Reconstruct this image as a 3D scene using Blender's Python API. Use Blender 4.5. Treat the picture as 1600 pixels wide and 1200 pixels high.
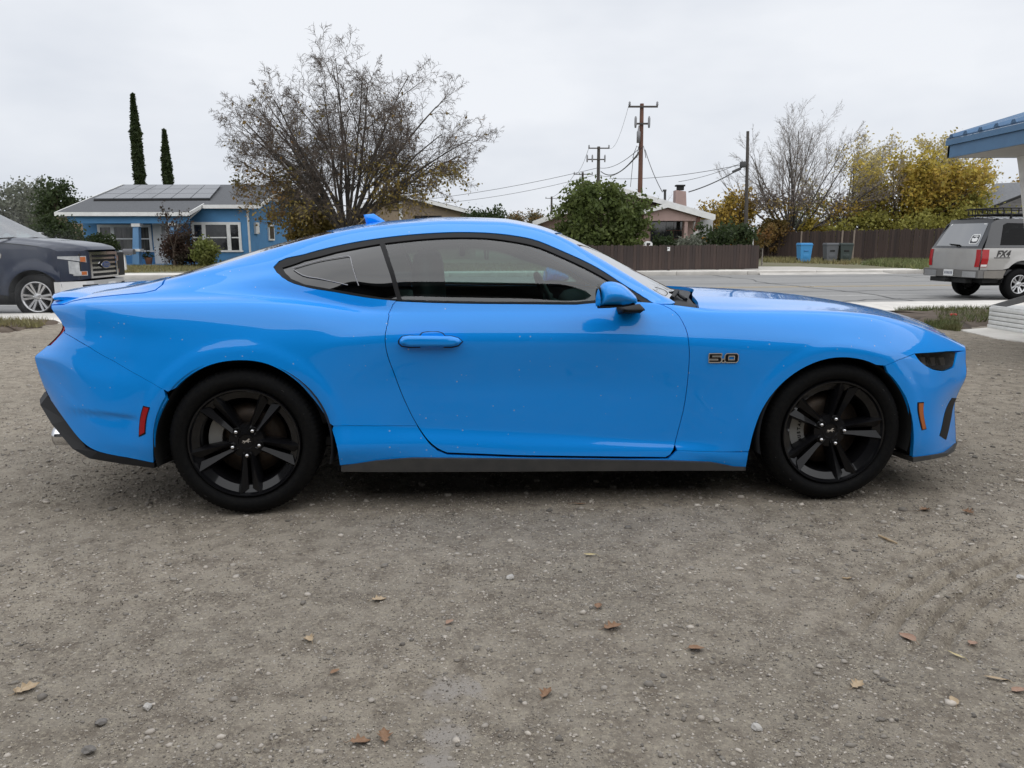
import bpy, bmesh, math, random
import numpy as np
from mathutils import Vector, Matrix
from mathutils.geometry import delaunay_2d_cdt

for o in list(bpy.data.objects):
    bpy.data.objects.remove(o)
SC = bpy.context.scene
COL = SC.collection
rad = math.radians
pi = math.pi

# ------------------------------------------------------------------ camera, world, sun, exposure
CAMZ, F, HOR = 1.23, 1200.0, 375.0
PITCH = math.atan((600 - HOR) / F)
cam = bpy.data.objects.new('camera', bpy.data.cameras.new('camera'))
COL.objects.link(cam)
cam.location = (0, 0, CAMZ)
cam.rotation_euler = (pi / 2 - PITCH, 0, 0)
cam.data.sensor_width = 36.0
cam.data.lens = 36.0 * F / 1600.0
cam.data.clip_start = 0.05
cam.data.clip_end = 3000
SC.camera = cam

W = bpy.data.worlds.new("World")
SC.world = W
W.use_nodes = True
nt = W.node_tree
nt.nodes.clear()
SUN_EL, SUN_AZ = rad(62), rad(160)
n_out = nt.nodes.new('ShaderNodeOutputWorld')
n_bg = nt.nodes.new('ShaderNodeBackground')
n_sky = nt.nodes.new('ShaderNodeTexSky')
n_sky.sky_type = 'NISHITA'
n_sky.sun_disc = False
n_sky.sun_elevation = SUN_EL
n_sky.sun_rotation = SUN_AZ
n_tc = nt.nodes.new('ShaderNodeTexCoord')
n_map = nt.nodes.new('ShaderNodeMapping')
n_map.inputs['Scale'].default_value = (1.0, 1.0, 2.6)
n_noi = nt.nodes.new('ShaderNodeTexNoise')
n_noi.inputs['Scale'].default_value = 1.7
n_noi.inputs['Detail'].default_value = 5
n_noi.inputs['Roughness'].default_value = 0.55
n_rmp = nt.nodes.new('ShaderNodeValToRGB')
n_rmp.color_ramp.elements[0].position = 0.28
n_rmp.color_ramp.elements[0].color = (5.9, 6.35, 7.15, 1)
n_rmp.color_ramp.elements[1].position = 0.66
n_rmp.color_ramp.elements[1].color = (8.5, 8.75, 9.2, 1)
n_mix = nt.nodes.new('ShaderNodeMix')
n_mix.data_type = 'RGBA'
n_mix.inputs['Factor'].default_value = 0.97       # a closed cloud deck over the clear sky
L = nt.links.new
L(n_tc.outputs['Generated'], n_map.inputs['Vector'])
L(n_map.outputs['Vector'], n_noi.inputs['Vector'])
L(n_noi.outputs['Fac'], n_rmp.inputs['Fac'])
L(n_sky.outputs['Color'], n_mix.inputs[6])
L(n_rmp.outputs['Color'], n_mix.inputs[7])
L(n_mix.outputs[2], n_bg.inputs['Color'])
n_bg.inputs['Strength'].default_value = 0.074
L(n_bg.outputs['Background'], n_out.inputs['Surface'])

sun = bpy.data.objects.new('sun', bpy.data.lights.new('sun', 'SUN'))
COL.objects.link(sun)
sun.data.energy = 1.5
sun.data.angle = rad(125)
sun.data.color = (1.0, 0.985, 0.96)
_sd = Vector((math.sin(SUN_AZ) * math.cos(SUN_EL), math.cos(SUN_AZ) * math.cos(SUN_EL), math.sin(SUN_EL)))
sun.rotation_euler = (-_sd).to_track_quat('-Z', 'Y').to_euler()
sun.location = (0, 0, 30)

SC.view_settings.view_transform = 'Standard'
SC.view_settings.look = 'None'
SC.view_settings.exposure = 0.5
SC.view_settings.gamma = 1.0
SC.view_settings.use_curve_mapping = False
SC.render.engine = 'CYCLES'
SC.cycles.use_denoising = True
SC.cycles.max_bounces = 8
SC.cycles.transparent_max_bounces = 16
SC.cycles.caustics_reflective = False
SC.cycles.caustics_refractive = False

# ------------------------------------------------------------------ pixel helpers (photo pixels, 1600 x 1200)
CP, SP = math.cos(PITCH), math.sin(PITCH)

def ray(px, py):
    u, v = (px - 800) / F, (600 - py) / F
    return Vector((u, CP + v * SP, -SP + v * CP))

def at(px, py, Y):
    d = ray(px, py)
    t = Y / d.y
    return Vector((d.x * t, Y, CAMZ + d.z * t))

def gnd(px, py, z=0.0):
    d = ray(px, py)
    t = (z - CAMZ) / d.z
    return Vector((d.x * t, d.y * t, z))

# ------------------------------------------------------------------ objects
def tag(o, label=None, cat=None, group=None, kind=None):
    if label: o['label'] = label
    if cat: o['category'] = cat
    if group: o['group'] = group
    if kind: o['kind'] = kind
    return o

def thing(name, label, cat, loc=(0, 0, 0), rz=0.0, group=None):
    o = bpy.data.objects.new(name, None)
    o.empty_display_size = 0.2
    COL.objects.link(o)
    o.location = loc
    o.rotation_euler = (0, 0, rz)
    return tag(o, label, cat, group)

def link(name, me, parent=None, mat=None):
    if mat is not None:
        me.materials.clear()
        for m in (mat if isinstance(mat, (list, tuple)) else [mat]):
            me.materials.append(m)
    o = bpy.data.objects.new(name, me)
    COL.objects.link(o)
    if parent is not None:
        o.parent = parent
    return o

def copy_tree(o, parent=None):
    c = o.copy()
    COL.objects.link(c)
    c.parent = parent
    for ch in o.children:
        copy_tree(ch, c)
    return c

class MB:
    """collects simple solids and links them as one mesh"""
    def __init__(s):
        s.v, s.f, s.sm = [], [], []
    def add(s, vs, fs, smooth=False):
        b = len(s.v)
        s.v.extend([tuple(p) for p in vs])
        for f in fs:
            s.f.append(tuple(i + b for i in f))
            s.sm.append(smooth)
        return s
    def box(s, lo, hi, M=None):
        x0, y0, z0 = lo; x1, y1, z1 = hi
        vs = [(x0,y0,z0),(x1,y0,z0),(x1,y1,z0),(x0,y1,z0),(x0,y0,z1),(x1,y0,z1),(x1,y1,z1),(x0,y1,z1)]
        if M is not None: vs = [M @ Vector(p) for p in vs]
        return s.add(vs, [(0,3,2,1),(4,5,6,7),(0,1,5,4),(1,2,6,5),(2,3,7,6),(3,0,4,7)])
    def prism(s, poly, d, M=None, smooth=False):
        """poly: list of 3D points, extruded by vector d"""
        n = len(poly); d = Vector(d)
        a = [Vector(p) for p in poly]; b = [p + d for p in a]
        nrm = Vector((0, 0, 0))
        for i in range(n):
            nrm += a[i].cross(a[(i + 1) % n])
        vs = a + b
        if M is not None: vs = [M @ p for p in vs]
        bot, top = tuple(range(n)), tuple(range(n, 2 * n))
        if nrm.dot(d) > 0:
            fs = [bot[::-1], top] + [(i, (i + 1) % n, n + (i + 1) % n, n + i) for i in range(n)]
        else:
            fs = [bot, top[::-1]] + [((i + 1) % n, i, n + i, n + (i + 1) % n) for i in range(n)]
        return s.add(vs, fs, smooth)
    def tube(s, pts, r, seg=8, cap=True, smooth=True):
        pts = [Vector(p) for p in pts]
        rs = r if isinstance(r, (list, tuple)) else [r] * len(pts)
        vs, fs = [], []
        prev = None
        for i, p in enumerate(pts):
            t = (pts[min(i + 1, len(pts) - 1)] - pts[max(i - 1, 0)]).normalized()
            if prev is None:
                a = t.orthogonal().normalized()
            else:
                a = (prev - t * prev.dot(t))
                a = a.normalized() if a.length > 1e-6 else t.orthogonal().normalized()
            prev = a
            b = t.cross(a)
            for k in range(seg):
                an = 2 * pi * k / seg
                vs.append(p + (a * math.cos(an) + b * math.sin(an)) * rs[i])
        for i in range(len(pts) - 1):
            for k in range(seg):
                k2 = (k + 1) % seg
                fs.append((i * seg + k, i * seg + k2, (i + 1) * seg + k2, (i + 1) * seg + k))
        s.add(vs, fs, smooth)
        if cap:
            n = len(pts) - 1
            s.add(vs[:seg], [tuple(range(seg))[::-1]])
            s.add(vs[n * seg:], [tuple(range(seg))])
        return s
    def lathe(s, prof, seg=32, M=None, smooth=True, arc=(0, 2 * pi)):
        """prof: (radius, axial) pairs about local Y axis"""
        full = abs(arc[1] - arc[0] - 2 * pi) < 1e-6
        m = seg if full else seg + 1
        vs, fs = [], []
        n = len(prof)
        for k in range(m):
            an = arc[0] + (arc[1] - arc[0]) * k / seg
            for r, y in prof:
                vs.append(Vector((r * math.cos(an), y, r * math.sin(an))))
        if M is not None: vs = [M @ p for p in vs]
        for k in range(seg):
            k2 = (k + 1) % m
            for i in range(n - 1):
                fs.append((k * n + i, k * n + i + 1, k2 * n + i + 1, k2 * n + i))
        return s.add(vs, fs, smooth)
    def rbox(s, c, size, bev=0.02, seg=2, M=None):
        bm = bmesh.new()
        bmesh.ops.create_cube(bm, size=1)
        for v in bm.verts:
            v.co = Vector((v.co.x * size[0], v.co.y * size[1], v.co.z * size[2]))
        bmesh.ops.bevel(bm, geom=list(bm.edges), offset=bev, segments=seg, affect='EDGES', profile=0.5)
        T = Matrix.Translation(c) @ (M if M is not None else Matrix())
        vs = [T @ v.co for v in bm.verts]
        bm.verts.index_update()
        fs = [tuple(v.index for v in f.verts) for f in bm.faces]
        bm.free()
        return s.add(vs, fs, True)
    def mesh(s, name):
        me = bpy.data.meshes.new(name)
        me.from_pydata(s.v, [], s.f)
        me.polygons.foreach_set('use_smooth', s.sm)
        me.update()
        return me
    def build(s, name, mat, parent=None):
        return link(name, s.mesh(name), parent, mat)

def sharp(o, deg=35):
    o.data.set_sharp_from_angle(angle=rad(deg))
    return o

def np_mesh(name, V, Fq, mat=None, parent=None, smooth=False, midx=None):
    """V (n,3) float array, Fq (m,k) int array of equal-size faces"""
    me = bpy.data.meshes.new(name)
    V = np.ascontiguousarray(V, dtype=np.float32)
    Fq = np.ascontiguousarray(Fq, dtype=np.int32)
    m, k = Fq.shape
    me.vertices.add(len(V)); me.vertices.foreach_set('co', V.ravel())
    me.loops.add(m * k); me.loops.foreach_set('vertex_index', Fq.ravel())
    me.polygons.add(m)
    me.polygons.foreach_set('loop_start', np.arange(0, m * k, k, dtype=np.int32))
    if smooth:
        me.polygons.foreach_set('use_smooth', np.ones(m, dtype=bool))
    if midx is not None:
        me.polygons.foreach_set('material_index', np.asarray(midx, dtype=np.int32))
    me.update(calc_edges=True)
    return link(name, me, parent, mat)

# ------------------------------------------------------------------ materials
def rgb(r, g, b):
    """sRGB 0-255 to linear"""
    f = lambda c: (c / 255 / 12.92) if c <= 10 else ((c / 255 + 0.055) / 1.055) ** 2.4
    return (f(r), f(g), f(b))

def pbr(name, col, rough=0.5, metal=0.0, coat=0.0, coat_rough=0.03, spec=0.5, var=None, bump=None, emit=None, island=0.0, stretch=None):
    """var=(scale, colour2[, lo, hi]) mixes a second colour in by noise; bump=(scale, strength[, distance])"""
    m = bpy.data.materials.new(name)
    m.use_nodes = True
    t = m.node_tree
    b = t.nodes['Principled BSDF']
    b.inputs['Base Color'].default_value = (*col, 1)
    b.inputs['Roughness'].default_value = rough
    b.inputs['Metallic'].default_value = metal
    b.inputs['Coat Weight'].default_value = coat
    b.inputs['Coat Roughness'].default_value = coat_rough
    b.inputs['Specular IOR Level'].default_value = spec
    lk = t.links.new
    tc = t.nodes.new('ShaderNodeTexCoord')
    vec = tc.outputs['Object']
    if stretch:
        mp = t.nodes.new('ShaderNodeMapping'); mp.inputs['Scale'].default_value = stretch
        lk(vec, mp.inputs['Vector']); vec = mp.outputs['Vector']
    last = None
    if var:
        n = t.nodes.new('ShaderNodeTexNoise'); n.inputs['Scale'].default_value = var[0]
        n.inputs['Detail'].default_value = 6; n.inputs['Roughness'].default_value = 0.6
        lk(vec, n.inputs['Vector'])
        r = t.nodes.new('ShaderNodeMapRange')
        r.inputs['From Min'].default_value = var[2] if len(var) > 2 else 0.35
        r.inputs['From Max'].default_value = var[3] if len(var) > 3 else 0.65
        lk(n.outputs['Fac'], r.inputs['Value'])
        mx = t.nodes.new('ShaderNodeMix'); mx.data_type = 'RGBA'
        mx.inputs[6].default_value = (*col, 1); mx.inputs[7].default_value = (*var[1], 1)
        lk(r.outputs['Result'], mx.inputs['Factor'])
        last = mx.outputs[2]
    if island:
        g = t.nodes.new('ShaderNodeNewGeometry')
        oi = t.nodes.new('ShaderNodeObjectInfo')
        ad = t.nodes.new('ShaderNodeMath'); ad.operation = 'ADD'
        lk(g.outputs['Random Per Island'], ad.inputs[0]); lk(oi.outputs['Random'], ad.inputs[1])
        fr = t.nodes.new('ShaderNodeMath'); fr.operation = 'FRACT'; lk(ad.outputs[0], fr.inputs[0])
        r2 = t.nodes.new('ShaderNodeMapRange')
        r2.inputs['To Min'].default_value = 1 - island; r2.inputs['To Max'].default_value = 1 + island
        lk(fr.outputs[0], r2.inputs['Value'])
        hs = t.nodes.new('ShaderNodeHueSaturation')
        hs.inputs['Color'].default_value = (*col, 1)
        if last: lk(last, hs.inputs['Color'])
        lk(r2.outputs['Result'], hs.inputs['Value'])
        last = hs.outputs['Color']
    if last: lk(last, b.inputs['Base Color'])
    if bump:
        n = t.nodes.new('ShaderNodeTexNoise'); n.inputs['Scale'].default_value = bump[0]
        n.inputs['Detail'].default_value = 5
        lk(vec, n.inputs['Vector'])
        bp = t.nodes.new('ShaderNodeBump'); bp.inputs['Strength'].default_value = bump[1]
        bp.inputs['Distance'].default_value = bump[2] if len(bump) > 2 else 0.01
        lk(n.outputs['Fac'], bp.inputs['Height'])
        lk(bp.outputs['Normal'], b.inputs['Normal'])
    if emit:
        b.inputs['Emission Color'].default_value = (*col, 1)
        b.inputs['Emission Strength'].default_value = emit
    return m

def leafy(name, c, c2, isl=.35, sc=.9):
    """thin leaf: diffuse plus light coming through from behind"""
    m = pbr(name, c, .6, var=(sc, c2), island=isl, spec=.3)
    t = m.node_tree; b = t.nodes['Principled BSDF']; o = [n for n in t.nodes if n.type == 'OUTPUT_MATERIAL'][0]
    tl = t.nodes.new('ShaderNodeBsdfTranslucent'); mx = t.nodes.new('ShaderNodeMixShader'); mx.inputs[0].default_value = .42
    src = b.inputs['Base Color'].links[0].from_socket
    t.links.new(src, tl.inputs['Color']); t.links.new(b.outputs[0], mx.inputs[1]); t.links.new(tl.outputs[0], mx.inputs[2])
    t.links.new(mx.outputs[0], o.inputs['Surface'])
    return m

def glass(name, tint, ior=1.5, rough=0.0, boost=1.0):
    """thin sheet: tinted see-through plus a Fresnel mirror"""
    m = bpy.data.materials.new(name)
    m.use_nodes = True
    t = m.node_tree; t.nodes.clear(); lk = t.links.new
    o = t.nodes.new('ShaderNodeOutputMaterial')
    tr = t.nodes.new('ShaderNodeBsdfTransparent'); tr.inputs['Color'].default_value = (*tint, 1)
    gl = t.nodes.new('ShaderNodeBsdfGlossy'); gl.inputs['Roughness'].default_value = rough
    fr = t.nodes.new('ShaderNodeFresnel'); fr.inputs['IOR'].default_value = ior
    mu = t.nodes.new('ShaderNodeMath'); mu.operation = 'MULTIPLY'; mu.inputs[1].default_value = boost
    mu.use_clamp = True
    mx = t.nodes.new('ShaderNodeMixShader')
    lk(fr.outputs[0], mu.inputs[0]); lk(mu.outputs[0], mx.inputs[0])
    lk(tr.outputs[0], mx.inputs[1]); lk(gl.outputs[0], mx.inputs[2]); lk(mx.outputs[0], o.inputs['Surface'])
    return m

MAT = {}
MAT['black_plastic'] = pbr('black_plastic', (0.013, 0.013, 0.014), 0.5, spec=.22, bump=(300, 0.1, 0.001))
MAT['gloss_black'] = pbr('gloss_black', (0.006, 0.006, 0.007), 0.32, spec=.12, coat=0.28, coat_rough=0.05)
MAT['rubber'] = pbr('rubber', (0.005, 0.0052, 0.006), 0.7, spec=.1, var=(60, (0.009, 0.0088, 0.0085)), bump=(220, 0.15, 0.002))
MAT['chrome'] = pbr('chrome', (0.75, 0.75, 0.76), 0.12, metal=1.0)
MAT['steel'] = pbr('steel', (0.42, 0.42, 0.43), 0.35, metal=1.0, var=(40, (0.3, 0.29, 0.28)))
MAT['alloy'] = pbr('alloy', (0.52, 0.52, 0.53), 0.3, metal=0.9, var=(60, (0.42, 0.42, 0.42)))
MAT['dark'] = pbr('dark', (0.010, 0.010, 0.010), 0.8)
MAT['interior'] = pbr('interior', (0.045, 0.045, 0.048), 0.6, bump=(400, 0.1, 0.001))
MAT['white_paint'] = pbr('white_paint', (0.74, 0.74, 0.72), 0.5, var=(9, (0.62, 0.62, 0.60)))
MAT['white_plastic'] = pbr('white_plastic', (0.7, 0.7, 0.69), 0.4)
MAT['red_lens'] = pbr('red_lens', (0.36, 0.008, 0.012), 0.2, coat=0.2, spec=.3)
MAT['amber_lens'] = pbr('amber_lens', (0.45, 0.13, 0.035), 0.2, coat=0.2, spec=.3)

# where the coupe stands: rear and front tyre contact points
_ra, _fa = gnd(388, 806), gnd(1296, 783)
YAW_CAR = math.atan2(_fa.y - _ra.y, _fa.x - _ra.x)
CW = 1.916                      # body width
_cx = Vector((math.cos(YAW_CAR), math.sin(YAW_CAR), 0))
_cy = Vector((-math.sin(YAW_CAR), math.cos(YAW_CAR), 0))
C0 = Vector((_ra.x, _ra.y, 0)) - _cy * 0.03      # origin: rear wheel station on the outermost body plane
WB = (_fa - _ra).length
# ================================================================== ground, street, verge
PSI = rad(9.0)
RO = Vector((0, 14.45, 0))
RD = Vector((math.cos(PSI), math.sin(PSI), 0)); RN = Vector((-math.sin(PSI), math.cos(PSI), 0))
ROADZ, ROADW = -0.15, 15.1

def st(s, t, z=0.0):
    p = RO + RD * s + RN * t
    return Vector((p.x, p.y, z))

def to_st(p):
    q = Vector((p.x, p.y, 0)) - RO
    return q.dot(RD), q.dot(RN)

class VNoise:
    def __init__(s, seed, n=256):
        s.g = np.random.RandomState(seed).rand(n, n); s.n = n
    def __call__(s, x, y):
        xi, yi = np.floor(x).astype(int), np.floor(y).astype(int)
        fx, fy = x - xi, y - yi
        fx, fy = fx * fx * (3 - 2 * fx), fy * fy * (3 - 2 * fy)
        g, n = s.g, s.n
        a, b = g[yi % n, xi % n], g[yi % n, (xi + 1) % n]
        c, d = g[(yi + 1) % n, xi % n], g[(yi + 1) % n, (xi + 1) % n]
        return (a * (1 - fx) + b * fx) * (1 - fy) + (c * (1 - fx) + d * fx) * fy - 0.5
VN = VNoise(5)

TRK = np.array([[*gnd(*p)][:2] for p in ((1640, 846), (1580, 868), (1520, 893), (1465, 927), (1425, 968), (1400, 1015))])
def track_dist(x, y):
    """signed distance to the tyre track and position along it (0..1)"""
    x = np.asarray(x, float); y = np.asarray(y, float)
    best = np.full(x.shape, 1e9); sg = np.zeros(x.shape); al = np.zeros(x.shape)
    n = len(TRK) - 1
    for i in range(n):
        a, b = TRK[i], TRK[i + 1]; ab = b - a; L2 = ab @ ab
        t = np.clip(((x - a[0]) * ab[0] + (y - a[1]) * ab[1]) / L2, 0, 1)
        dx, dy = x - a[0] - t * ab[0], y - a[1] - t * ab[1]
        d = np.hypot(dx, dy); k = d < best
        best = np.where(k, d, best); sg = np.where(k, np.sign(ab[0] * dy - ab[1] * dx), sg); al = np.where(k, (i + t) / n, al)
    return best * sg, al

def lot_height(x, y):
    """gravel relief in metres, flat where the car stands"""
    h = 0.026 * VN(x * .7, y * .7) + 0.014 * VN(x * 2.1 + 9, y * 2.1) + 0.009 * VN(x * 6, y * 6 + 31) + 0.006 * VN(x * 15 + 3, y * 15) + 0.004 * VN(x * 34, y * 34 + 7)
    # tyre tread prints on the right: curved parallel ribs pressed into the dirt
    sd, al = track_dist(x, y)
    w = np.clip(1 - np.abs(sd) / .24, 0, 1) ** .5 * np.clip(al / .25, 0, 1) * np.clip((1 - al) / .2, 0, 1)
    ph = np.abs(((sd / .078) % 1.0) - .5)
    h = h - w * (.034 * np.exp(-(ph / .15) ** 2) + .004)
    d = np.minimum(np.hypot(x - C0.x, y - C0.y - .1), np.hypot(x - C0.x - 2.72, y - C0.y - .3))
    k = np.clip((d - .12) / .5, 0, 1)
    return h * (0.25 + 0.75 * k) - 0.004

def axis(lo, hi, step, far, n):
    core = np.arange(lo, hi + 1e-6, step)
    a = lo - np.geomspace(step, far, n)[::-1]; b = hi + np.geomspace(step, far, n)
    return np.concatenate([a, core, b])
def gravel_mat():
    m = bpy.data.materials.new('gravel_dirt'); m.use_nodes = True
    t = m.node_tree; b = t.nodes['Principled BSDF']; lk = t.links.new
    tc = t.nodes.new('ShaderNodeTexCoord')
    def noise(sc, det=5, ro=.6, vec=None):
        n = t.nodes.new('ShaderNodeTexNoise'); n.inputs['Scale'].default_value = sc
        n.inputs['Detail'].default_value = det; n.inputs['Roughness'].default_value = ro
        lk(vec or tc.outputs['Object'], n.inputs['Vector']); return n.outputs['Fac']
    def rmp(v, a, bb):
        r = t.nodes.new('ShaderNodeMapRange'); r.inputs['From Min'].default_value = a; r.inputs['From Max'].default_value = bb
        lk(v, r.inputs['Value']); return r.outputs['Result']
    def mix(f, c1, c2, ty='MIX'):
        x = t.nodes.new('ShaderNodeMix'); x.data_type = 'RGBA'; x.blend_type = ty
        if isinstance(f, float): x.inputs['Factor'].default_value = f
        else: lk(f, x.inputs['Factor'])
        for c, k in ((c1, 6), (c2, 7)):
            if isinstance(c, tuple): x.inputs[k].default_value = (*c, 1)
            else: lk(c, x.inputs[k])
        return x.outputs[2]
    c = mix(rmp(noise(.55, 4), .38, .62), (0.337, 0.295, 0.238), (0.238, 0.211, 0.172))
    c = mix(rmp(noise(1.3, 5), .56, .70), c, (0.332, 0.290, 0.238))       # ashy patches
    c = mix(rmp(noise(9, 6, .7), .42, .66), c, (0.157, 0.131, 0.104))      # damp crumbs
    c = mix(rmp(noise(70, 3, .7), .50, .72), c, (0.395, 0.349, 0.273))      # grit
    c = mix(rmp(noise(160, 2, .6), .60, .72), c, (0.116, 0.105, 0.090))    # pits
    vo = t.nodes.new('ShaderNodeTexVoronoi'); vo.inputs['Scale'].default_value = 75
    lk(tc.outputs['Object'], vo.inputs['Vector'])
    sp = t.nodes.new('ShaderNodeSeparateColor'); lk(vo.outputs['Color'], sp.inputs[0])
    g1 = rmp(sp.outputs[0], .93, .97)
    g2 = t.nodes.new('ShaderNodeMath'); g2.operation = 'LESS_THAN'; g2.inputs[1].default_value = .28; lk(vo.outputs['Distance'], g2.inputs[0])
    gm = t.nodes.new('ShaderNodeMath'); gm.operation = 'MULTIPLY'; lk(g1, gm.inputs[0]); lk(g2.outputs[0], gm.inputs[1])
    c = mix(gm.outputs[0], c, (0.464, 0.429, 0.389))
    # worn mortar smear in front of the car
    for (cx, cy, r) in ((gnd(712, 1082).x, gnd(712, 1082).y, .085), (gnd(700, 1150).x, gnd(700, 1150).y, .07), (gnd(690, 1195).x, gnd(690, 1195).y, .06)):
        vm = t.nodes.new('ShaderNodeVectorMath'); vm.operation = 'DISTANCE'
        ws = t.nodes.new('ShaderNodeTexNoise'); ws.inputs['Scale'].default_value = 16; lk(tc.outputs['Object'], ws.inputs['Vector'])
        sc = t.nodes.new('ShaderNodeVectorMath'); sc.operation = 'MULTIPLY_ADD'
        sc.inputs[1].default_value = (.16, .16, 0); lk(ws.outputs['Color'], sc.inputs[0]); lk(tc.outputs['Object'], sc.inputs[2])
        lk(sc.outputs[0], vm.inputs[0]); vm.inputs[1].default_value = (cx + .08, cy + .08, 0)
        c = mix(rmp(vm.outputs['Value'], r, r * .55), c, (.325, .295, .262))
    lk(c, b.inputs['Base Color'])
    b.inputs['Roughness'].default_value = .92
    b.inputs['Specular IOR Level'].default_value = .25
    bp1 = t.nodes.new('ShaderNodeBump'); bp1.inputs['Strength'].default_value = .9; bp1.inputs['Distance'].default_value = .012
    lk(noise(38, 6, .68), bp1.inputs['Height'])
    bp2 = t.nodes.new('ShaderNodeBump'); bp2.inputs['Strength'].default_value = .8; bp2.inputs['Distance'].default_value = .004
    lk(noise(150, 4, .65), bp2.inputs['Height']); lk(bp1.outputs['Normal'], bp2.inputs['Normal'])
    lk(bp2.outputs['Normal'], b.inputs['Normal'])
    return m
MAT['gravel'] = gravel_mat()
_s = axis(-7, 9, .036, 700, 40)
_s = np.unique(np.concatenate([_s[(_s < -1.05) | (_s > .95)], np.arange(-1.05, .951, .0125)]))
_t = np.concatenate([-1.85 - np.arange(0, 12.2, .034), -14.05 - np.geomspace(.05, 700, 40)])[::-1]
_t = np.unique(np.concatenate([_t[(_t < -12.75) | (_t > -11.3)], np.arange(-12.75, -11.299, .0125)]))
S_, T_ = np.meshgrid(_s, _t)
X_ = RO.x + RD.x * S_ + RN.x * T_; Y_ = RO.y + RD.y * S_ + RN.y * T_
Z_ = lot_height(X_, Y_) * np.clip((60 - np.hypot(X_, Y_)) / 40, 0, 1)
_n, _m = S_.shape
idx = np.arange(_n * _m).reshape(_n, _m)
q = np.stack([idx[:-1, :-1], idx[:-1, 1:], idx[1:, 1:], idx[1:, :-1]], -1).reshape(-1, 4)
o = np_mesh('gravel_ground', np.stack([X_, Y_, Z_], -1).reshape(-1, 3), q, MAT['gravel'], smooth=True)
tag(o, kind='structure')

MAT['asphalt'] = pbr('asphalt', (.21, .207, .202), .6, var=(1.1, (.265, .26, .25), .35, .7), bump=(90, .3, .004), stretch=(.12, 1.3, 1))
MAT['concrete'] = pbr('concrete', (.74, .71, .66), .85, var=(2.2, (.60, .575, .53)), bump=(60, .25, .004))
MAT['kerb_concrete'] = pbr('kerb_concrete', (.52, .495, .455), .85, var=(1.6, (.40, .38, .35)), bump=(60, .25, .004))
MAT['road_white'] = pbr('road_white', (.55, .55, .53), .7, var=(3, (.38, .375, .36)))
MAT['road_yellow'] = pbr('road_yellow', (.55, .42, .22), .7, var=(3, (.38, .31, .20)))
def sheet(name, s0, s1, t0, t1, z, mat, ns=1, parent=None, kind='structure'):
    mb = MB()
    for i in range(ns):
        a, b2 = s0 + (s1 - s0) * i / ns, s0 + (s1 - s0) * (i + 1) / ns
        mb.add([st(a, t0, z), st(b2, t0, z), st(b2, t1, z), st(a, t1, z)], [(0, 1, 2, 3)])
    o = mb.build(name, mat, parent)
    if kind and parent is None: tag(o, kind=kind)
    return o
road = sheet('road', -900, 900, 0, ROADW, ROADZ, MAT['asphalt'])
MAT['far_soil'] = pbr('far_soil', (.17, .145, .10), .95, var=(.4, (.12, .13, .06)), bump=(30, .4, .02))
o = sheet('far_ground', -1500, 1500, ROADW + 1.75, 2500, -0.004, MAT['far_soil'])
def line(s0, s1, t, w, mat):
    mb = MB()
    n = max(1, int((s1 - s0) / 3))
    for i in range(n):
        a, b2 = s0 + (s1 - s0) * i / n, s0 + (s1 - s0) * (i + 1) / n
        mb.add([st(a, t - w / 2, ROADZ + .004), st(b2, t - w / 2, ROADZ + .004), st(b2, t + w / 2, ROADZ + .004), st(a, t + w / 2, ROADZ + .004)], [(0, 1, 2, 3)])
    return mb.build('lane_marking', mat, road)
line(-120, 120, 3.6, .13, MAT['road_white'])
line(-120, 120, 7.15, .12, MAT['road_yellow']); line(-120, 120, 7.42, .12, MAT['road_yellow'])
for k in range(-8, 10):
    line(k * 12 + 4.5, k * 12 + 10.5, 11.3, .12, MAT['road_white'])
for k in range(-6, 9):
    MB().rbox(st(k * 7.3 + 3, 7.29, ROADZ + .014), (.1, .1, .02), .006).build('road_stud', MAT['road_white'], road)
# sealed cracks in the asphalt
MAT['tar'] = pbr('tar', (.06, .06, .06), .5)
_q = random.Random(12)
for (s0, t0, s1, t1) in ((4, 1.2, 12, 2.9), (6, 5.2, 30, 5.6), (-2, 9.3, 26, 9.0), (9.5, .2, 10.5, 15), (18, .2, 17.2, 15), (-12, 2.2, -4, 1.6), (3, 12.9, 24, 13.4), (-3, .3, -3.6, 15)):
    n = 40; mb = MB(); V = []
    L_ = math.hypot(s1 - s0, t1 - t0); nx, nt_ = -(t1 - t0) / L_, (s1 - s0) / L_; off = 0
    for i in range(n + 1):
        f = i / n; off = off * .8 + _q.uniform(-.12, .12); w = .018 + .022 * _q.random()
        s_, t_ = s0 + (s1 - s0) * f + nx * off, t0 + (t1 - t0) * f + nt_ * off
        V += [st(s_ - nx * w, t_ - nt_ * w, ROADZ + .008), st(s_ + nx * w, t_ + nt_ * w, ROADZ + .008)]
    mb.add(V, [(2 * i, 2 * i + 2, 2 * i + 3, 2 * i + 1) for i in range(n)])
    mb.build('tar_seam', MAT['tar'], road)
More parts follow.
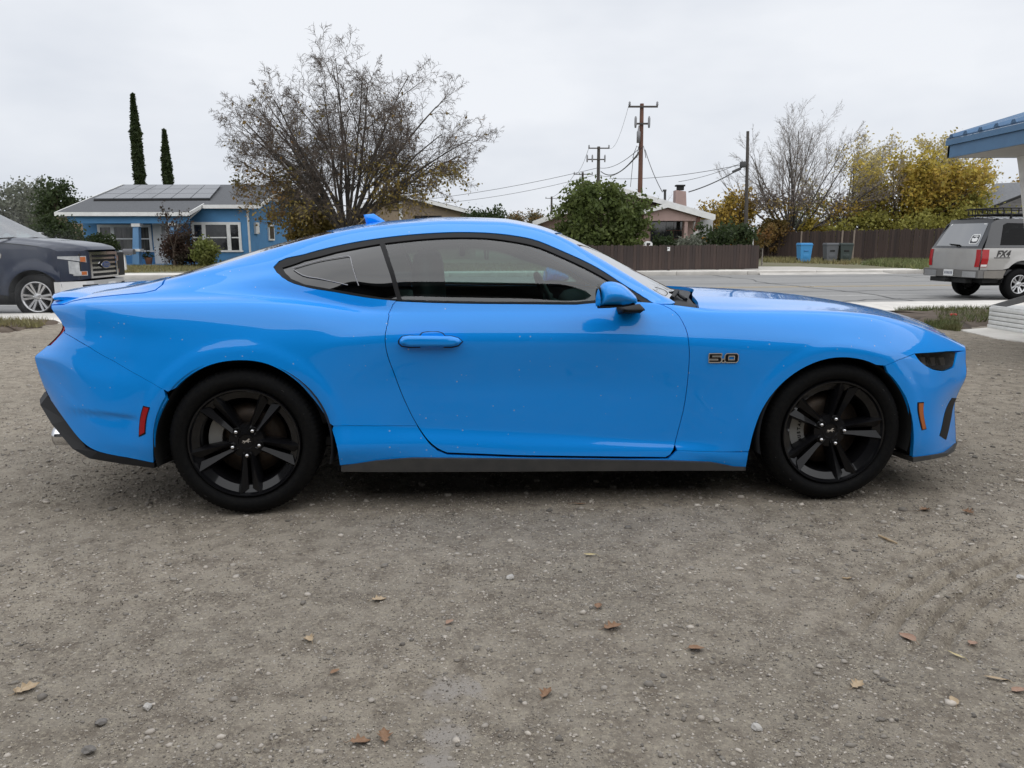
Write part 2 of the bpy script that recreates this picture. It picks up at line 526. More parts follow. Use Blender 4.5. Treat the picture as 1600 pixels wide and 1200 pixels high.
# pavements: slabs with open joints on a kerb
def pavement(name, t0, t1, s0, s1, step, kerb_t, kw):
    root = bpy.data.objects.new(name, None); COL.objects.link(root); tag(root, kind='structure')
    mb = MB()
    mb.add([st(s0, t0, -.02), st(s1, t0, -.02), st(s1, t1, -.02), st(s0, t1, -.02)], [(0, 1, 2, 3)])
    mb.build('joint_bed', MAT['kerb_concrete'], root)
    rng = random.Random(3)
    n = int((s1 - s0) / step)
    proto = None
    Mr = Matrix.Rotation(PSI, 4, 'Z')
    for i in range(n):
        c = st(s0 + step * (i + .5), (t0 + t1) / 2, 0)
        if proto is None:
            proto = MB().rbox((0, 0, -.05), (step - .014, abs(t1 - t0) - .01, .10), .006, 1).build('slab', MAT['concrete'], root)
            ob = proto
        else:
            ob = proto.copy(); COL.objects.link(ob); ob.parent = root
        ob.location = (c.x, c.y, rng.uniform(-.003, .006)); ob.rotation_euler = (rng.uniform(-.002, .002), rng.uniform(-.002, .002), PSI)
    k0 = None
    m = int((s1 - s0) / 3)
    for i in range(m):
        c = st(s0 + 3 * (i + .5), kerb_t, 0)
        if k0 is None:
            k0 = MB().rbox((0, 0, ROADZ / 2 - .03), (2.99, kw, .06 - ROADZ), .02, 2).build('kerb_stone', MAT['kerb_concrete'], root); ob = k0
        else:
            ob = k0.copy(); COL.objects.link(ob); ob.parent = root
        ob.location = (c.x, c.y, .003); ob.rotation_euler = (0, 0, PSI)
    return root
pavement('near_pavement', -1.85, -.16, -26, 26, 1.5, -.08, .16)
pavement('far_pavement', ROADW + .16, ROADW + 1.75, -45, 33, 1.5, ROADW + .08, .16)
# a wide concrete apron where the side lane meets the street
sa_, sb_ = to_st(gnd(1186, 424))[0], to_st(gnd(1400, 423))[0]
mb = MB()
mb.add([st(sa_, ROADW - .45, ROADZ + .006), st(sb_, ROADW - .45, ROADZ + .006), st(sb_ - .4, ROADW + .5, .014), st(sa_ + .4, ROADW + .5, .014), st(sb_ - 1.5, ROADW + 4.2, .016), st(sa_ + .2, ROADW + 5.2, .016)], [(0, 1, 2, 3), (3, 2, 4, 5)])
mb.build('driveway', MAT['kerb_concrete'])['kind'] = 'structure'
# soil verge by the white steps, ragged at its edges
MAT['soil'] = pbr('soil', (.085, .062, .045), .95, var=(5, (.13, .10, .075)), bump=(40, .7, .02))
def blob_sheet(name, ring, z, mat, seed, h=.05, kind='structure', parent=None):
    r = random.Random(seed)
    c = sum(ring, Vector()) / len(ring); mb = MB()
    V = [Vector((c.x, c.y, z + h))]; n = 0
    pts = []
    for i in range(len(ring)):
        a, b2 = ring[i], ring[(i + 1) % len(ring)]
        for k in range(6):
            p = a.lerp(b2, k / 6); pts.append(p + Vector((r.uniform(-.12, .12), r.uniform(-.12, .12), 0)))
    rings = [(1.0, -.03), (.9, h * .5), (.7, h), (.4, h * 1.1)]
    n = len(pts)
    for f, hh in rings:
        for p in pts:
            q = c + (p - c) * f
            V.append(Vector((q.x, q.y, z + hh + (r.uniform(-.012, .012) if f < 1 else 0))))
    fs = []
    for k in range(len(rings) - 1):
        for i in range(n):
            j = (i + 1) % n
            fs.append((1 + k * n + i, 1 + k * n + j, 1 + (k + 1) * n + j, 1 + (k + 1) * n + i))
    k = (len(rings) - 1) * n
    for i in range(n):
        fs.append((0, 1 + k + i, 1 + k + (i + 1) % n))
    mb.add(V, fs, True)
    o = mb.build(name, mat, parent)
    if kind: tag(o, kind=kind)
    return o
vr = [gnd(1350, 487), gnd(1450, 487), gnd(1560, 485), gnd(1552, 508), gnd(1500, 516), gnd(1440, 505), gnd(1390, 497)]
blob_sheet('soil_verge', vr, 0, MAT['soil'], 4)
vl = [gnd(-150, 503), gnd(-40, 503), gnd(40, 502), gnd(95, 503), gnd(70, 512), gnd(20, 519), gnd(-60, 520), gnd(-150, 518)]
blob_sheet('soil_verge', vl, 0, MAT['soil'], 6, .04)
# concrete pad in front of the steps
pp = [gnd(1500, 517), gnd(1560, 512), gnd(1640, 512), gnd(1640, 540), gnd(1560, 531)]
MB().prism([Vector((p.x, p.y, -.03)) for p in pp], (0, 0, .045)).build('concrete_pad', MAT['concrete'])['kind'] = 'structure'

# ---- grass tufts (uncountable) on the verges, the lawns and by the far fence
MAT['grass'] = pbr('grass', (.085, .125, .030), .7, var=(3, (.16, .15, .06)), island=.35)
MAT['dry_grass'] = pbr('dry_grass', (.23, .185, .085), .8, var=(1.2, (.16, .16, .06)), island=.3)
def grass(name, quads, mat, n, h, w, seed):
    R_ = np.random.RandomState(seed)
    V = []
    per = n // len(quads)
    for ring in quads:
        a, b2, c, d = [np.array(p) for p in ring]
        u, v = R_.rand(per, 1), R_.rand(per, 1)
        P = a * (1 - u) * (1 - v) + b2 * u * (1 - v) + c * u * v + d * (1 - u) * v
        keep = VN(P[:, 0] * 1.6 + 50, P[:, 1] * 1.6) + R_.rand(per) * .5 > -.05
        P = P[keep]
        m = len(P)
        an = R_.rand(m) * 6.283
        hh = h * (.5 + R_.rand(m)); ww = w * (.6 + .8 * R_.rand(m))
        sx = np.stack([np.cos(an) * ww, np.sin(an) * ww, np.zeros(m)], 1)
        lean = np.stack([R_.randn(m) * .45 * hh, R_.randn(m) * .45 * hh, hh], 1)
        z0 = P.copy(); z0[:, 2] -= .02
        V.append(np.stack([z0 - sx, z0 + sx, P + lean], 1))
    V = np.concatenate(V).reshape(-1, 3)
    Fq = np.arange(len(V)).reshape(-1, 3)
    o = np_mesh(name, V, Fq, mat)
    return tag(o, kind='stuff')
def up(p, z): return (p.x, p.y, z)
grass('grass', [[up(gnd(1455, 487), .05), up(gnd(1560, 487), .05), up(gnd(1552, 506), .05), up(gnd(1470, 510), .05)],
                [up(gnd(1440, 506), .01), up(gnd(1500, 506), .03), up(gnd(1500, 518), .01), up(gnd(1470, 515), .01)],
                [up(gnd(1400, 486.5), .02), up(gnd(1560, 485.5), .02), up(gnd(1560, 488), .05), up(gnd(1400, 489), .03)]], MAT['grass'], 3600, .07, .006, 1)
grass('grass', [[up(gnd(-150, 504), .03), up(gnd(85, 504), .03), up(gnd(60, 514), .04), up(gnd(-150, 518), .04)]], MAT['dry_grass'], 3500, .07, .006, 2)
grass('grass', [[up(gnd(1345, 414), 0), up(gnd(1470, 424), 0), up(gnd(1480, 409), 0), up(gnd(1400, 405), 0)]], MAT['grass'], 9000, .22, .02, 3)
grass('grass', [[up(gnd(1190, 410), 0), up(gnd(1345, 414), 0), up(gnd(1345, 408), 0), up(gnd(1190, 404.5), 0)]], MAT['dry_grass'], 3000, .2, .02, 4)
grass('grass', [[up(gnd(60, 429), 0), up(gnd(330, 423), 0), up(gnd(330, 414), 0), up(gnd(60, 418), 0)], [up(gnd(330, 424), 0), up(gnd(900, 424), 0), up(gnd(900, 412), 0), up(gnd(330, 412), 0)]], MAT['dry_grass'], 16000, .09, .02, 5)

# ---- loose stones
def pebbles():
    R_ = np.random.RandomState(11)
    phi = (1 + 5 ** .5) / 2
    iv = np.array([(-1, phi, 0), (1, phi, 0), (-1, -phi, 0), (1, -phi, 0), (0, -1, phi), (0, 1, phi), (0, -1, -phi), (0, 1, -phi), (phi, 0, -1), (phi, 0, 1), (-phi, 0, -1), (-phi, 0, 1)], float) / 1.9
    ifc = np.array([(0, 11, 5), (0, 5, 1), (0, 1, 7), (0, 7, 10), (0, 10, 11), (1, 5, 9), (5, 11, 4), (11, 10, 2), (10, 7, 6), (7, 1, 8), (3, 9, 4), (3, 4, 2), (3, 2, 6), (3, 6, 8), (3, 8, 9), (4, 9, 5), (2, 4, 11), (6, 2, 10), (8, 6, 7), (9, 8, 1)])
    N = 52000
    d = 1.25 * np.exp(R_.rand(N) * math.log(11.5 / 1.25)); a = (R_.rand(N) - .5) * rad(84)
    x, y = d * np.sin(a), d * np.cos(a)
    dens = VN(x * 1.1 + 20, y * 1.1) + .7 * VN(x * 3.7, y * 3.7 + 11)
    k = dens + R_.rand(N) * 1.1 > .22
    x, y = x[k], y[k]; m = len(x)
    sc = .0022 + .0046 * R_.rand(m) ** 2.6 + (R_.rand(m) > .955) * R_.rand(m) * .010
    sc *= np.clip(np.hypot(x, y) / 3.2, .8, 1.5)
    ax = np.stack([.8 + .6 * R_.rand(m), .8 + .6 * R_.rand(m), .45 + .3 * R_.rand(m)], 1) * sc[:, None]
    V = iv[None] * (1 + .22 * R_.randn(m, 12, 1).clip(-1.5, 1.5)) * ax[:, None]
    th = R_.rand(m) * 6.283; c, s = np.cos(th)[:, None], np.sin(th)[:, None]
    Xr = V[..., 0] * c - V[..., 1] * s + x[:, None]; Yr = V[..., 0] * s + V[..., 1] * c + y[:, None]
    Zr = V[..., 2] + (lot_height(x, y) + ax[:, 2] * .25)[:, None]
    V = np.stack([Xr, Yr, Zr], -1).reshape(-1, 3)
    Fq = (ifc[None] + (np.arange(m) * 12)[:, None, None]).reshape(-1, 3)
    o = np_mesh('loose_gravel', V, Fq, pbr('stone', (.41, .37, .32), .85, var=(7, (.24, .215, .185)), island=.6), smooth=False)
    tag(o, kind='stuff')
pebbles()
def grit():
    """the finest loose grains, as small faceted crumbs"""
    R_ = np.random.RandomState(23)
    ov = np.array([(1, 0, 0), (-1, 0, 0), (0, 1, 0), (0, -1, 0), (0, 0, 1), (0, 0, -1)], float)
    of = np.array([(0, 2, 4), (2, 1, 4), (1, 3, 4), (3, 0, 4), (2, 0, 5), (1, 2, 5), (3, 1, 5), (0, 3, 5)])
    N = 110000
    d = 1.3 * np.exp(R_.rand(N) * math.log(6.5 / 1.3)); a = (R_.rand(N) - .5) * rad(82)
    x, y = d * np.sin(a), d * np.cos(a)
    k = VN(x * 2.3 + 70, y * 2.3) + .6 * VN(x * 8, y * 8 + 5) + R_.rand(N) * .9 > .30
    x, y = x[k], y[k]; m = len(x)
    sc = (.0012 + .0022 * R_.rand(m) ** 2) * np.clip(np.hypot(x, y) / 2.6, .8, 1.5)
    V = ov[None] * (.6 + .8 * R_.rand(m, 6, 1)) * sc[:, None, None]
    th = R_.rand(m) * 6.283; c, s = np.cos(th)[:, None], np.sin(th)[:, None]
    V = np.stack([V[..., 0] * c - V[..., 1] * s + x[:, None], V[..., 0] * s + V[..., 1] * c + y[:, None], V[..., 2] * .8 + (lot_height(x, y) + sc * .4)[:, None]], -1).reshape(-1, 3)
    Fq = (of[None] + (np.arange(m) * 6)[:, None, None]).reshape(-1, 3)
    tag(np_mesh('fine_grit', V, Fq, pbr('grit_stone', (.40, .36, .31), .85, var=(5, (.20, .175, .145)), island=.75)), kind='stuff')
grit()
# ================================================================== trees and shrubs
class Wood:
    """collects tapered limbs as tubes"""
    def __init__(s): s.V, s.F, s.n = [], [], 0
    def limb(s, pts, rs, seg):
        P = np.array(pts, float); n = len(P)
        T = np.gradient(P, axis=0); T /= np.linalg.norm(T, axis=1, keepdims=True) + 1e-9
        ref = np.array([.31, .93, .2])
        A = np.cross(T, ref); A /= np.linalg.norm(A, axis=1, keepdims=True) + 1e-9
        B = np.cross(T, A)
        an = np.arange(seg) * 2 * np.pi / seg
        R_ = np.array(rs)[:, None, None]
        V = P[:, None] + (A[:, None] * np.cos(an)[None, :, None] + B[:, None] * np.sin(an)[None, :, None]) * R_
        i = np.arange(n - 1)[:, None] * seg; k = np.arange(seg)[None]
        k2 = (k + 1) % seg
        q = np.stack([i + k, i + k2, i + seg + k2, i + seg + k], -1).reshape(-1, 4)
        s.V.append(V.reshape(-1, 3)); s.F.append(q + s.n); s.n += n * seg
    def build(s, name, mat, parent):
        return np_mesh(name, np.concatenate(s.V), np.concatenate(s.F), mat, parent, smooth=True)

def unit(v): return v / (np.linalg.norm(v) + 1e-9)

def grow(rng, start, d, length, r0, level, P, woods, tips):
    """one limb and its children; P: dict of per-level settings"""
    n = P['pts'][level]
    pts, rs = [np.array(start, float)], [r0]
    d = unit(np.array(d, float)); step = length / n
    for i in range(n):
        d = unit(d + rng.randn(3) * P['wob'][level] + np.array([0, 0, P['up'][level]]) + (np.array([d[0], d[1], 0]) * P.get('out', 0) if level == 0 else 0))
        pts.append(pts[-1] + d * step)
        rs.append(r0 * (1 - (i + 1) / n * P['taper']))
    woods[min(level, 1) if level < P['fine'] else 2].limb(pts, rs, P['seg'][level])
    pts = np.array(pts)
    if level >= P['tipl']: tips.append(pts)
    if level + 1 >= P['levels']: return
    m = P['kids'][level]
    for k in range(m):
        f = P['from'][level] + (1 - P['from'][level]) * ((k + rng.rand()) / m)
        x = f * n; i = min(int(x), n - 1)
        p = pts[i] + (pts[i + 1] - pts[i]) * (x - i)
        t = unit(pts[i + 1] - pts[i])
        side_ = unit(np.cross(t, rng.randn(3)))
        an = P['ang'][level] * (.7 + .6 * rng.rand())
        nd = t * math.cos(an) + side_ * math.sin(an)
        ln = length * P['rat'][level] * (1.15 - .6 * f) * (.75 + .5 * rng.rand())
        grow(rng, p, nd, ln, max(rs[i] * P['rr'][level], P['rmin']), level + 1, P, woods, tips)

def leaf_mesh(name, C, size, mat, parent, rng, fold=.25, long=1.6):
    """small two-faced leaves at points C"""
    m = len(C)
    a = rng.randn(m, 3); a /= np.linalg.norm(a, axis=1, keepdims=True)
    b = np.cross(a, rng.randn(m, 3)); b /= np.linalg.norm(b, axis=1, keepdims=True)
    c = np.cross(a, b)
    s = size * (.6 + .8 * rng.rand(m, 1))
    v = np.stack([C - a * s * long * .5, C + b * s * .5 + c * s * fold * .5, C + a * s * long * .5, C - b * s * .5 + c * s * fold * .5], 1).reshape(-1, 3)
    i = np.arange(m)[:, None] * 4
    f = np.concatenate([i + [0, 1, 2], i + [0, 2, 3]], 0)
    return np_mesh(name, v, f, mat, parent)

def bark(name, c1, c2):
    return pbr(name, c1, .9, var=(9, c2), bump=(25, .6, .02), stretch=(1, 1, .3))
MAT['bark_grey'] = bark('bark_grey', (.085, .075, .066), (.05, .044, .04))
MAT['bark_brown'] = bark('bark_brown', (.085, .062, .045), (.05, .036, .027))
MAT['twig'] = pbr('twig', (.10, .078, .062), .9, island=.25)
MAT['twig_pale'] = pbr('twig_pale', (.23, .205, .185), .9, island=.25)
LEAF = leafy
MAT['leaf_brown'] = LEAF('leaf_brown', (.23, .125, .045), (.13, .12, .035))
MAT['leaf_olive'] = LEAF('leaf_olive', (.20, .165, .05), (.27, .19, .055))
MAT['leaf_yellow'] = LEAF('leaf_yellow', (.52, .40, .08), (.40, .33, .07))
MAT['leaf_gold'] = LEAF('leaf_gold', (.50, .335, .07), (.38, .28, .06))
MAT['leaf_lime'] = LEAF('leaf_lime', (.34, .31, .075), (.24, .235, .055))
MAT['leaf_green'] = LEAF('leaf_green', (.075, .105, .028), (.135, .165, .05))
MAT['leaf_dark'] = LEAF('leaf_dark', (.035, .055, .020), (.055, .075, .028))
MAT['leaf_sage'] = LEAF('leaf_sage', (.16, .175, .135), (.22, .225, .18))
MAT['leaf_mauve'] = LEAF('leaf_mauve', (.20, .165, .15), (.15, .125, .11))
MAT['leaf_spring'] = LEAF('leaf_spring', (.15, .18, .045), (.22, .23, .07))
MAT['leaf_maroon'] = LEAF('leaf_maroon', (.075, .040, .032), (.05, .045, .03))
MAT['leaf_pale'] = LEAF('leaf_pale', (.56, .47, .23), (.45, .39, .18))

def tree(name, label, base, seed, limbs, P, mats, leaves=None, trunk=None, group=None, cat='tree', leanv=(0, 0)):
    """limbs: list of (azimuth, tilt from vertical, length, radius)"""
    rng = np.random.RandomState(seed)
    root = thing(name, label, cat, base, 0, group)
    W_ = [Wood(), Wood(), Wood()]; tips = []
    th, tr = trunk
    n = 6; pts = []; rs = []
    for i in range(n + 1):
        f = i / n
        pts.append((leanv[0] * f * th + .04 * tr * rng.randn(), leanv[1] * f * th, th * f - .1))
        rs.append(tr * (1.35 - .5 * f if i else 1.7))
    W_[0].limb(pts, rs, 10)
    top = np.array(pts[-1])
    for (az, tilt, ln, r) in limbs:
        d = (math.sin(tilt) * math.cos(az), math.sin(tilt) * math.sin(az), math.cos(tilt))
        grow(rng, top - np.array([0, 0, rng.rand() * th * .3]), d, ln, r, 0, P, W_, tips)
    W_[0].build('trunk', mats[0], root)
    if W_[1].n: W_[1].build('branches', mats[1], root)
    if W_[2].n: W_[2].build('twigs', mats[2], root)['kind'] = 'stuff'
    for lf in (leaves or []):
        C = []
        allp = np.concatenate(tips)
        pick = lf['where'](allp, rng) if 'where' in lf else np.ones(len(allp), bool)
        src = allp[pick]
        if not len(src): continue
        # leaves sit in clumps: some twigs carry many, some none
        w = rng.rand(len(src)) ** lf.get('clump', 2.0); w /= w.sum()
        ii = rng.choice(len(src), lf['n'], p=w)
        C = src[ii] + rng.randn(lf['n'], 3) * lf['spread']; C = C[C[:, 2] > .2]
        o = leaf_mesh('foliage', C, lf['size'], lf['mat'], root, rng)
        o['kind'] = 'stuff'
    return root

# the big bare tree across the road: limbs fan out to fill a dome
P_big = dict(levels=5, fine=2, tipl=2, taper=.75, rmin=.008, pts=[9, 7, 5, 4, 3], wob=[.055, .11, .14, .18, .22], up=[.0, .012, .008, -.02, -.05],
             seg=[8, 5, 4, 3, 3], kids=[7, 5, 5, 6], rat=[.42, .56, .56, .58], ang=[.66, .70, .75, .85], rr=[.50, .60, .66, .75])
P_big['from'] = [.22, .15, .1, .1]; P_big['out'] = .085
bt = Vector((548 - 800, 0, 0)) * (35.0 / F) + Vector((0, 35.0, 0))
lim = []
_r = random.Random(8)
for k in range(30):
    az = (pi if k % 2 else 0) + _r.uniform(-1.15, 1.15)
    tilt = .10 + 1.22 * ((k + .5) / 30) ** .85
    dx, dy, dz = math.sin(tilt) * math.cos(az), math.sin(tilt) * math.sin(az), math.cos(tilt)
    # distance from the fork to the dome surface
    A = (dx / 6.7) ** 2 + (dy / 5.6) ** 2 + (dz / 6.9) ** 2; B = dz * -1.6 / 6.9 ** 2; C_ = (1.6 / 6.9) ** 2 - 1
    R0 = (-B + math.sqrt(B * B - A * C_)) / A
    lim.append((az, tilt * .68, R0 * (.84 + .14 * math.sin(tilt)) * _r.uniform(.86, 1.03), .060 + .045 * _r.random()))
tree('bare_tree', 'large bare spreading tree between the blue house and the tan house', bt, 21, lim, P_big,
     (MAT['bark_grey'], MAT['bark_grey'], MAT['twig']), trunk=(1.7, .34),
     leaves=[dict(n=550, size=.10, spread=.10, mat=MAT['leaf_brown'], clump=8, where=lambda p, r: (p[:, 2] < 7.2)),
             dict(n=2500, size=.085, spread=.2, mat=MAT['leaf_olive'], clump=2.0, where=lambda p, r: ((p[:, 0] > 1.0) & (p[:, 2] < 4.9 - .16 * p[:, 0])) | (p[:, 2] < 2.6)),
             dict(n=1500, size=.09, spread=.14, mat=MAT['leaf_brown'], clump=4, where=lambda p, r: (p[:, 0] < -1.5) & (p[:, 2] < 4.2))])

def crown_points(rng, n, c, rx, ry, rz, nclump, cr, hollow=.5, flat=1.0):
    """leaf positions as clumps spread through an uneven ellipsoid"""
    d = rng.randn(nclump, 3); d /= np.linalg.norm(d, axis=1, keepdims=True)
    r = hollow + (1 - hollow) * rng.rand(nclump, 1) ** .6
    r *= 1 + .13 * rng.randn(nclump, 1)
    cc = d * r * np.array([rx, ry, rz])
    w = rng.rand(nclump) + .3; w /= w.sum()
    i = rng.choice(nclump, n, p=w)
    s = cr * (.6 + .8 * rng.rand(nclump, 1))
    return np.array(c) + cc[i] + rng.randn(n, 3) * s[i] * np.array([1, 1, .8 * flat])

def shrub(name, label, base, seed, n, rx, ry, rz, size, mat, nclump=60, cr=.16, stem=MAT['bark_brown'], cz=None, cat='shrub', group=None, hollow=.55, trunk_h=None, trunk_r=.05, extra=None):
    rng = np.random.RandomState(seed)
    root = thing(name, label, cat, base, 0, group)
    cz = rz * .95 if cz is None else cz
    w = Wood()
    k = 5 if trunk_h is None else 1
    th = trunk_h or cz * .6
    for j in range(k):
        a = rng.rand() * 6.28
        w.limb([(0.08 * k * .2 * math.cos(a), .08 * k * .2 * math.sin(a), -.05), (.10 * rx * math.cos(a), .1 * rx * math.sin(a), th * .55), (.25 * rx * math.cos(a), .25 * rx * math.sin(a), th)], [trunk_r, trunk_r * .8, trunk_r * .6], 6)
    for j in range(14):
        d = unit(rng.randn(3)); d[2] = abs(d[2])
        p0 = np.array([0, 0, th * .8]); p1 = np.array([0, 0, cz]) + d * np.array([rx, ry, rz]) * .8
        w.limb([p0, (p0 + p1) / 2 + rng.randn(3) * .05, p1], [trunk_r * .6, trunk_r * .35, .006], 4)
    w.build('trunk', stem, root)
    C = crown_points(rng, n, (0, 0, cz), rx, ry, rz, nclump, cr, hollow)
    C = C[C[:, 2] > .03]
    leaf_mesh('crown', C, size, mat, root, rng)['kind'] = 'stuff'
    if extra: extra(root, rng, cz)
    return root

def on(px, Y, z=0.0):
    p = at(px, 400, Y)
    return Vector((p.x, p.y, z))

# evergreen behind the board fence, and the fruiting bush beside it
def add_suckers(root, rng, cz): pass
shrub('evergreen_tree', 'dense glossy green tree standing in front of the pink house', on(941, 37), 31, 15000, 2.05, 1.9, 1.75, .125, MAT['leaf_green'], 120, .26, cz=2.05, cat='tree', trunk_h=1.0, trunk_r=.11, hollow=.45)
MAT['orange_fruit'] = pbr('orange_fruit', (.62, .25, .02), .5)
def oranges(root, rng, cz):
    for k in range(26):
        d = unit(rng.randn(3)); d[1] = -abs(d[1]); d[2] = d[2] * .8
        p = np.array([0, 0, cz]) + d * np.array([1.18, 1.0, .78])
        o = MB().lathe([(.0001, -.05), (.032, -.04), (.05, 0), (.032, .04), (.0001, .05)], 8, M=Matrix.Translation(p)).build('orange', MAT['orange_fruit'], root)
shrub('orange_bush', 'dark green bush dotted with oranges behind the end of the board fence', on(1131, 36.5), 32, 6500, 1.2, 1.0, .82, .11, MAT['leaf_dark'], 60, .2, cz=1.05, extra=oranges)
shrub('low_shrub', 'low grey green shrub under the pink house wall', on(1080, 36), 33, 2200, .75, .6, .5, .09, MAT['leaf_sage'], 30, .15, cz=.75)
shrub('low_shrub', 'low dark shrub beneath the window of the pink house', on(1035, 36.3), 34, 2200, .6, .6, .5, .09, MAT['leaf_dark'], 30, .15, cz=.8)
# by the blue house
shrub('hedge_bush', 'rounded dark green bush between the pickup and the blue house', on(92, 35.5), 35, 7000, 1.05, .9, 1.05, .085, MAT['leaf_dark'], 60, .18, cz=1.15)
shrub('porch_shrub', 'small dark shrub growing in front of the porch window', on(158, 37.6), 36, 2500, .75, .5, .45, .08, MAT['leaf_dark'], 34, .13, cz=.95)
shrub('purple_shrub', 'brown purple shrub with bare twigs beside the porch', on(283, 36.6), 37, 3600, .75, .6, .75, .08, MAT['leaf_maroon'], 46, .17, cz=.85)
shrub('bright_shrub', 'bright yellow green shrub below the white framed house window', on(322, 36.2), 38, 3400, .52, .5, .46, .09, MAT['leaf_spring'], 40, .14, cz=.62)
P_twig = dict(levels=4, fine=1, tipl=1, taper=.8, rmin=.005, pts=[5, 4, 4, 3], wob=[.08, .12, .15, .2], up=[.02, .02, .0, 0], seg=[5, 4, 3, 3], kids=[5, 4, 3], rat=[.55, .55, .5], ang=[.5, .6, .7], rr=[.55, .6, .6])
P_twig['from'] = [.2, .15, .1]
tree('bare_sapling', 'thin leafless sapling in front of the porch post', on(272, 36.0), 41, [(0, .3, 1.6, .03), (3, .25, 1.7, .03), (1.5, .3, 1.4, .03), (4.4, .35, 1.5, .03), (0.4, .6, 1.2, .02)], P_twig, (MAT['bark_brown'], MAT['twig'], MAT['twig']), trunk=(1.0, .05),
     leaves=[dict(n=350, size=.07, spread=.05, mat=MAT['leaf_maroon'], clump=3)])
# cypresses
def cypress(label, px, Y, ytop, wpx, seed):
    h = at(px, ytop, Y).z; r = wpx * Y / F / 2
    rng = np.random.RandomState(seed)
    root = thing('cypress_tree', label, 'tree', on(px + 10, Y), 0, 'cypresses behind the blue house')
    dx = (px - (px + 10)) * Y / F
    w = Wood(); w.limb([(0, 0, -.1), (0, 0, h * .5), (0, 0, h * .9)], [.16, .10, .03], 6); w.build('trunk', MAT['bark_brown'], root)
    n = 9000
    z = h * (.06 + .94 * rng.rand(n) ** .85); f = z / h
    a = rng.rand(n) * 6.283
    prof = r * np.minimum(1, (1 - f) * 3.4 + .04) ** .8 * (.92 + .5 * VN(f * 26 + seed * 7, a * 1.9) + .35 * VN(f * 60, a * 4 + 9)) * (.75 + .4 * rng.rand(n))
    q = prof * (.5 + .55 * rng.rand(n) ** .5)
    C = np.stack([q * np.cos(a), q * np.sin(a), z], 1)
    leaf_mesh('crown', C, .15, MAT['leaf_dark'], root, rng, long=2.2)['kind'] = 'stuff'
cypress('taller slim dark cypress rising behind the solar roof', 219, 66, 147, 15, 1)
cypress('shorter slim dark cypress to the right of the taller one', 262, 66, 203, 13, 2)

# trees beyond the far fence
P_up = dict(levels=5, fine=2, tipl=2, taper=.75, rmin=.007, pts=[8, 6, 5, 4, 3], wob=[.06, .09, .12, .15, .2], up=[.03, .04, .05, .04, .03], seg=[7, 5, 4, 3, 3], kids=[6, 6, 5, 3], rat=[.5, .5, .5, .5], ang=[.42, .5, .55, .6], rr=[.55, .6, .62, .65])
P_up['from'] = [.2, .15, .1, .1]
def fan(n, seed, t0, t1, ln, r):
    q = random.Random(seed)
    return [(q.uniform(0, 6.28), q.uniform(t0, t1), ln * q.uniform(.85, 1.1), r * q.uniform(.7, 1)) for _ in range(n)]
tree('grey_tree', 'bare grey twiggy tree behind the far fence near the lone pole', on(1233, 53), 51, fan(16, 3, .1, 1.1, 6.6, .09), P_up, (MAT['bark_grey'], MAT['twig_pale'], MAT['twig_pale']), trunk=(1.5, .25),
     leaves=[dict(n=900, size=.11, spread=.2, mat=MAT['leaf_gold'], clump=5, where=lambda p, r: p[:, 2] < 3.6), dict(n=2600, size=.10, spread=.3, mat=MAT['leaf_mauve'], clump=2, where=lambda p, r: p[:, 2] < 4.0)])
tree('yellow_tree', 'broad golden yellow tree behind the dark far fence', on(1405, 50), 52, fan(11, 4, .15, 1.15, 4.5, .12), P_up, (MAT['bark_brown'], MAT['bark_brown'], MAT['twig']), trunk=(1.3, .26),
     leaves=[dict(n=8500, size=.13, spread=.30, mat=MAT['leaf_yellow'], clump=1.6, where=lambda p, r: p[:, 2] > 1.2),
             dict(n=5200, size=.13, spread=.30, mat=MAT['leaf_gold'], clump=1.8, where=lambda p, r: (p[:, 0] > -.6) & (p[:, 2] < 5.4)),
             dict(n=4500, size=.13, spread=.45, mat=MAT['leaf_lime'], clump=1.8, where=lambda p, r: p[:, 2] < 3.0)])
tree('pale_tree', 'tall pale yellow tree reaching above the golden tree', on(1478, 57), 53, fan(9, 5, .08, .7, 5.6, .11), P_up, (MAT['bark_brown'], MAT['twig_pale'], MAT['twig_pale']), trunk=(2.0, .22),
     leaves=[dict(n=4200, size=.13, spread=.22, mat=MAT['leaf_pale'], clump=2)])
tree('thin_leaf_tree', 'half bare tree with thin yellow leaves between the grey and golden trees', on(1320, 55), 54, fan(9, 6, .08, .75, 5.4, .10), P_up, (MAT['bark_grey'], MAT['twig_pale'], MAT['twig_pale']), trunk=(1.7, .2),
     leaves=[dict(n=2600, size=.12, spread=.22, mat=MAT['leaf_pale'], clump=2), dict(n=2200, size=.12, spread=.3, mat=MAT['leaf_lime'], clump=2, where=lambda p, r: p[:, 2] < 4.2)])
tree('rust_tree', 'low rusty orange tree left of the lone pole', on(1140, 52), 55, fan(8, 7, .2, 1.1, 2.9, .07), P_up, (MAT['bark_brown'], MAT['twig'], MAT['twig']), trunk=(.9, .13),
     leaves=[dict(n=4200, size=.12, spread=.22, mat=MAT['leaf_gold'], clump=2), dict(n=1500, size=.1, spread=.2, mat=MAT['leaf_brown'], clump=2)])
tree('lime_tree', 'short yellow green tree at the right end of the far fence', on(1508, 47), 56, fan(7, 8, .2, 1.1, 2.5, .06), P_up, (MAT['bark_brown'], MAT['twig'], MAT['twig']), trunk=(.8, .1),
     leaves=[dict(n=5200, size=.12, spread=.25, mat=MAT['leaf_lime'], clump=1.5)])
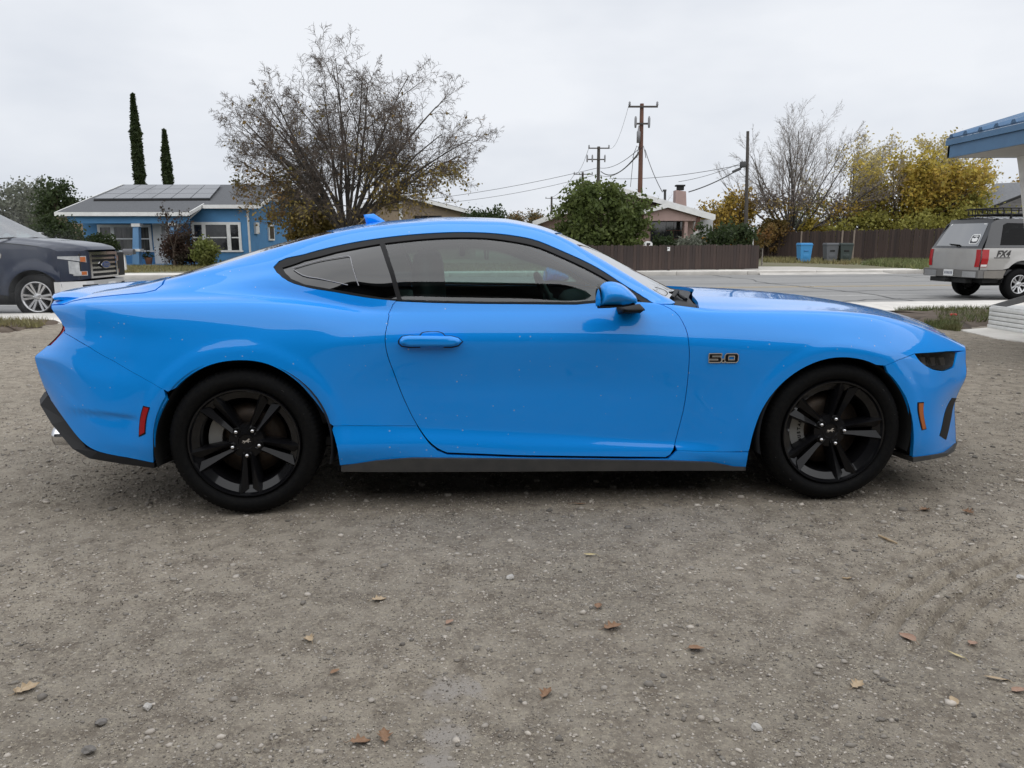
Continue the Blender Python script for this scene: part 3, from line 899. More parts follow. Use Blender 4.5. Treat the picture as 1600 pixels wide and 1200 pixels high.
tree('amber_tree', 'rounded amber tree beyond the grey house roof', on(1590, 62), 57, fan(8, 9, .2, 1.0, 3.2, .08), P_up, (MAT['bark_brown'], MAT['twig'], MAT['twig']), trunk=(2.2, .15),
     leaves=[dict(n=5200, size=.14, spread=.3, mat=MAT['leaf_gold'], clump=1.5), dict(n=2500, size=.12, spread=.3, mat=MAT['leaf_brown'], clump=1.5)])
shrub('golden_bush', 'small golden bush hanging over the fence by the blue bin', on(1272, 52.5), 58, 2600, 1.0, .8, .7, .12, MAT['leaf_yellow'], 40, .2, cz=1.75)
shrub('rusty_bush', 'rust coloured bush at the left end of the far fence', on(1203, 51), 59, 2800, 1.1, .8, .9, .11, MAT['leaf_brown'], 40, .2, cz=1.6)
tree('staked_sapling', 'slim bare sapling beside the end of the board fence', on(1191, 38), 60, [(0.5, .15, 1.0, .02), (2.5, .3, .8, .015), (4.5, .3, .8, .015)], P_twig, (MAT['twig_pale'], MAT['twig'], MAT['twig']), trunk=(1.0, .03),
     leaves=[dict(n=500, size=.09, spread=.08, mat=MAT['leaf_brown'], clump=2, where=lambda p, r: p[:, 2] > .6)])
# far left and far middle
for i, (px, Y, h, w_, lab) in enumerate(((22, 62, 2.1, 2.4, 'grey green tree at the left edge behind the pickup'), (58, 66, 2.3, 2.2, 'hazy tree just left of the blue house roof'), (100, 60, 1.9, 1.3, 'dark tree peeking over the blue house eave'))):
    shrub('broadleaf_tree', lab, on(px, Y), 70 + i, 4200, w_, 1.8, h, .15, MAT['leaf_dark' if i == 2 else 'leaf_sage'], 70, .34, cz=h + (1.6 if i < 2 else 1.8), cat='tree', trunk_h=2.0, trunk_r=.14, hollow=.35)
shrub('dark_bush', 'dark rounded bush behind the coupe roof right of the tan house', on(760, 50), 75, 3600, 1.4, 1.1, .95, .12, MAT['leaf_dark'], 40, .25, cz=2.0, cat='shrub')
shrub('olive_shrub', 'tall olive shrub beside the trunk of the big bare tree', on(487, 36.5), 76, 6000, 1.15, .9, 1.1, .10, MAT['leaf_olive'], 60, .22, cz=1.9)
for i, (px, Y, w_, h) in enumerate(((800, 120, 3.0, 2.4), (838, 125, 3.2, 2.8), (870, 130, 3.0, 2.5), (900, 140, 4, 3.0))):
    tree('distant_tree', ['far bare brown tree just right of the dark bush', 'far brown tree left of the evergreen behind the coupe', 'far tree seen past the left eave of the pink house', 'far tree mostly hidden by the evergreen tree'][i], on(px, Y), 80 + i, fan(8, 20 + i, .1, 1.0, h, .09), P_twig, (MAT['bark_brown'], MAT['twig'], MAT['twig']), trunk=(2.2, .2),
         leaves=[dict(n=1500, size=.22, spread=.4, mat=MAT['leaf_brown'], clump=1.5), dict(n=900, size=.22, spread=.4, mat=MAT['leaf_sage'], clump=1.5)])
tree('distant_tree', 'leafless tree showing beside the pink chimney', on(1030, 85), 90, fan(7, 31, .1, .8, 3.4, .09), P_twig, (MAT['bark_grey'], MAT['twig_pale'], MAT['twig_pale']), trunk=(2.0, .15))

for i, (px, Y, w_, h, mt, lab) in enumerate(((1350, 49, 2.0, 1.15, 'leaf_lime', 'yellow green undergrowth bush below the golden tree'), (1440, 47, 2.0, 1.2, 'leaf_lime', 'green gold bush behind the fence left of the SUV roof'), (1300, 54, 1.5, 1.2, 'leaf_sage', 'grey green bush behind the dark wheeled bins'), (1395, 51, 1.6, 1.3, 'leaf_gold', 'golden bush at the foot of the golden tree'), (1235, 55, 1.8, 1.3, 'leaf_sage', 'greyish bush at the foot of the grey twiggy tree'))):
    shrub('fence_bush', lab, on(px, Y), 110 + i, 3800, w_, 1.2, h, .13, MAT[mt], 50, .28, cz=1.65, cat='shrub')
# ================================================================== houses, fences, poles
MAT['pane'] = pbr('pane', (.016, .018, .020), .08, spec=.7, var=(1.3, (.05, .052, .055), .5, .7))
MAT['curtain_pane'] = pbr('curtain_pane', (.10, .10, .095), .12, spec=.7, var=(2.2, (.03, .03, .032), .45, .6), stretch=(3, 1, .3))
MAT['house_blue'] = pbr('house_blue', (.082, .25, .48), .75, var=(1.6, (.072, .215, .42)), bump=(70, .25, .006))
MAT['house_blue_light'] = pbr('house_blue_light', (.15, .31, .54), .6, var=(3, (.13, .28, .49)))
MAT['shingle_grey'] = pbr('shingle_grey', (.115, .12, .13), .9, var=(14, (.08, .084, .09)), bump=(30, .5, .02), stretch=(1, 1, 6))
MAT['trim_white'] = pbr('trim_white', (.78, .78, .77), .55, var=(3, (.68, .68, .665)))
MAT['solar_cell'] = pbr('solar_cell', (.05, .054, .064), .22, spec=.6, coat=.3)
MAT['door_grey'] = pbr('door_grey', (.40, .39, .38), .5)
MAT['pink_wall'] = pbr('pink_wall', (.42, .30, .27), .8, var=(1.5, (.36, .255, .23)), bump=(60, .25, .006))
MAT['tan_wall'] = pbr('tan_wall', (.30, .235, .165), .85, var=(1.2, (.25, .195, .14)))
MAT['brown_wood'] = pbr('brown_wood', (.16, .065, .042), .7, var=(6, (.10, .045, .032)))
MAT['roof_dark'] = pbr('roof_dark', (.07, .068, .068), .9, var=(8, (.045, .044, .044)))
MAT['siding_grey'] = pbr('siding_grey', (.21, .20, .20), .8, var=(2, (.17, .165, .165)))
MAT['slate'] = pbr('slate', (.16, .165, .175), .85, var=(6, (.12, .125, .135)), bump=(20, .5, .02))
MAT['pot'] = pbr('pot', (.30, .12, .06), .8)

def wbox(mb, a, b, d=0.1, y0=0.0):
    """box whose camera-facing side spans points a (lower left) to b (upper right), depth d behind, pushed y0 forward"""
    x0, x1 = sorted((a.x, b.x)); z0, z1 = sorted((a.z, b.z))
    return mb.box((x0, min(a.y, b.y) - y0, z0), (x1, min(a.y, b.y) + d, z1))

def window_unit(root, px0, py0, px1, py1, Y, cols, frame_mat, proud=.06, fw=.135, sash=True, pane='pane', bars=()):
    """cols: relative widths of the lights; frame, then each pane on its own"""
    A, B = at(px0, py1, Y), at(px1, py0, Y)
    x0, x1, z0, z1 = A.x, B.x, A.z, B.z
    fr = MB(); y = Y - proud
    fr.box((x0 - .06, y - .03, z0 - .09), (x1 + .06, Y - .001, z0)); fr.box((x0, y, z1 - fw), (x1, Y - .002, z1))
    tot = sum(cols); xs = [x0]
    for c in cols: xs.append(xs[-1] + (x1 - x0) * c / tot)
    for i, x in enumerate(xs):
        w = fw if 0 < i < len(xs) - 1 else fw
        a, b2 = (x, x + w) if i == 0 else ((x - w, x) if i == len(xs) - 1 else (x - w / 1.4, x + w / 1.4))
        fr.box((a, y + .003 * (i % 2), z0), (b2, Y - .003, z1 - fw))
    zm = (z0 + z1 - fw) / 2
    if sash:
        for i in range(len(cols)):
            fr.box((xs[i] + fw, y + .012, zm - .03), (xs[i + 1] - fw, Y - .004, zm + .03))
    w = fr.build('window', frame_mat, root)
    for i in range(len(cols)):
        parts = ((z0, zm - .03), (zm + .03, z1 - fw)) if sash else ((z0, z1 - fw),)
        for za, zb in parts:
            MB().box((xs[i] + fw * .7, Y - .028, za), (xs[i + 1] - fw * .7, Y - .012, zb)).build('pane', MAT[pane], w)
    return w

# ---- blue bungalow
YP, YW, YR, YB = 38.5, 40.5, 45.5, 52.0
bh = thing('blue_house', 'blue bungalow with white trim, a porch and solar panels on its dark roof', 'house', (at(290, 415, YW).x, YW, 0))
bh.location = (0, 0, 0)
eL, eR = at(87, 332, YP), at(294, 332, YP)
rz = at(230, 288.5, YR).z; ez = eL.z
slope = (rz - ez) / (YR - YP)
xL, xPR = eL.x, eR.x
xWR = at(387, 360, YW).x          # front right corner of the walls
xRR = at(405, 316, YW - .3).x     # right edge of the main roof
rp = lambda x, y, o=0.0: Vector((x, y, ez + slope * (y - YP) + o))
y2 = YW - .35
mb = MB()
mb.prism([rp(xL, YP), rp(xPR, YP), rp(xPR, y2), rp(xRR, y2), rp(xRR, YR), rp(xL, YR)], (0, 0, -.10))
mb.prism([rp(xL, YR, .002), rp(xRR, YR, .002), Vector((xRR, YB, ez + .1)), Vector((xL, YB, ez + .1))], (0, 0, -.10))
mb.build('roof', MAT['shingle_grey'], bh)
mb = MB()
mb.box((xL - .02, YP - .06, ez - .17), (xPR + .02, YP - .005, ez + .015))
f2 = rp(0, y2).z
mb.box((xPR + .1, y2 - .06, f2 - .17), (xRR + .03, y2 - .005, f2 + .015))
def rake(mb, a, b, h=.17, t=.05):
    mb.prism([a, b, b - Vector((0, 0, h)), a - Vector((0, 0, h))], (t, 0, 0))
rake(mb, rp(xPR + .005, YP - .05, .02), rp(xPR + .005, y2 + .3, .02)); rake(mb, rp(xRR + .005, y2 - .05, .02), rp(xRR + .005, YR + .1, .03))
rake(mb, rp(xRR + .006, YR, .03), Vector((xRR + .006, YB, ez + .13)))
rake(mb, rp(xL - .055, YP - .05, .02), rp(xL - .055, YR, .03))
mb.build('fascia', MAT['trim_white'], bh)
# knee brace under the rake
mb = MB(); a = rp(xPR + .05, y2 - .25, -.12); mb.tube([a, Vector((at(274, 358, YP + .4).x, YP + .5, at(274, 358, YP + .4).z))], .06, 4, smooth=False); mb.build('brace', MAT['trim_white'], bh)
# walls
fz = at(250, 418, YW).z
mb = MB()
xHL = at(105, 340, YW).x
mb.box((at(134, 400, YW).x, YW, -.3), (xWR, YW + .2, f2 - .06))
mb.build('front_wall', MAT['house_blue'], bh)
mb = MB(); mb.box((xWR - .2, YW + .2, -.3), (xWR - .002, YB - .5, f2 - .1))
mb.prism([Vector((xWR - .2, YW + .3, f2 - .11)), Vector((xWR - .2, YR, rz - .12)), Vector((xWR - .2, YB - .6, f2 - .1))], (.19, 0, 0))
mb.build('side_wall', MAT['house_blue'], bh)
mb = MB(); wbox(mb, at(106, 349, YP + .25), at(293, 335.5, YP + .25), .22); mb.build('porch_beam', MAT['house_blue'], bh)
mb = MB(); mb.box((xL + .6, YP + .3, -.2), (xPR - .2, YW - .005, at(230, 413.5, YP + .3).z)); mb.build('porch_floor', MAT['house_blue_light'], bh)
def post(px0, px1, pyt, pyb):
    a, b2, c, d = at(px0, pyb, YP + .3), at(px1, pyb, YP + .3), at(px1 - 1.5, pyt, YP + .3), at(px0 + 1, pyt, YP + .3)
    o = MB().prism([a, b2, c, d], (0, .28, 0)).build('porch_post', MAT['house_blue_light'], bh)
    mb = MB(); wbox(mb, at(px0 - 1.5, pyt + 5, YP + .24), at(px1 + .5, pyt, YP + .24), .38); mb.build('capital', MAT['trim_white'], o)
    zb = at(px0, 389, YP + .24); mb = MB(); wbox(mb, at(px0 - 1, 393, YP + .24), at(px1 + 1.5, 389, YP + .24), .38); mb.build('band', MAT['trim_white'], o)
post(206.5, 217.5, 349.2, 421); post(264, 273, 348, 418)
window_unit(bh, 156, 351, 236, 391, YW, (.95, 1.55, .95), MAT['trim_white'], pane='curtain_pane')
window_unit(bh, 302, 347, 376, 391, YW, (.75, 1.5, .75), MAT['trim_white'])
mb = MB(); wbox(mb, at(244, 415, YW), at(252, 349, YW), -.001, .07); wbox(mb, at(264, 415, YW), at(269, 349, YW), -.001, .07)
wbox(mb, at(252.2, 353, YW), at(263.8, 349, YW), -.001, .068)
o = mb.build('door_frame', MAT['trim_white'], bh)
mb = MB(); wbox(mb, at(252, 415, YW), at(264, 353, YW), -.001, .03); mb.build('door', MAT['door_grey'], bh)
# side openings, vent box, downspout
sy = lambda px: None
mb = MB(); mb.tube([at(385.5, 320, YW - .2), at(386.5, 326, YW - .09), at(391, 396, YW - .09)], .055, 8); mb.build('downspout', MAT['trim_white'], bh)
xs = xWR
mb = MB(); mb.box((xs, YW + 1.0, 1.55), (xs + .12, YW + 1.55, 2.15)); mb.build('meter_box', MAT['trim_white'], bh)
mb = MB(); mb.box((xs, YW + 3.3, 1.2), (xs + .08, YW + 4.3, 2.1)); o = mb.build('window', MAT['trim_white'], bh)
MB().box((xs + .081, YW + 3.42, 1.3), (xs + .09, YW + 4.18, 2.0)).build('pane', MAT['pane'], o)
mb = MB(); mb.box((xs + .02, YW + 4.4, rz - .95), (xs + .1, YW + 5.6, rz - .35)); o = mb.build('gable_vent', MAT['trim_white'], bh)
# solar array, 18 panels
sa = [at(145.6, 311.5, 0.0 + 1), None]
def roof_pt(px, py):
    """point of the roof plane seen at a photo pixel, lifted a little"""
    d = ray(px, py); y = 42.0
    for _ in range(30):
        t = (CAMZ - (ez - slope * YP) - .10) / (slope * d.y - d.z)
        break
    return Vector((d.x * t, d.y * t, CAMZ + d.z * t))
BL, BR, TR, TL = roof_pt(146, 311.3), roof_pt(328, 310.4), roof_pt(346, 289.6), roof_pt(196, 289.8)
pr = None
for i in range(6):
    for j in range(3):
        def q(u, v):
            a = BL.lerp(BR, u); b2 = TL.lerp(TR, u); return a.lerp(b2, v)
        u0, u1, v0, v1 = i / 6 + .003, (i + 1) / 6 - .003, j / 3 + .008, (j + 1) / 3 - .008
        MB().prism([q(u0, v0), q(u1, v0), q(u1, v1), q(u0, v1)], (0, 0, .04)).build('solar_panel', MAT['solar_cell'], bh)
mb = MB(); mb.prism([BL, BR, BR + Vector((0, 0, -.1)), BL + Vector((0, 0, -.1))], (0, .05, 0)); mb.build('panel_rail', MAT['dark'], bh)
# flower pots and yard bits near the porch
for px, py, r, lab, m in ((233, 414, .19, 'terracotta pot on the porch left of the door', 'pot'), (185, 416, .15, 'pale pot at the left end of the porch', 'trim_white')):
    p = at(px, py, YP + .7); p.z = at(230, 413.5, YP + .3).z
    t = thing('flower_pot', lab, 'flower pot', p)
    MB().lathe([(.0001, .0), (r * .7, 0), (r, .32), (r * 1.1, .34), (r * .9, .33), (.0001, .30)], 14, M=Matrix.Rotation(pi / 2, 4, 'X')).build('pot', MAT[m], t)
    C = crown_points(np.random.RandomState(5), 260, (0, 0, .42), r * 1.1, r * 1.1, .16, 12, .05)
    leaf_mesh('plant', C, .06, MAT['leaf_dark'], t, np.random.RandomState(6))['kind'] = 'stuff'
# post-mounted letter box before the house
ml = on(194, 31.5); t = thing('mailbox', 'dark grey mailbox on a pale leaning post in front of the blue house', 'mailbox', ml)
mb = MB(); z1 = at(192, 397, 31.5).z; mb.prism([(-.07, -.05, -.1), (.06, -.05, -.1), (.03, -.05, z1), (-.09, -.05, z1)], (0, .1, 0)); mb.build('post', MAT['trim_white'], t)
z0 = at(200, 397.5, 31.5).z
mb = MB()
prof = [(-.13, 0), (.13, 0), (.13, .12)] + [(.13 * math.cos(a), .12 + .10 * math.sin(a)) for a in (pi * .25, pi * .5, pi * .75)] + [(-.13, .12)]
mb.prism([(.0, y, z0 + z) for y, z in prof], (.42, 0, 0)); mb.build('box', pbr('mailbox_grey', (.10, .10, .11), .5), t)
MB().box((-.25, -.04, z0 - .03), (.30, .04, z0 - .004)).build('bracket', MAT['trim_white'], t)

# ---- tan house behind the bare tree
YT = 52
th_ = thing('tan_house', 'tan gabled house half hidden by the big bare tree', 'house', (0, 0, 0))
pk = at(618, 303, YT); l = at(548, 330.5, YT); r = at(742, 334, YT)
mb = MB(); mb.prism([Vector((l.x + .4, YT, -.3)), Vector((r.x - .4, YT, -.3)), Vector((r.x - .4, YT, r.z + .05)), Vector((pk.x, YT, pk.z - .15)), Vector((l.x + .4, YT, l.z + .1))], (0, 9, 0)); mb.build('wall', MAT['tan_wall'], th_)
mb = MB()
for a, b2 in ((l, pk), (pk, r)):
    mb.prism([a + Vector((0, -.55, .0)), b2 + Vector((0, -.55, .0)), b2 + Vector((0, -.55, .16)), a + Vector((0, -.55, .16))], (0, 10, 0))
mb.build('roof', MAT['roof_dark'], th_)
mb = MB()
for a, b2 in ((l, pk), (pk, r)):
    mb.prism([a + Vector((0, -.62, -.10)), b2 + Vector((0, -.62, -.10)), b2 + Vector((0, -.62, .13)), a + Vector((0, -.62, .13))], (0, .06, 0))
mb.build('bargeboard', MAT['trim_white'], th_)
vt = thing('x', '', '') if False else None
mb = MB(); wbox(mb, at(606, 329, YT), at(628, 314, YT), -.001, .05); v = mb.build('attic_vent', MAT['dark'], th_)
for k in range(6):
    y = 327.5 - k * 2.3
    mb = MB(); wbox(mb, at(606.5, y + .8, YT), at(627.5, y - .5, YT), -.04, .09); mb.build('slat', MAT['tan_wall'], v)
mb = MB(); wbox(mb, at(624.5, 345, YT), at(628.5, 312, YT), -.001, .10); mb.build('vent_trim', MAT['trim_white'], th_)
mb = MB(); wbox(mb, at(648, 346, YT), at(690, 337, YT), -.001, .05); mb.build('window', MAT['pane'], th_)
# neighbour's tan wall glimpsed left of the porch
nb = thing('brick_house', 'pale brown house end glimpsed between the hedge bush and the blue porch', 'house', (0, 0, 0))
mb = MB(); wbox(mb, at(96, 413, 55), at(150, 339, 55), 5); mb.build('wall', pbr('brown_siding', (.27, .20, .13), .85, var=(5, (.22, .165, .11)), stretch=(.4, 1, 6)), nb)
mb = MB(); mb.prism([at(90, 340, 54.6), at(156, 340, 54.6), at(150, 330, 58), at(96, 330, 58)], (0, 0, .1)); mb.build('roof', MAT['roof_dark'], nb)

# ---- pink house
YK = 43
ph = thing('pink_house', 'pink low gabled house with white bargeboards and a pink chimney', 'house', (0, 0, 0))
pk, l, r = at(972, 296.5, YK - .9), at(832, 349, YK - .9), at(1118, 338.5, YK - .9)
sl1, sr1 = (pk.z - l.z) / (pk.x - l.x), (r.z - pk.z) / (r.x - pk.x)
wl, wr = at(848, 352, YK).x, at(1092, 340, YK).x
mb = MB(); mb.prism([Vector((wl, YK, -.3)), Vector((wr, YK, -.3)), Vector((wr, YK, pk.z + sr1 * (wr - pk.x) - .1)), Vector((pk.x, YK, pk.z - .1)), Vector((wl, YK, pk.z + sl1 * (wl - pk.x) - .1))], (0, 10, 0)); mb.build('wall', MAT['pink_wall'], ph)
def gable(pk, l, r, y0, depth, roofmat, parent, h=.24):
    mb = MB(); mt = MB()
    for a, b2 in ((l, pk), (pk, r)):
        A, B = Vector((a.x, y0, a.z)), Vector((b2.x, y0, b2.z))
        mb.prism([A + Vector((0, .055, .0)), B + Vector((0, .055, 0)), B + Vector((0, .055, .10)), A + Vector((0, .055, .10))], (0, depth, 0))
        mt.prism([A + Vector((0, 0, -h + .08)), B + Vector((0, 0, -h + .08)), B + Vector((0, 0, .11)), A + Vector((0, 0, .11))], (0, .05, 0))
    mb.build('roof', roofmat, parent); mt.build('bargeboard', MAT['trim_white'], parent)
gable(pk, l, r, YK - .9, 11, MAT['roof_dark'], ph)
pk2, l2, r2 = at(1044, 320.5, YK - 1.5), at(985, 336, YK - 1.5), at(1116, 341, YK - 1.5)
gable(pk2, l2, r2, YK - 1.5, 1.6, MAT['roof_dark'], ph, .2)
mb = MB(); a, b2 = at(1006, 345, YK - 1.2), at(1092, 345, YK - 1.2)
mb.prism([a, b2, Vector((b2.x, YK - 1.2, at(1092, 334, YK - 1.2).z)), Vector((pk2.x, YK - 1.2, pk2.z - .1)), Vector((a.x, YK - 1.2, at(1006, 331, YK - 1.2).z))], (0, .12, 0)); mb.build('porch_gable', MAT['pink_wall'], ph)
mb = MB(); wbox(mb, at(1016, 388, YK), at(1066, 346, YK), -.001, .04); w = mb.build('window', MAT['pane'], ph)
for k, px in enumerate((1016, 1040, 1052, 1066)):
    mb = MB(); wbox(mb, at(px - .6, 388, YK), at(px + .6, 346, YK), -.045, .06 + .003 * k); mb.build('mullion', MAT['brown_wood'] if k > 1 else MAT['dark'], w)
for k in range(2):
    mb = MB(); wbox(mb, at(1041, 360.6 + k * 13, YK), at(1065, 359.8 + k * 13, YK), -.045, .055); mb.build('mullion', MAT['brown_wood'], w)
mb = MB(); wbox(mb, at(1068, 392, YK - 1.1), at(1075, 345, YK - 1.1), .25); mb.build('porch_post', MAT['pink_wall'], ph)
mb = MB(); wbox(mb, at(1083, 392, YK - 1.1), at(1091, 345, YK - 1.1), .25); mb.build('porch_post', MAT['trim_white'], ph)
mb = MB(); mb.prism([at(1084, 361, YK - 1.3), at(1089, 361, YK - 1.3), at(1096, 337, YK - 1.3), at(1091, 336, YK - 1.3)], (0, .12, 0)); mb.build('knee_brace', MAT['brown_wood'], ph)
mb = MB(); mb.prism([at(1055, 330, YK + 3), at(1073, 330, YK + 3), at(1072, 299, YK + 3), at(1056, 297, YK + 3)], (0, .7, 0)); ch = mb.build('chimney', MAT['pink_wall'], ph)
mb = MB(); wbox(mb, at(1059, 297, YK + 3.1), at(1069, 291, YK + 3.1), .4); wbox(mb, at(1057, 291, YK + 3.05), at(1071, 288.5, YK + 3.05), .5); mb.build('chimney_cap', MAT['dark'], ch)
mb = MB(); mb.tube([at(1039, 322, YK + 2), at(1039, 298, YK + 2)], .07, 8); wbox(mb, at(1036.5, 299, YK + 1.9), at(1041.5, 296, YK + 1.9), .2); mb.build('vent_pipe', MAT['roof_dark'], ph)
mb = MB(); a = at(1112, 392, YK + 1); mb.box((wr + .01, YK + 1, -.2), (a.x, YK + 6, at(1112, 343, YK + 1).z)); mb.build('annexe', pbr('annexe_grey', (.45, .46, .47), .7), ph)

# ---- grey house beyond the SUV
gh_ = thing('grey_house', 'grey roofed house behind the SUV at the right edge', 'house', (0, 0, 0))
YG = 50
mb = MB(); a = at(1545, 340, YG); b2 = at(1760, 340, YG)
pz = at(1610, 302, YG - .5)
mb.prism([Vector((at(1552, 330, YG).x, YG, -.3)), Vector((b2.x, YG, -.3)), Vector((b2.x, YG, pz.z)), Vector((pz.x, YG, pz.z - .1)), Vector((at(1552, 330, YG).x, YG, at(1552, 325, YG).z))], (0, .3, 0)); mb.build('wall', MAT['siding_grey'], gh_)
for k in range(7):
    y = 332 - k * 4.2
    mb = MB(); wbox(mb, at(1556 + k * 7, y + 1, YG), at(1700, y, YG), -.001, .03); mb.build('siding_board', MAT['siding_grey'], gh_)
mb = MB(); A, B = at(1538, 331, YG - .5), at(1628, 296, YG - .5)
mb.prism([A, B, B + Vector((0, 0, .16)), A + Vector((0, 0, .16))], (0, .2, 0)); mb.build('bargeboard', MAT['dark'], gh_)
mb = MB(); A, B, C_, D_ = at(1520, 326, YG + 1.5), at(1640, 326, YG + 1.5), at(1640, 286, YG + 8), at(1556, 289, YG + 8)
mb.prism([A, B, C_, D_], (0, 0, .12)); mb.build('roof', MAT['slate'], gh_)

# ---- board fences: every board on its own
def fence(name, label, P0, P1, h0, h1, bw, mat, seed, mixm=None, pale=()):
    rng = random.Random(seed)
    root = thing(name, label, 'fence', P0)
    d = P1 - P0; L_ = d.length; d.normalize(); ang = math.atan2(d.y, d.x); root.rotation_euler = (0, 0, ang)
    n = int(L_ / bw); step = L_ / n
    protos = []
    for v in range(4):
        mb = MB(); w = step - .008; tz = .05
        mb.prism([(-w / 2, 0, 0), (w / 2, 0, 0), (w / 2, 0, 1 - tz), (w / 2 - .03, 0, 1 - rng.uniform(0, .012)), (-w / 2 + .03, 0, 1 - rng.uniform(0, .012)), (-w / 2, 0, 1 - tz)], (0, .02, 0))
        me = mb.mesh('board'); me.materials.append(mat[v % len(mat)]); protos.append(me)
    for i in range(n):
        f = (i + .5) / n; h = h0 + (h1 - h0) * f
        o = bpy.data.objects.new('board', protos[rng.randrange(4)]); COL.objects.link(o); o.parent = root
        o.location = (step * (i + .5), rng.uniform(-.006, .006), .02); o.scale = (1, 1, h * rng.uniform(.975, 1.02)); o.rotation_euler = (rng.uniform(-.01, .01), rng.uniform(-.006, .006), 0)
    for z in (.28, .78):
        mb = MB(); mb.prism([(0, .03, h0 * z), (L_, .03, h1 * z), (L_, .03, h1 * z + .09), (0, .03, h0 * z + .09)], (0, .04, 0)); mb.build('rail', mat[0], root)
    for i in range(int(L_ / 2.4) + 1):
        f = min(1, i * 2.4 / L_); MB().box((i * 2.4 - .045, .071, -.2), (i * 2.4 + .045, .16, (h0 + (h1 - h0) * f) * .96)).build('post', mat[0], root)
    for f in pale:
        MB().box((L_ * f - .05, -.05, 0), (L_ * f + .05, -.025, (h0 + (h1 - h0) * f) * 1.0)).build('batten', pbr('pale_wood', (.26, .21, .17), .85), root)
    return root
WD = [pbr('fence_wood_%s' % k, c, .85, var=(7, c2), bump=(40, .4, .006), stretch=(1, 1, .12)) for k, c, c2 in (('one', (.052, .034, .028), (.034, .024, .021)), ('two', (.066, .043, .035), (.04, .028, .024)), ('three', (.045, .031, .027), (.03, .022, .02)))]
fa, fb = gnd(880, 425.5), gnd(1185, 420.5)
fence('board_fence', 'low dark brown board fence in front of the pink house', fa, fb, 1.02, 1.02, .145, WD, 1)
f2b = Vector((at(1475, 400, 43).x, 43, 0)); f2a = Vector((at(1172, 400, 52.5).x, 52.5, 0))
fence('board_fence', 'tall dark board fence behind the wheeled bins', f2a, f2b, 1.75, 1.86, .155, WD + [pbr('fence_wood_four', (.075, .05, .042), .85, var=(7, (.05, .036, .03)), stretch=(1, 1, .12))], 2, pale=(.30, .52, .58))
f2c = Vector((at(1475, 400, 43).x, 43, 0)); f2d = Vector((at(1700, 400, 40.5).x, 40.5, 0))
fence('board_fence', 'short run of dark board fence seen past the SUV', f2c + Vector((.05, 0, 0)), f2d, 1.86, 1.86, .155, WD, 3)
# white notice and mailbox on the low fence
sg = thing('fence_notice', 'small white notice fixed on the low board fence', 'notice', on(1040, 33.2, .8))
p0, p1 = at(1036, 392, fb.y + (fa.y - fb.y) * .48 - .06), at(1047, 386, fb.y + (fa.y - fb.y) * .48 - .06)
sg.location = (0, 0, 0)
mb = MB(); wbox(mb, p0, p1, .012); mb.build('board', MAT['trim_white'], sg)
for k in range(2):
    mb = MB(); wbox(mb, at(1037 + k, 388.4 + k * 2.4, p0.y), at(1045.5 - k * 2, 387.4 + k * 2.4, p0.y), -.001, .003); mb.build('print', MAT['dark'], sg)
t = thing('mailbox', 'small white mailbox on a post just behind the low board fence', 'mailbox', on(1012, 34.6))
z0 = at(1012, 384, 34.6).z
mb = MB(); mb.prism([(x, -.2, z0 + z) for x, z in [(-.16, 0), (.16, 0), (.16, .10), (.11, .17), (0, .20), (-.11, .17), (-.16, .10)]], (0, .4, 0)); mb.build('box', MAT['trim_white'], t)
MB().box((-.05, -.05, -.1), (.05, .05, z0 - .004)).build('post', MAT['brown_wood'], t)
MB().box((-.10, -.206, z0 + .03), (.06, -.2005, z0 + .12)).build('door', MAT['dark'], t)
# thin stake near the bins
t = thing('garden_stake', 'thin white stake at the end of the low board fence', 'stake', on(1175, 36)); MB().box((-.03, -.03, 0), (.03, .03, 1.3)).build('stake', MAT['trim_white'], t)

# ---- wheeled bins
def bin_(px, Y, mat, dark, label, h=1.08, w=.66):
    t = thing('wheeled_bin', label, 'bin', on(px, Y), rad(random.Random(px).uniform(-12, 12)), 'wheeled bins by the far fence')
    mb = MB(); k = .80
    a = [(-w / 2 * k, -w / 2 * k, .06), (w / 2 * k, -w / 2 * k, .06), (w / 2 * k, w / 2 * k, .06), (-w / 2 * k, w / 2 * k, .06)]
    b2 = [(-w / 2, -w / 2, h - .12), (w / 2, -w / 2, h - .12), (w / 2, w / 2, h - .12), (-w / 2, w / 2, h - .12)]
    mb.add(a + b2, [(3, 2, 1, 0), (4, 5, 6, 7), (0, 1, 5, 4), (1, 2, 6, 5), (2, 3, 7, 6), (3, 0, 4, 7)]); mb.build('body', mat, t)
    mb = MB(); mb.rbox((0, 0, h - .12), (w * 1.08, w * 1.08, .05), .02); mb.rbox((0, .02, h - .06), (w * 1.02, w * 1.04, .10), .04, 3); mb.build('lid', mat, t)
    mb = MB(); mb.rbox((0, -w * .455, h * .60), (w * .40, .05, .09), .015); mb.build('grip', dark, t)
    mb = MB(); mb.rbox((0, -w * .425, h * .38), (w * .5, .03, h * .30), .01); mb.build('front_panel', mat, t)
    mb = MB(); mb.tube([(-w * .35, w * .58, h - .06), (w * .35, w * .58, h - .06)], .018, 8); mb.build('handle', mat, t)
    for sx in (-1, 1):
        MB().lathe([(.0001, -.03), (.12, -.03), (.12, .03), (.0001, .03)], 16, M=Matrix.Translation((sx * w * .42, w * .36, .12)) @ Matrix.Rotation(pi / 2, 4, 'Z')).build('wheel', MAT['rubber'], t)
    return t
bb = pbr('bin_blue', (.045, .26, .55), .45); bg = pbr('bin_grey', (.105, .11, .12), .5); bd_ = pbr('bin_dark', (.035, .048, .045), .5)
bin_(1256, 43.2, bb, pbr('bin_blue_deep', (.03, .18, .42), .45), 'light blue wheeled bin with its lid shut')
bin_(1297, 43.0, bg, MAT['dark'], 'mid grey wheeled bin standing between the blue and the dark one')
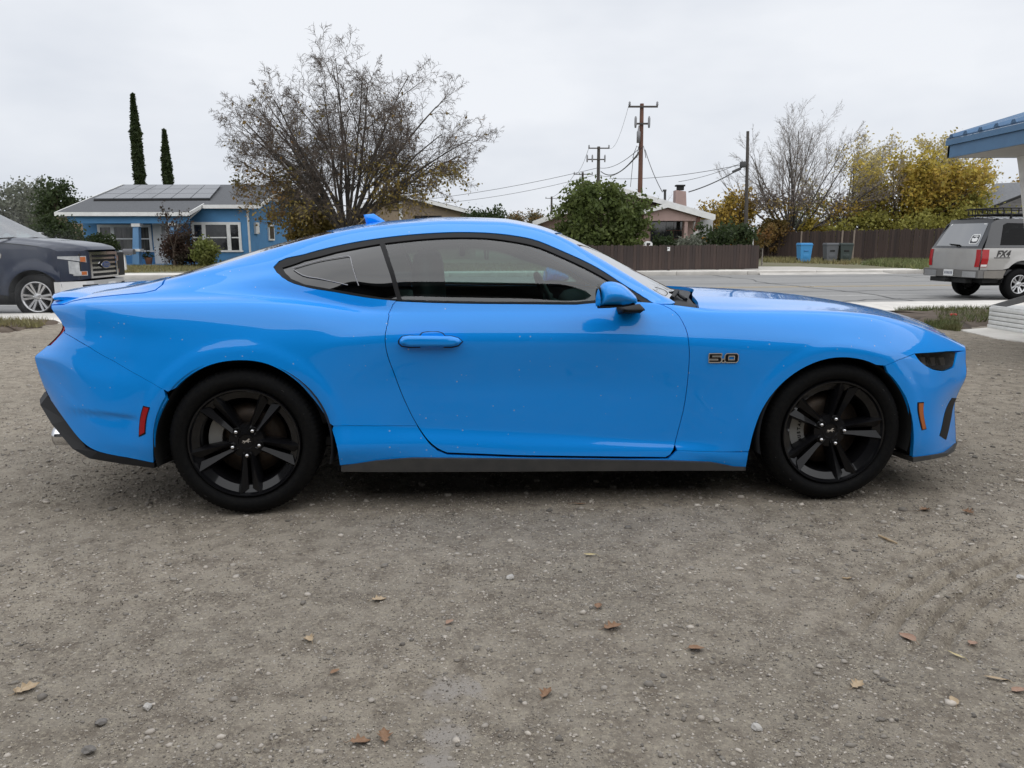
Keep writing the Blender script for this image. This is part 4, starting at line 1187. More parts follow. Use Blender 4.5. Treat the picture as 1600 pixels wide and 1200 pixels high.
bin_(1320, 42.8, bd_, MAT['dark'], 'dark green wheeled bin standing right of the grey one')

# ---- utility poles and wires
MAT['pole_wood'] = pbr('pole_wood', (.17, .082, .055), .9, var=(5, (.11, .06, .045)), stretch=(1, 1, .15))
MAT['pole_grey'] = pbr('pole_grey', (.085, .075, .068), .9, var=(5, (.06, .054, .05)), stretch=(1, 1, .15))
MAT['insulator'] = pbr('insulator', (.22, .22, .23), .4)
MAT['cable'] = pbr('cable', (.05, .05, .052), .6)
def pole(label, pt, pb, Y, arms, mat, r=.15, extra=None, armmat=None):
    top = at(pt[0], pt[1], Y); bx = at(pb[0], pb[1], Y)
    k = (0 - top.z) / (bx.z - top.z); bot = top + (bx - top) * k
    root = thing('utility_pole', label, 'utility pole', (bot.x, Y, 0), 0, 'utility poles')
    o = Vector((bot.x, Y, 0)); mb = MB()
    mb.tube([Vector((0, 0, -.3)), (top - o) * .5, top - o], [r * 1.25, r * 1.05, r * .85], 10); mb.build('shaft', mat, root)
    for (px0, px1, py, pins, hang) in arms:
        a, b2 = at(px0, py, Y) - o, at(px1, py, Y) - o
        mb = MB(); mb.box((a.x, -r - .1, a.z - .06), (b2.x, -r, a.z + .06)); arm = mb.build('crossarm', armmat or MAT['pole_grey'], root)
        for p in pins:
            c = at(p, py, Y) - o
            if hang:
                MB().lathe([(.0001, -.3), (.06, -.3), (.09, -.1), (.09, .35), (.05, .5), (.0001, .5)], 8, M=Matrix.Translation((c.x, -r - .14, c.z)) @ Matrix.Rotation(pi / 2, 4, 'X')).build('cutout', MAT['insulator'], arm)
            else:
                MB().lathe([(.0001, 0), (.05, 0), (.10, .08), (.06, .14), (.09, .2), (.04, .3), (.0001, .3)], 8, M=Matrix.Translation((c.x, -r - .05, c.z + .06)) @ Matrix.Rotation(pi / 2, 4, 'X')).build('insulator', MAT['insulator'], arm)
    if extra: extra(root, o, Y)
    return root
def main_extra(root, o, Y):
    c = at(997, 214, Y) - o
    MB().lathe([(.0001, -.45), (.13, -.45), (.14, .3), (.08, .4), (.03, .75), (.0001, .75)], 10, M=Matrix.Translation((c.x - .02, -.32, c.z)) @ Matrix.Rotation(pi / 2, 4, 'X')).build('transformer', MAT['insulator'], root)
    for dx in (-.45, -.2, .35):
        c = at(1000, 234, Y) - o
        mb = MB(); mb.tube([(c.x, -.15, c.z), (c.x + dx * .6, -.2, c.z + .25), (c.x + dx, -.2, c.z - .25), (c.x + dx * 1.2, -.2, c.z - .6)], .025, 5); mb.build('cable_loop', MAT['cable'], root)
pole('tall reddish utility pole rising behind the pink house', (1003, 162), (1000, 300), 58, [(981, 1027, 167.5, (983, 1026), False), (991, 1014, 194, (992, 1013), True)], MAT['pole_wood'], .17, main_extra)
pole('dark utility pole with two crossarms above the evergreen tree', (935.5, 229), (934.5, 300), 88, [(919, 952, 232, (920, 951), False), (917, 945, 249.5, (917, 925, 944.5), True)], MAT['pole_grey'], .2)
pole('distant utility pole just left of the two armed pole', (910.5, 269), (910, 300), 120, [(896, 926, 272.5, (897, 925), False)], MAT['pole_grey'], .2)
pole('farthest small utility pole left of the evergreen', (862, 307), (861.5, 340), 178, [(852, 872, 310, (853, 871), False)], MAT['pole_grey'], .25)
pole('lone bare pole without crossarms before the grey tree', (1168.5, 205), (1165.5, 360), 47, [], MAT['pole_grey'], .10)
def wire(label, pts, Ys, sag, r=.02, n=14, name='overhead_wire'):
    P = [at(p[0], p[1], y) for p, y in zip(pts, Ys)]
    mb = MB()
    for a, b2 in zip(P[:-1], P[1:]):
        mb.tube([a.lerp(b2, k / n) - Vector((0, 0, sag * 4 * (k / n) * (1 - k / n))) for k in range(n + 1)], r, 5)
    o = mb.build(name, MAT['cable'], None)
    return tag(o, label, 'overhead wire', 'overhead wires')
wire('upper wire sagging left from the tall pole towards the bare tree', [(999, 232), (935, 262), (600, 318)], [58, 88, 96], .5, .025)
wire('lower wire running left from the tall pole behind the bare tree', [(999, 240), (935, 272), (600, 322)], [58, 88, 96], .8, .022)
wire('thick cable looping between the tall pole and the two armed pole', [(999, 237), (939, 268)], [58, 88], .9, .05)
wire('thin wire between the tops of the tall and the two armed pole', [(982, 166), (951, 231)], [58, 88], 1.0, .012)
wire('service wire dropping steeply right from the tall pole', [(1008, 234), (1035, 300)], [57.8, 48], .2, .025)
wire('wire hanging straight down beside the tall pole', [(990, 240), (985, 292)], [57.8, 57.5], .05, .02)
wire('thin wire crossing behind the tall pole to the lone pole', [(952, 279), (1165, 256)], [70, 47], .3, .018)
wire('slack wire running from the lone pole down to the pink chimney', [(1164, 252), (1060, 284)], [47, 47.5], .15, .014)
wire('heavy black service cable from the lone pole to the pink house', [(1165, 258), (1076, 300)], [47, 46.3], .15, .035)
wire('wire between the two armed pole and the distant pole', [(920, 231), (897, 272)], [88, 120], .8, .02)
wire('wire between the distant pole and the farthest pole', [(898, 272), (853, 310)], [120, 178], 1.0, .03)
t = thing('splice_box', 'small black splice box hanging on the cable by the lone pole', 'cable box', at(1151, 266, 46.8)); MB().rbox((0, 0, 0), (.55, .12, .16), .04, M=Matrix.Rotation(rad(-24), 4, 'Y')).build('box', MAT['cable'], t)
t = thing('splice_box', 'black junction box fixed on the side of the lone pole', 'cable box', at(1161, 257, 46.8)); MB().rbox((0, 0, 0), (.36, .2, .34), .05).build('box', MAT['cable'], t)

# ---- building whose blue eave enters at the right, with its white plank steps
MAT['roof_blue'] = pbr('roof_blue', (.060, .145, .27), .32, metal=.35, coat=.3, var=(6, (.05, .12, .23)))
MAT['fascia_blue'] = pbr('fascia_blue', (.075, .175, .31), .45, var=(4, (.065, .15, .27)))
MAT['soffit'] = pbr('soffit', (.55, .55, .54), .8, var=(3, (.48, .48, .47)))
rb_ = thing('roadside_shop', 'white building whose blue metal eave and post enter at the right edge', 'building', (0, 0, 0))
c0 = at(1479.5, 247, 10.0); xe, ze = c0.x, c0.z; zt = at(1479.5, 219, 10.0).z
y0, y1 = 10.0, 2.6
rise = .30
mb = MB(); mb.box((xe, y1, ze), (xe + .045, y0, zt - .07)); mb.box((xe, y0 - .045, ze + .001), (xe + 6, y0 - .001, zt - .075)); mb.build('fascia', MAT['fascia_blue'], rb_)
mb = MB(); mb.box((xe - .025, y1, zt - .068), (xe + .05, y0 + .02, zt)); mb.build('drip_edge', MAT['fascia_blue'], rb_)
mb = MB(); mb.prism([(xe - .02, y0 + .02, zt + .003), (xe + 6, y0 + .02, zt + 6 * rise), (xe + 6, y0 + .02, zt + 6 * rise + .02), (xe - .02, y0 + .02, zt + .023)], (0, y1 - y0, 0)); mb.build('roof', MAT['roof_blue'], rb_)
k = 0
yy = y0 - .05
while yy > y1:
    mb = MB(); mb.prism([(xe - .03, yy, zt + .02), (xe - .03, yy - .10, zt + .02), (xe - .03, yy - .075, zt + .06), (xe - .03, yy - .025, zt + .06)], (6, 0, 6 * rise)); mb.build('roof_rib', MAT['roof_blue'], rb_)
    yy -= .30
mb = MB(); mb.box((xe + .05, y1, ze + .002), (xe + 6, y0 - .05, ze + .02)); mb.build('soffit', MAT['soffit'], rb_)
pl = [at(1588, 249, 9.85), at(1591, 262, 9.85), at(1600, 352, 9.85)]
bz = .36
d_ = (pl[2] - pl[1]); e = pl[1] + d_ * ((bz - pl[1].z) / d_.z)
mb = MB(); mb.prism([Vector((pl[0].x, 9.85, ze + .001)), pl[1], e, e + Vector((.30, 0, 0)), Vector((pl[1].x + .55, 9.85, ze + .001))], (0, -.16, 0)); mb.build('post', MAT['white_paint'], rb_)
mb = MB(); mb.box((7.6, y1, 0), (7.75, y0 - .6, ze + .001)); mb.build('wall', MAT['white_paint'], rb_)
s0, s1 = gnd(1541, 513.5), gnd(1625, 527)
dv = (s1 - s0).normalized()
nv = Vector((-dv.y, dv.x, 0)); nv = nv if nv.y > 0 else -nv
lp = thing('plank_landing', 'low white plank landing under the eave at the right edge', 'steps', s0, math.atan2(dv.y, dv.x))
Hs = .30; np_ = 5
for i in range(np_):
    z = .01 + i * Hs / np_
    MB().rbox((1.0 + .01 * (i % 2), .02 + .004 * (i % 3), z + Hs / np_ / 2), (2.0, .03, Hs / np_ - .007), .004, 1).build('plank', MAT['white_paint'], lp)
mb = MB(); mb.box((.03, .04, .0), (2.0, 1.3, Hs - .004)); mb.build('core', MAT['dark'], lp)
for i in range(8):
    MB().rbox((1.0, .10 + i * .16, Hs + .014), (2.0, .152, .024), .004, 1).build('deck_board', MAT['white_paint'], lp)
mb = MB(); a = at(1551, 480, s0.y + .05); mr = pbr('rail_grey', (.13, .13, .13), .5, var=(5, (.10, .10, .10)))
rl = thing('ramp_rail', 'dark grey rail lying sloped above the white plank landing', 'rail', a)
e = at(1630, 459, s1.y + .1) - a
mb.prism([(0, 0, -.045), (e.x, e.y, e.z - .05), (e.x, e.y, e.z + .04), (0, 0, .02)], (0, .06, 0)); mb.build('bar', mr, rl)
# workshop behind the photographer: the coupe's doors and windows mirror it
wk = thing('workshop', 'long low workshop facing the coupe, mirrored in its doors', 'building', (0, -4.2, 0))
MB().box((-16, -6, 0), (15, 0, 4.6)).build('wall', pbr('workshop_wall', (.05, .05, .05), .8, var=(1, (.04, .04, .04))), wk)
MB().box((-16.5, -6.5, 4.603), (15.5, .5, 4.9)).build('roof', MAT['roof_dark'], wk)
for k in range(4):
    MB().box((-13 + k * 7.2, .001, 0), (-9.2 + k * 7.2, .06, 3.1)).build('roller_door', pbr('roller_door', (.10, .10, .10), .6), wk)
# ================================================================== the blue coupe
car = thing('sports_car', 'bright blue two door fastback coupe with black alloy wheels parked on the gravel', 'car', C0, YAW_CAR)
_camc = Vector(((Vector((0, 0, CAMZ)) - C0).dot(_cx), (Vector((0, 0, CAMZ)) - C0).dot(_cy), CAMZ))

def px2car(px, py, y):
    px, py, y = np.asarray(px, float), np.asarray(py, float), np.asarray(y, float)
    u, v = (px - 800) / F, (600 - py) / F
    dx, dy, dz = u, CP + v * SP, -SP + v * CP
    ex = dx * _cx.x + dy * _cx.y
    ey = dx * _cy.x + dy * _cy.y
    t = (y - _camc.y) / ey
    return np.stack([_camc.x + ex * t, np.broadcast_to(y, t.shape), _camc.z + dz * t], -1)

def car2px(P):
    wx = C0.x + P[..., 0] * _cx.x + P[..., 1] * _cy.x
    wy = C0.y + P[..., 0] * _cx.y + P[..., 1] * _cy.y
    wz = P[..., 2] - CAMZ
    d = wy * CP - wz * SP
    up = wy * SP + wz * CP
    return np.stack([800 + F * wx / d, 600 - F * up / d], -1)

def pchip_slopes(x, y):
    h = np.diff(x)
    sh = (len(h),) + (1,) * (y.ndim - 1)
    H = h.reshape(sh)
    dl = np.diff(y, axis=0) / H
    m = np.zeros_like(y)
    w1 = 2 * H[1:] + H[:-1]; w2 = H[1:] + 2 * H[:-1]
    a, b = dl[:-1], dl[1:]
    ok = a * b > 0
    with np.errstate(divide='ignore', invalid='ignore'):
        hm = (w1 + w2) / (w1 / np.where(ok, a, 1) + w2 / np.where(ok, b, 1))
    m[1:-1] = np.where(ok, hm, 0)
    m[0], m[-1] = dl[0], dl[-1]
    return m

def hermite(x, y, m, q):
    i = np.clip(np.searchsorted(x, q, side='right') - 1, 0, len(x) - 2)
    h = (x[i + 1] - x[i]); s = (q - x[i]) / h
    sh = (len(q),) + (1,) * (y.ndim - 1)
    h, s = h.reshape(sh), s.reshape(sh)
    return ((1 + 2 * s) * (1 - s) ** 2 * y[i] + s * (1 - s) ** 2 * h * m[i]
            + s * s * (3 - 2 * s) * y[i + 1] + s * s * (s - 1) * h * m[i + 1])

def pchip(x, y, q):
    x, y = np.asarray(x, float), np.asarray(y, float)
    return hermite(x, y, pchip_slopes(x, y), q)

def blur(A, sig, axis=0):
    r = int(3 * sig) + 1
    k = np.exp(-0.5 * (np.arange(-r, r + 1) / sig) ** 2); k /= k.sum()
    A = np.moveaxis(A, axis, 0)
    lo = 2 * A[0] - A[r:0:-1]; hi = 2 * A[-1] - A[-2:-r - 2:-1]
    B = np.concatenate([lo, A, hi], 0)
    out = sum(k[j] * B[j:j + len(A)] for j in range(2 * r + 1))
    return np.moveaxis(out, 0, axis)

ROWS = [
 # bottom edge of the painted body
 [(74,617,.30),(90,640,.22),(134,698,.12),(152,706,.10),(240,723,.06),(380,729,.05),(531,729,.06),(640,718,.07),(800,719,.07),(1000,721,.07),(1112,724,.07),(1165,733,.06),(1300,728,.05),(1426,715,.06),(1480,707,.15),(1494,698,.28)],
 # rocker / lower bulge
 [(64,592,.30),(90,615,.21),(134,665,.11),(200,690,.06),(260,697,.035),(380,700,.03),(531,700,.035),(600,697,.056),(660,695,.070),(850,699,.077),(1050,704,.073),(1112,710,.06),(1165,712,.045),(1300,700,.03),(1426,690,.04),(1470,682,.10),(1493,668,.27)],
 # undercut
 [(57,570,.30),(90,592,.205),(140,640,.105),(209,652,.055),(260,658,.035),(380,664,.02),(522,666,.05),(590,666,.07),(653,667,.088),(850,675,.095),(1056,688,.088),(1110,688,.068),(1180,680,.04),(1300,665,.02),(1423,650,.03),(1465,645,.08),(1492,632,.26)],
 # lower door
 [(54.5,559,.30),(85,566,.20),(130,592,.125),(200,608,.066),(260,612,.035),(380,612,.014),(500,615,.045),(600,610,.078),(700,610,.09),(850,612,.094),(1000,615,.088),(1100,615,.068),(1190,610,.035),(1300,600,.012),(1400,600,.02),(1460,600,.07),(1509,590,.26)],
 # character line
 [(73,541,.30),(92,543,.205),(130,549,.152),(200,557,.090),(260,560,.052),(371,553,.022),(480,545,.042),(600,535,.062),(700,533,.068),(850,533,.068),(1000,535,.066),(1077,538,.056),(1190,545,.028),(1300,546,.008),(1400,560,.02),(1440,568,.06),(1490,573,.16),(1509,562,.29)],
 # upper shoulder
 [(98,508.5,.27),(112,510,.200),(150,513,.158),(200,516,.105),(250,518,.075),(371,517,.044),(480,513,.060),(575,508,.088),(700,507,.09),(850,507,.09),(1000,508,.09),(1070,510,.085),(1180,511,.065),(1300,514,.055),(1380,525,.065),(1430,537,.095),(1480,548,.18),(1509,549,.30)],
 # haunch ridge, belt, fender crown
 [(79,477,.33),(117,475,.21),(200,472,.15),(290,470,.125),(371,469,.118),(440,472,.125),(520,481,.135),(575,489,.13),(640,490,.122),(800,490,.12),(1000,490,.12),(1060,489,.122),(1120,489,.118),(1270,490,.118),(1360,496,.13),(1405,506,.15),(1453,521,.20),(1485,535,.26),(1508,543,.33)],
 # small ledge above the haunch ridge
 [(82,473,.35),(117,471.5,.25),(200,467.5,.205),(290,465,.185),(371,464,.178),(440,467,.178),(520,476,.168),(575,485,.148),(640,487.5,.128),(800,487.5,.126),(1000,487.5,.126),(1060,486.5,.128),(1120,487,.126),(1270,488,.128),(1360,494,.143),(1405,504,.165),(1453,518.5,.215),(1485,533,.27),(1508,542,.345)],
 # window bottom, deck side, hood seam
 [(84,470,.38),(117,467,.31),(160,462.5,.27),(240,456,.262),(300,450,.262),(371,443,.25),(427,436,.225),(475,446,.20),(525,456,.178),(612,471,.152),(800,475,.146),(1022,475,.152),(1045,476,.16),(1080,480,.16),(1120,484,.15),(1270,485.5,.15),(1360,491,.165),(1405,500.5,.195),(1450,515,.25),(1486,530,.31),(1507,540,.38)],
 # window top, hood ridge
 [(97,467,.46),(130,460.5,.44),(200,451,.44),(265,436,.42),(315,424,.40),(371,414,.37),(427,406,.335),(475,396,.325),(525,384,.325),(600,371,.33),(675,364,.335),(725,362.5,.335),(800,367.5,.33),(880,392.5,.30),(930,416,.265),(980,446,.222),(1022,470,.182),(1048,473,.19),(1080,472,.25),(1120,473,.30),(1270,478.5,.31),(1360,486,.32),(1405,496,.34),(1447,509.5,.385),(1480,524.5,.44),(1498,535,.50)],
 # roof edge, screen edge, hood bulge
 [(110,464,.62),(140,456.5,.62),(200,448,.60),(265,434.5,.55),(315,421,.51),(371,405,.475),(440,384.5,.46),(522,363.5,.45),(570,355,.45),(650,347,.45),(700,344.5,.45),(780,346,.45),(830,354,.44),(866,365,.43),(930,399,.385),(980,428.5,.335),(1030,459,.265),(1052,468,.27),(1080,462,.46),(1120,463,.50),(1270,470,.50),(1360,482,.50),(1405,492.5,.52),(1445,507.5,.56),(1470,519,.62),(1482,527,.68)],
 # centre line
 [(122,461,.958),(150,455,.958),(200,447,.958),(265,432,.958),(315,417.5,.958),(371,400,.958),(440,379,.958),(522,358.5,.958),(570,349.5,.958),(650,341.5,.958),(700,339,.958),(780,341,.958),(830,349.5,.958),(866,360.5,.958),(930,389,.958),(992,422,.958),(1030,441,.958),(1050,450,.958),(1078,450,.958),(1120,451,.958),(1210,457,.958),(1300,468,.958),(1360,480,.958),(1405,492,.958),(1440,505,.958),(1458,515,.958),(1466,521,.958)],
]
NU, NV = 420, 230
_u = np.linspace(0, 1, NU)
net = []
RAWS = []
for r in ROWS:
    a = np.array(r, float)
    q = a[0, 0] + (a[-1, 0] - a[0, 0]) * _u
    py = pchip(a[:, 0], a[:, 1], q)
    yy = pchip(a[:, 0], a[:, 2], q)
    sg = 4.2
    if r is ROWS[-1] or r is ROWS[-2]: sg = 2.0
    py, yy = blur(py, sg), blur(yy, sg)
    if len(net) == 9 and not any(isinstance(x, str) for x in RAWS[-1:]):
        # barrel curve of the side glass: one more row half way up, slightly prouder than a straight pane
        q0, p0, y0 = RAWS[-1]
        qm, pm, ym = (q0 + q) / 2, (p0 + py) / 2, (y0 + yy) / 2
        w = np.clip((qm - 440) / 120, 0, 1) * np.clip((1010 - qm) / 140, 0, 1)
        ym = ym - .046 * w * w * (3 - 2 * w)
        net.append(px2car(qm, pm, ym))
    RAWS.append((q, py, yy))
    net.append(px2car(q, py, yy))
net = np.array(net)                              # rows, NU, 3
gh = net[-2].copy(); gh[:, 1] = CW - gh[:, 1]
net2 = np.concatenate([net, gh[None]], 0)
_ch = np.linalg.norm(np.diff(net2, axis=0), axis=2).mean(1)
_kn = np.concatenate([[0], np.cumsum(_ch)])
VMAX = _kn[-2]
_kall = _kn
_vq = np.linspace(0, VMAX, NV)
G = hermite(_kall, net2, pchip_slopes(_kall, net2), _vq)  # NV, NU, 3
G = blur(G, 1.2, 0)
G[-1, :, 1] = CW / 2
_kn = np.delete(_kall, 9)      # control rows by their own number again
ULEN = 4.7
WHEEL_R = 0.336
HUBS = [(0.0, WHEEL_R), (WB, WHEEL_R)]
ARCH = []
# wheel-arch lips stand slightly proud of the panels
for (hx, px, py) in ((0.0, 371, 563), (WB, 1312, 559)):
    top = px2car(px, py, 0.01)
    rr = math.hypot(top[0] - hx, top[2] - WHEEL_R)
    ARCH.append(rr)
    d = np.hypot(G[..., 0] - hx, G[..., 2] - WHEEL_R)
    s = np.clip((rr + 0.095 - d) / 0.055, 0, 1)
    s = s * s * (3 - 2 * s)
    G[..., 1] -= 0.0065 * s

# short crease pressed into the rear bumper corner
_p = car2px(G)
_w = np.clip((_p[..., 0] - 92) / 40, 0, 1) * np.clip((222 - _p[..., 0]) / 22, 0, 1)
_d = _p[..., 1] - (642 + (_p[..., 0] - 106) * .097)
G[..., 1] += .011 * _w * np.clip((_d + 3) / 6, 0, 1) * np.clip((46 - _d) / 43, 0, 1)

def grid_normals(G):
    du = np.gradient(G, axis=1); dv = np.gradient(G, axis=0)
    n = np.cross(du, dv)
    n /= np.linalg.norm(n, axis=2, keepdims=True) + 1e-12
    return n
NRM = grid_normals(G)
if NRM[NV // 3, NU // 2, 1] > 0: NRM = -NRM      # outward is -y on this side
PXG = car2px(G)
_toc = np.array([_camc.x, _camc.y, _camc.z]) - G
FACING = (NRM * _toc).sum(2) > 0

def bil(A, uv):
    """uv in metres-like surface coordinates -> sample of grid A"""
    a = np.clip(np.asarray(uv)[:, 0] / ULEN * (NU - 1), 0, NU - 1.0001)
    b = np.clip(np.asarray(uv)[:, 1] / VMAX * (NV - 1), 0, NV - 1.0001)
    i, j = a.astype(int), b.astype(int)
    fa, fb = (a - i)[:, None], (b - j)[:, None]
    return (A[j, i] * (1 - fa) * (1 - fb) + A[j, i + 1] * fa * (1 - fb)
            + A[j + 1, i] * (1 - fa) * fb + A[j + 1, i + 1] * fa * fb)

def uv_of(px, py):
    d = np.hypot(PXG[..., 0] - px, PXG[..., 1] - py) + np.where(FACING, 0, 6.0)
    j, i = np.unravel_index(np.argmin(d), d.shape)
    uv = np.array([[i / (NU - 1) * ULEN, j / (NV - 1) * VMAX]])
    best, bd = uv.copy(), d[j, i]
    for _ in range(6):
        p = bil(PXG, uv)[0]
        e = np.array([px, py]) - p
        h = 0.004
        Ju = (bil(PXG, uv + [[h, 0]])[0] - p) / h
        Jv = (bil(PXG, uv + [[0, h]])[0] - p) / h
        det = Ju[0] * Jv[1] - Ju[1] * Jv[0]
        if abs(det) < 1e3: break
        du = (e[0] * Jv[1] - e[1] * Jv[0]) / det
        dv = (Ju[0] * e[1] - Ju[1] * e[0]) / det
        st = np.clip([du, dv], -0.03, 0.03)
        uv = uv + st[None]
        uv[:, 0] = np.clip(uv[:, 0], 0, ULEN); uv[:, 1] = np.clip(uv[:, 1], 0, VMAX)
        dd = np.hypot(*(bil(PXG, uv)[0] - [px, py]))
        if dd < bd: best, bd = uv.copy(), dd
    return best[0]

def pix(pts):
    return [tuple(uv_of(*p)) for p in pts]

def smooth_chain(pts, n):
    """Catmull-Rom through px points (open chain)"""
    P = np.array(pts, float)
    t = np.concatenate([[0], np.cumsum(np.hypot(*np.diff(P, axis=0).T))])
    m = np.gradient(P, t, axis=0) if len(P) > 2 else np.repeat((P[1:] - P[:-1]) / t[-1], 2, 0)
    return [tuple(p) for p in hermite(t, P, m, np.linspace(0, t[-1], n))]

def inside(poly, pts):
    poly = np.asarray(poly); x, y = pts[:, 0], pts[:, 1]
    c = np.zeros(len(pts), bool)
    n = len(poly)
    for i in range(n):
        x0, y0 = poly[i]; x1, y1 = poly[(i + 1) % n]
        if y0 == y1: continue
        k = ((y0 > y) != (y1 > y)) & (x < (x1 - x0) * (y - y0) / (y1 - y0) + x0)
        c ^= k
    return c

def seg_dist(poly, pts):
    poly = np.asarray(poly); d = np.full(len(pts), 1e9)
    n = len(poly)
    for i in range(n):
        a, b = poly[i], poly[(i + 1) % n]
        ab = b - a; L2 = ab @ ab
        if L2 < 1e-14: continue
        t = np.clip(((pts - a) @ ab) / L2, 0, 1)
        d = np.minimum(d, np.hypot(*(pts - a - t[:, None] * ab).T))
    return d

def resample(poly, step):
    out = []
    n = len(poly)
    for i in range(n):
        a, b = np.array(poly[i]), np.array(poly[(i + 1) % n])
        k = max(1, int(round(np.hypot(*(b - a)) / step)))
        for j in range(k):
            out.append(a + (b - a) * j / k)
    o2 = [out[0]]
    for p in out[1:]:
        if np.hypot(*(p - o2[-1])) > 0.002: o2.append(p)
    if np.hypot(*(o2[0] - o2[-1])) < 0.002: o2.pop()
    return np.array(o2)

def area(p):
    p = np.asarray(p); q = np.roll(p, -1, 0)
    return 0.5 * (p[:, 0] * q[:, 1] - q[:, 0] * p[:, 1]).sum()

def inset_poly(p, d):
    p = np.asarray(p)
    if area(p) < 0: p = p[::-1]
    t0 = p - np.roll(p, 1, 0); t1 = np.roll(p, -1, 0) - p
    t0 /= np.linalg.norm(t0, axis=1, keepdims=True) + 1e-9
    t1 /= np.linalg.norm(t1, axis=1, keepdims=True) + 1e-9
    n = np.stack([-(t0 + t1)[:, 1], (t0 + t1)[:, 0]], 1)
    n /= np.linalg.norm(n, axis=1, keepdims=True) + 1e-9
    return p + n * d

def cdt_fill(outer, holes, step):
    outer = np.asarray(outer)
    lo, hi = outer.min(0), outer.max(0)
    gx = np.arange(lo[0], hi[0], step); gy = np.arange(lo[1], hi[1], step * 0.87)
    X, Y = np.meshgrid(gx, gy)
    X = X + (np.arange(len(gy)) % 2)[:, None] * step * 0.5
    pts = np.stack([X.ravel(), Y.ravel()], 1)
    k = inside(outer, pts) & (seg_dist(outer, pts) > step * 0.45)
    for h in holes:
        k &= ~inside(h, pts) & (seg_dist(h, pts) > step * 0.45)
    pts = pts[k]
    vs = [Vector(p) for p in outer]; es = [(i, (i + 1) % len(outer)) for i in range(len(outer))]
    for h in holes:
        b = len(vs)
        vs += [Vector(p) for p in h]; es += [(b + i, b + (i + 1) % len(h)) for i in range(len(h))]
    vs += [Vector(p) for p in pts]
    V, E, Fc, _, _, _ = delaunay_2d_cdt(vs, es, [], 0, 1e-5)
    V = np.array([tuple(v) for v in V]); T = np.array([f for f in Fc if len(f) == 3])
    c = V[T].mean(1)
    k = inside(outer, c)
    for h in holes: k &= ~inside(h, c)
    T = T[k]
    # boundary edges
    e = np.concatenate([T[:, [0, 1]], T[:, [1, 2]], T[:, [2, 0]]])
    key = {}
    for a, b in e:
        kk = (min(a, b), max(a, b))
        key[kk] = None if kk in key else (a, b)
    B = [x for x in key.values() if x is not None]
    return V, T, B

def skin(name, outer, mat, parent=None, holes=(), off=0.0, flange=0.02, step=0.02, gap=0.0022, mirror=None, flip_side=False, Gs=None, Ns=None, out=None):
    """a panel of the body surface: outline in surface coordinates, turned-in edge, optional mirror half ('join' or 'copy')"""
    Gs = G if Gs is None else Gs; Ns = NRM if Ns is None else Ns
    o = resample(outer, step * 0.8)
    if gap: o = inset_poly(o, gap)
    hs = [inset_poly(resample(h, step * 0.8), -gap) for h in holes]
    V, T, B = cdt_fill(o, hs, step)
    P = bil(Gs, V); N = bil(Ns, V)
    N /= np.linalg.norm(N, axis=1, keepdims=True) + 1e-9
    P = P + N * off
    a, b, c = P[T[:, 0]], P[T[:, 1]], P[T[:, 2]]
    fl = (np.cross(b - a, c - a) * N[T[:, 0]]).sum(1) < 0
    T[fl] = T[fl][:, ::-1]
    if len(fl) and fl.mean() > 0.5: B = [(q, p) for p, q in B]
    vs, fs, nr = [P], [T], [N]
    nb = len(P)
    if flange:
        FB = []
        ids = {}
        A0, A1, ns = [], [], []
        for p, q in B:
            e = P[q] - P[p]; e /= np.linalg.norm(e) + 1e-9
            sd = np.cross(e, N[p])
            k = len(A0)
            A0 += [P[p], P[q], P[q] - N[q] * flange, P[p] - N[p] * flange]
            ns += [sd] * 4
            FB.append((nb + k, nb + k + 3, nb + k + 2)); FB.append((nb + k, nb + k + 2, nb + k + 1))
        if A0:
            vs.append(np.array(A0)); nr.append(np.array(ns)); fs.append(np.array(FB))
    V3 = np.concatenate(vs); T3 = np.concatenate(fs); N3 = np.concatenate(nr)
    res = []
    def emit(V3, T3, N3):
        me = bpy.data.meshes.new(name)
        me.vertices.add(len(V3)); me.vertices.foreach_set('co', V3.astype(np.float32).ravel())
        me.loops.add(len(T3) * 3); me.loops.foreach_set('vertex_index', T3.astype(np.int32).ravel())
        me.polygons.add(len(T3)); me.polygons.foreach_set('loop_start', np.arange(0, len(T3) * 3, 3, dtype=np.int32))
        me.polygons.foreach_set('use_smooth', np.ones(len(T3), bool))
        me.update(calc_edges=True)
        me.normals_split_custom_set_from_vertices([tuple(n) for n in N3])
        return link(name, me, parent, mat)
    def mir(V3, T3, N3):
        V = V3.copy(); V[:, 1] = CW - V[:, 1]
        N = N3.copy(); N[:, 1] *= -1
        return V, T3[:, ::-1], N
    if mirror == 'join':
        Vm, Tm, Nm = mir(V3, T3, N3)
        return emit(np.concatenate([V3, Vm]), np.concatenate([T3, Tm + len(V3)]), np.concatenate([N3, Nm]))
    o1 = emit(V3, T3, N3)
    if mirror == 'copy':
        o2 = emit(*mir(V3, T3, N3))
        if out is not None: out.append(o2)
    return o1

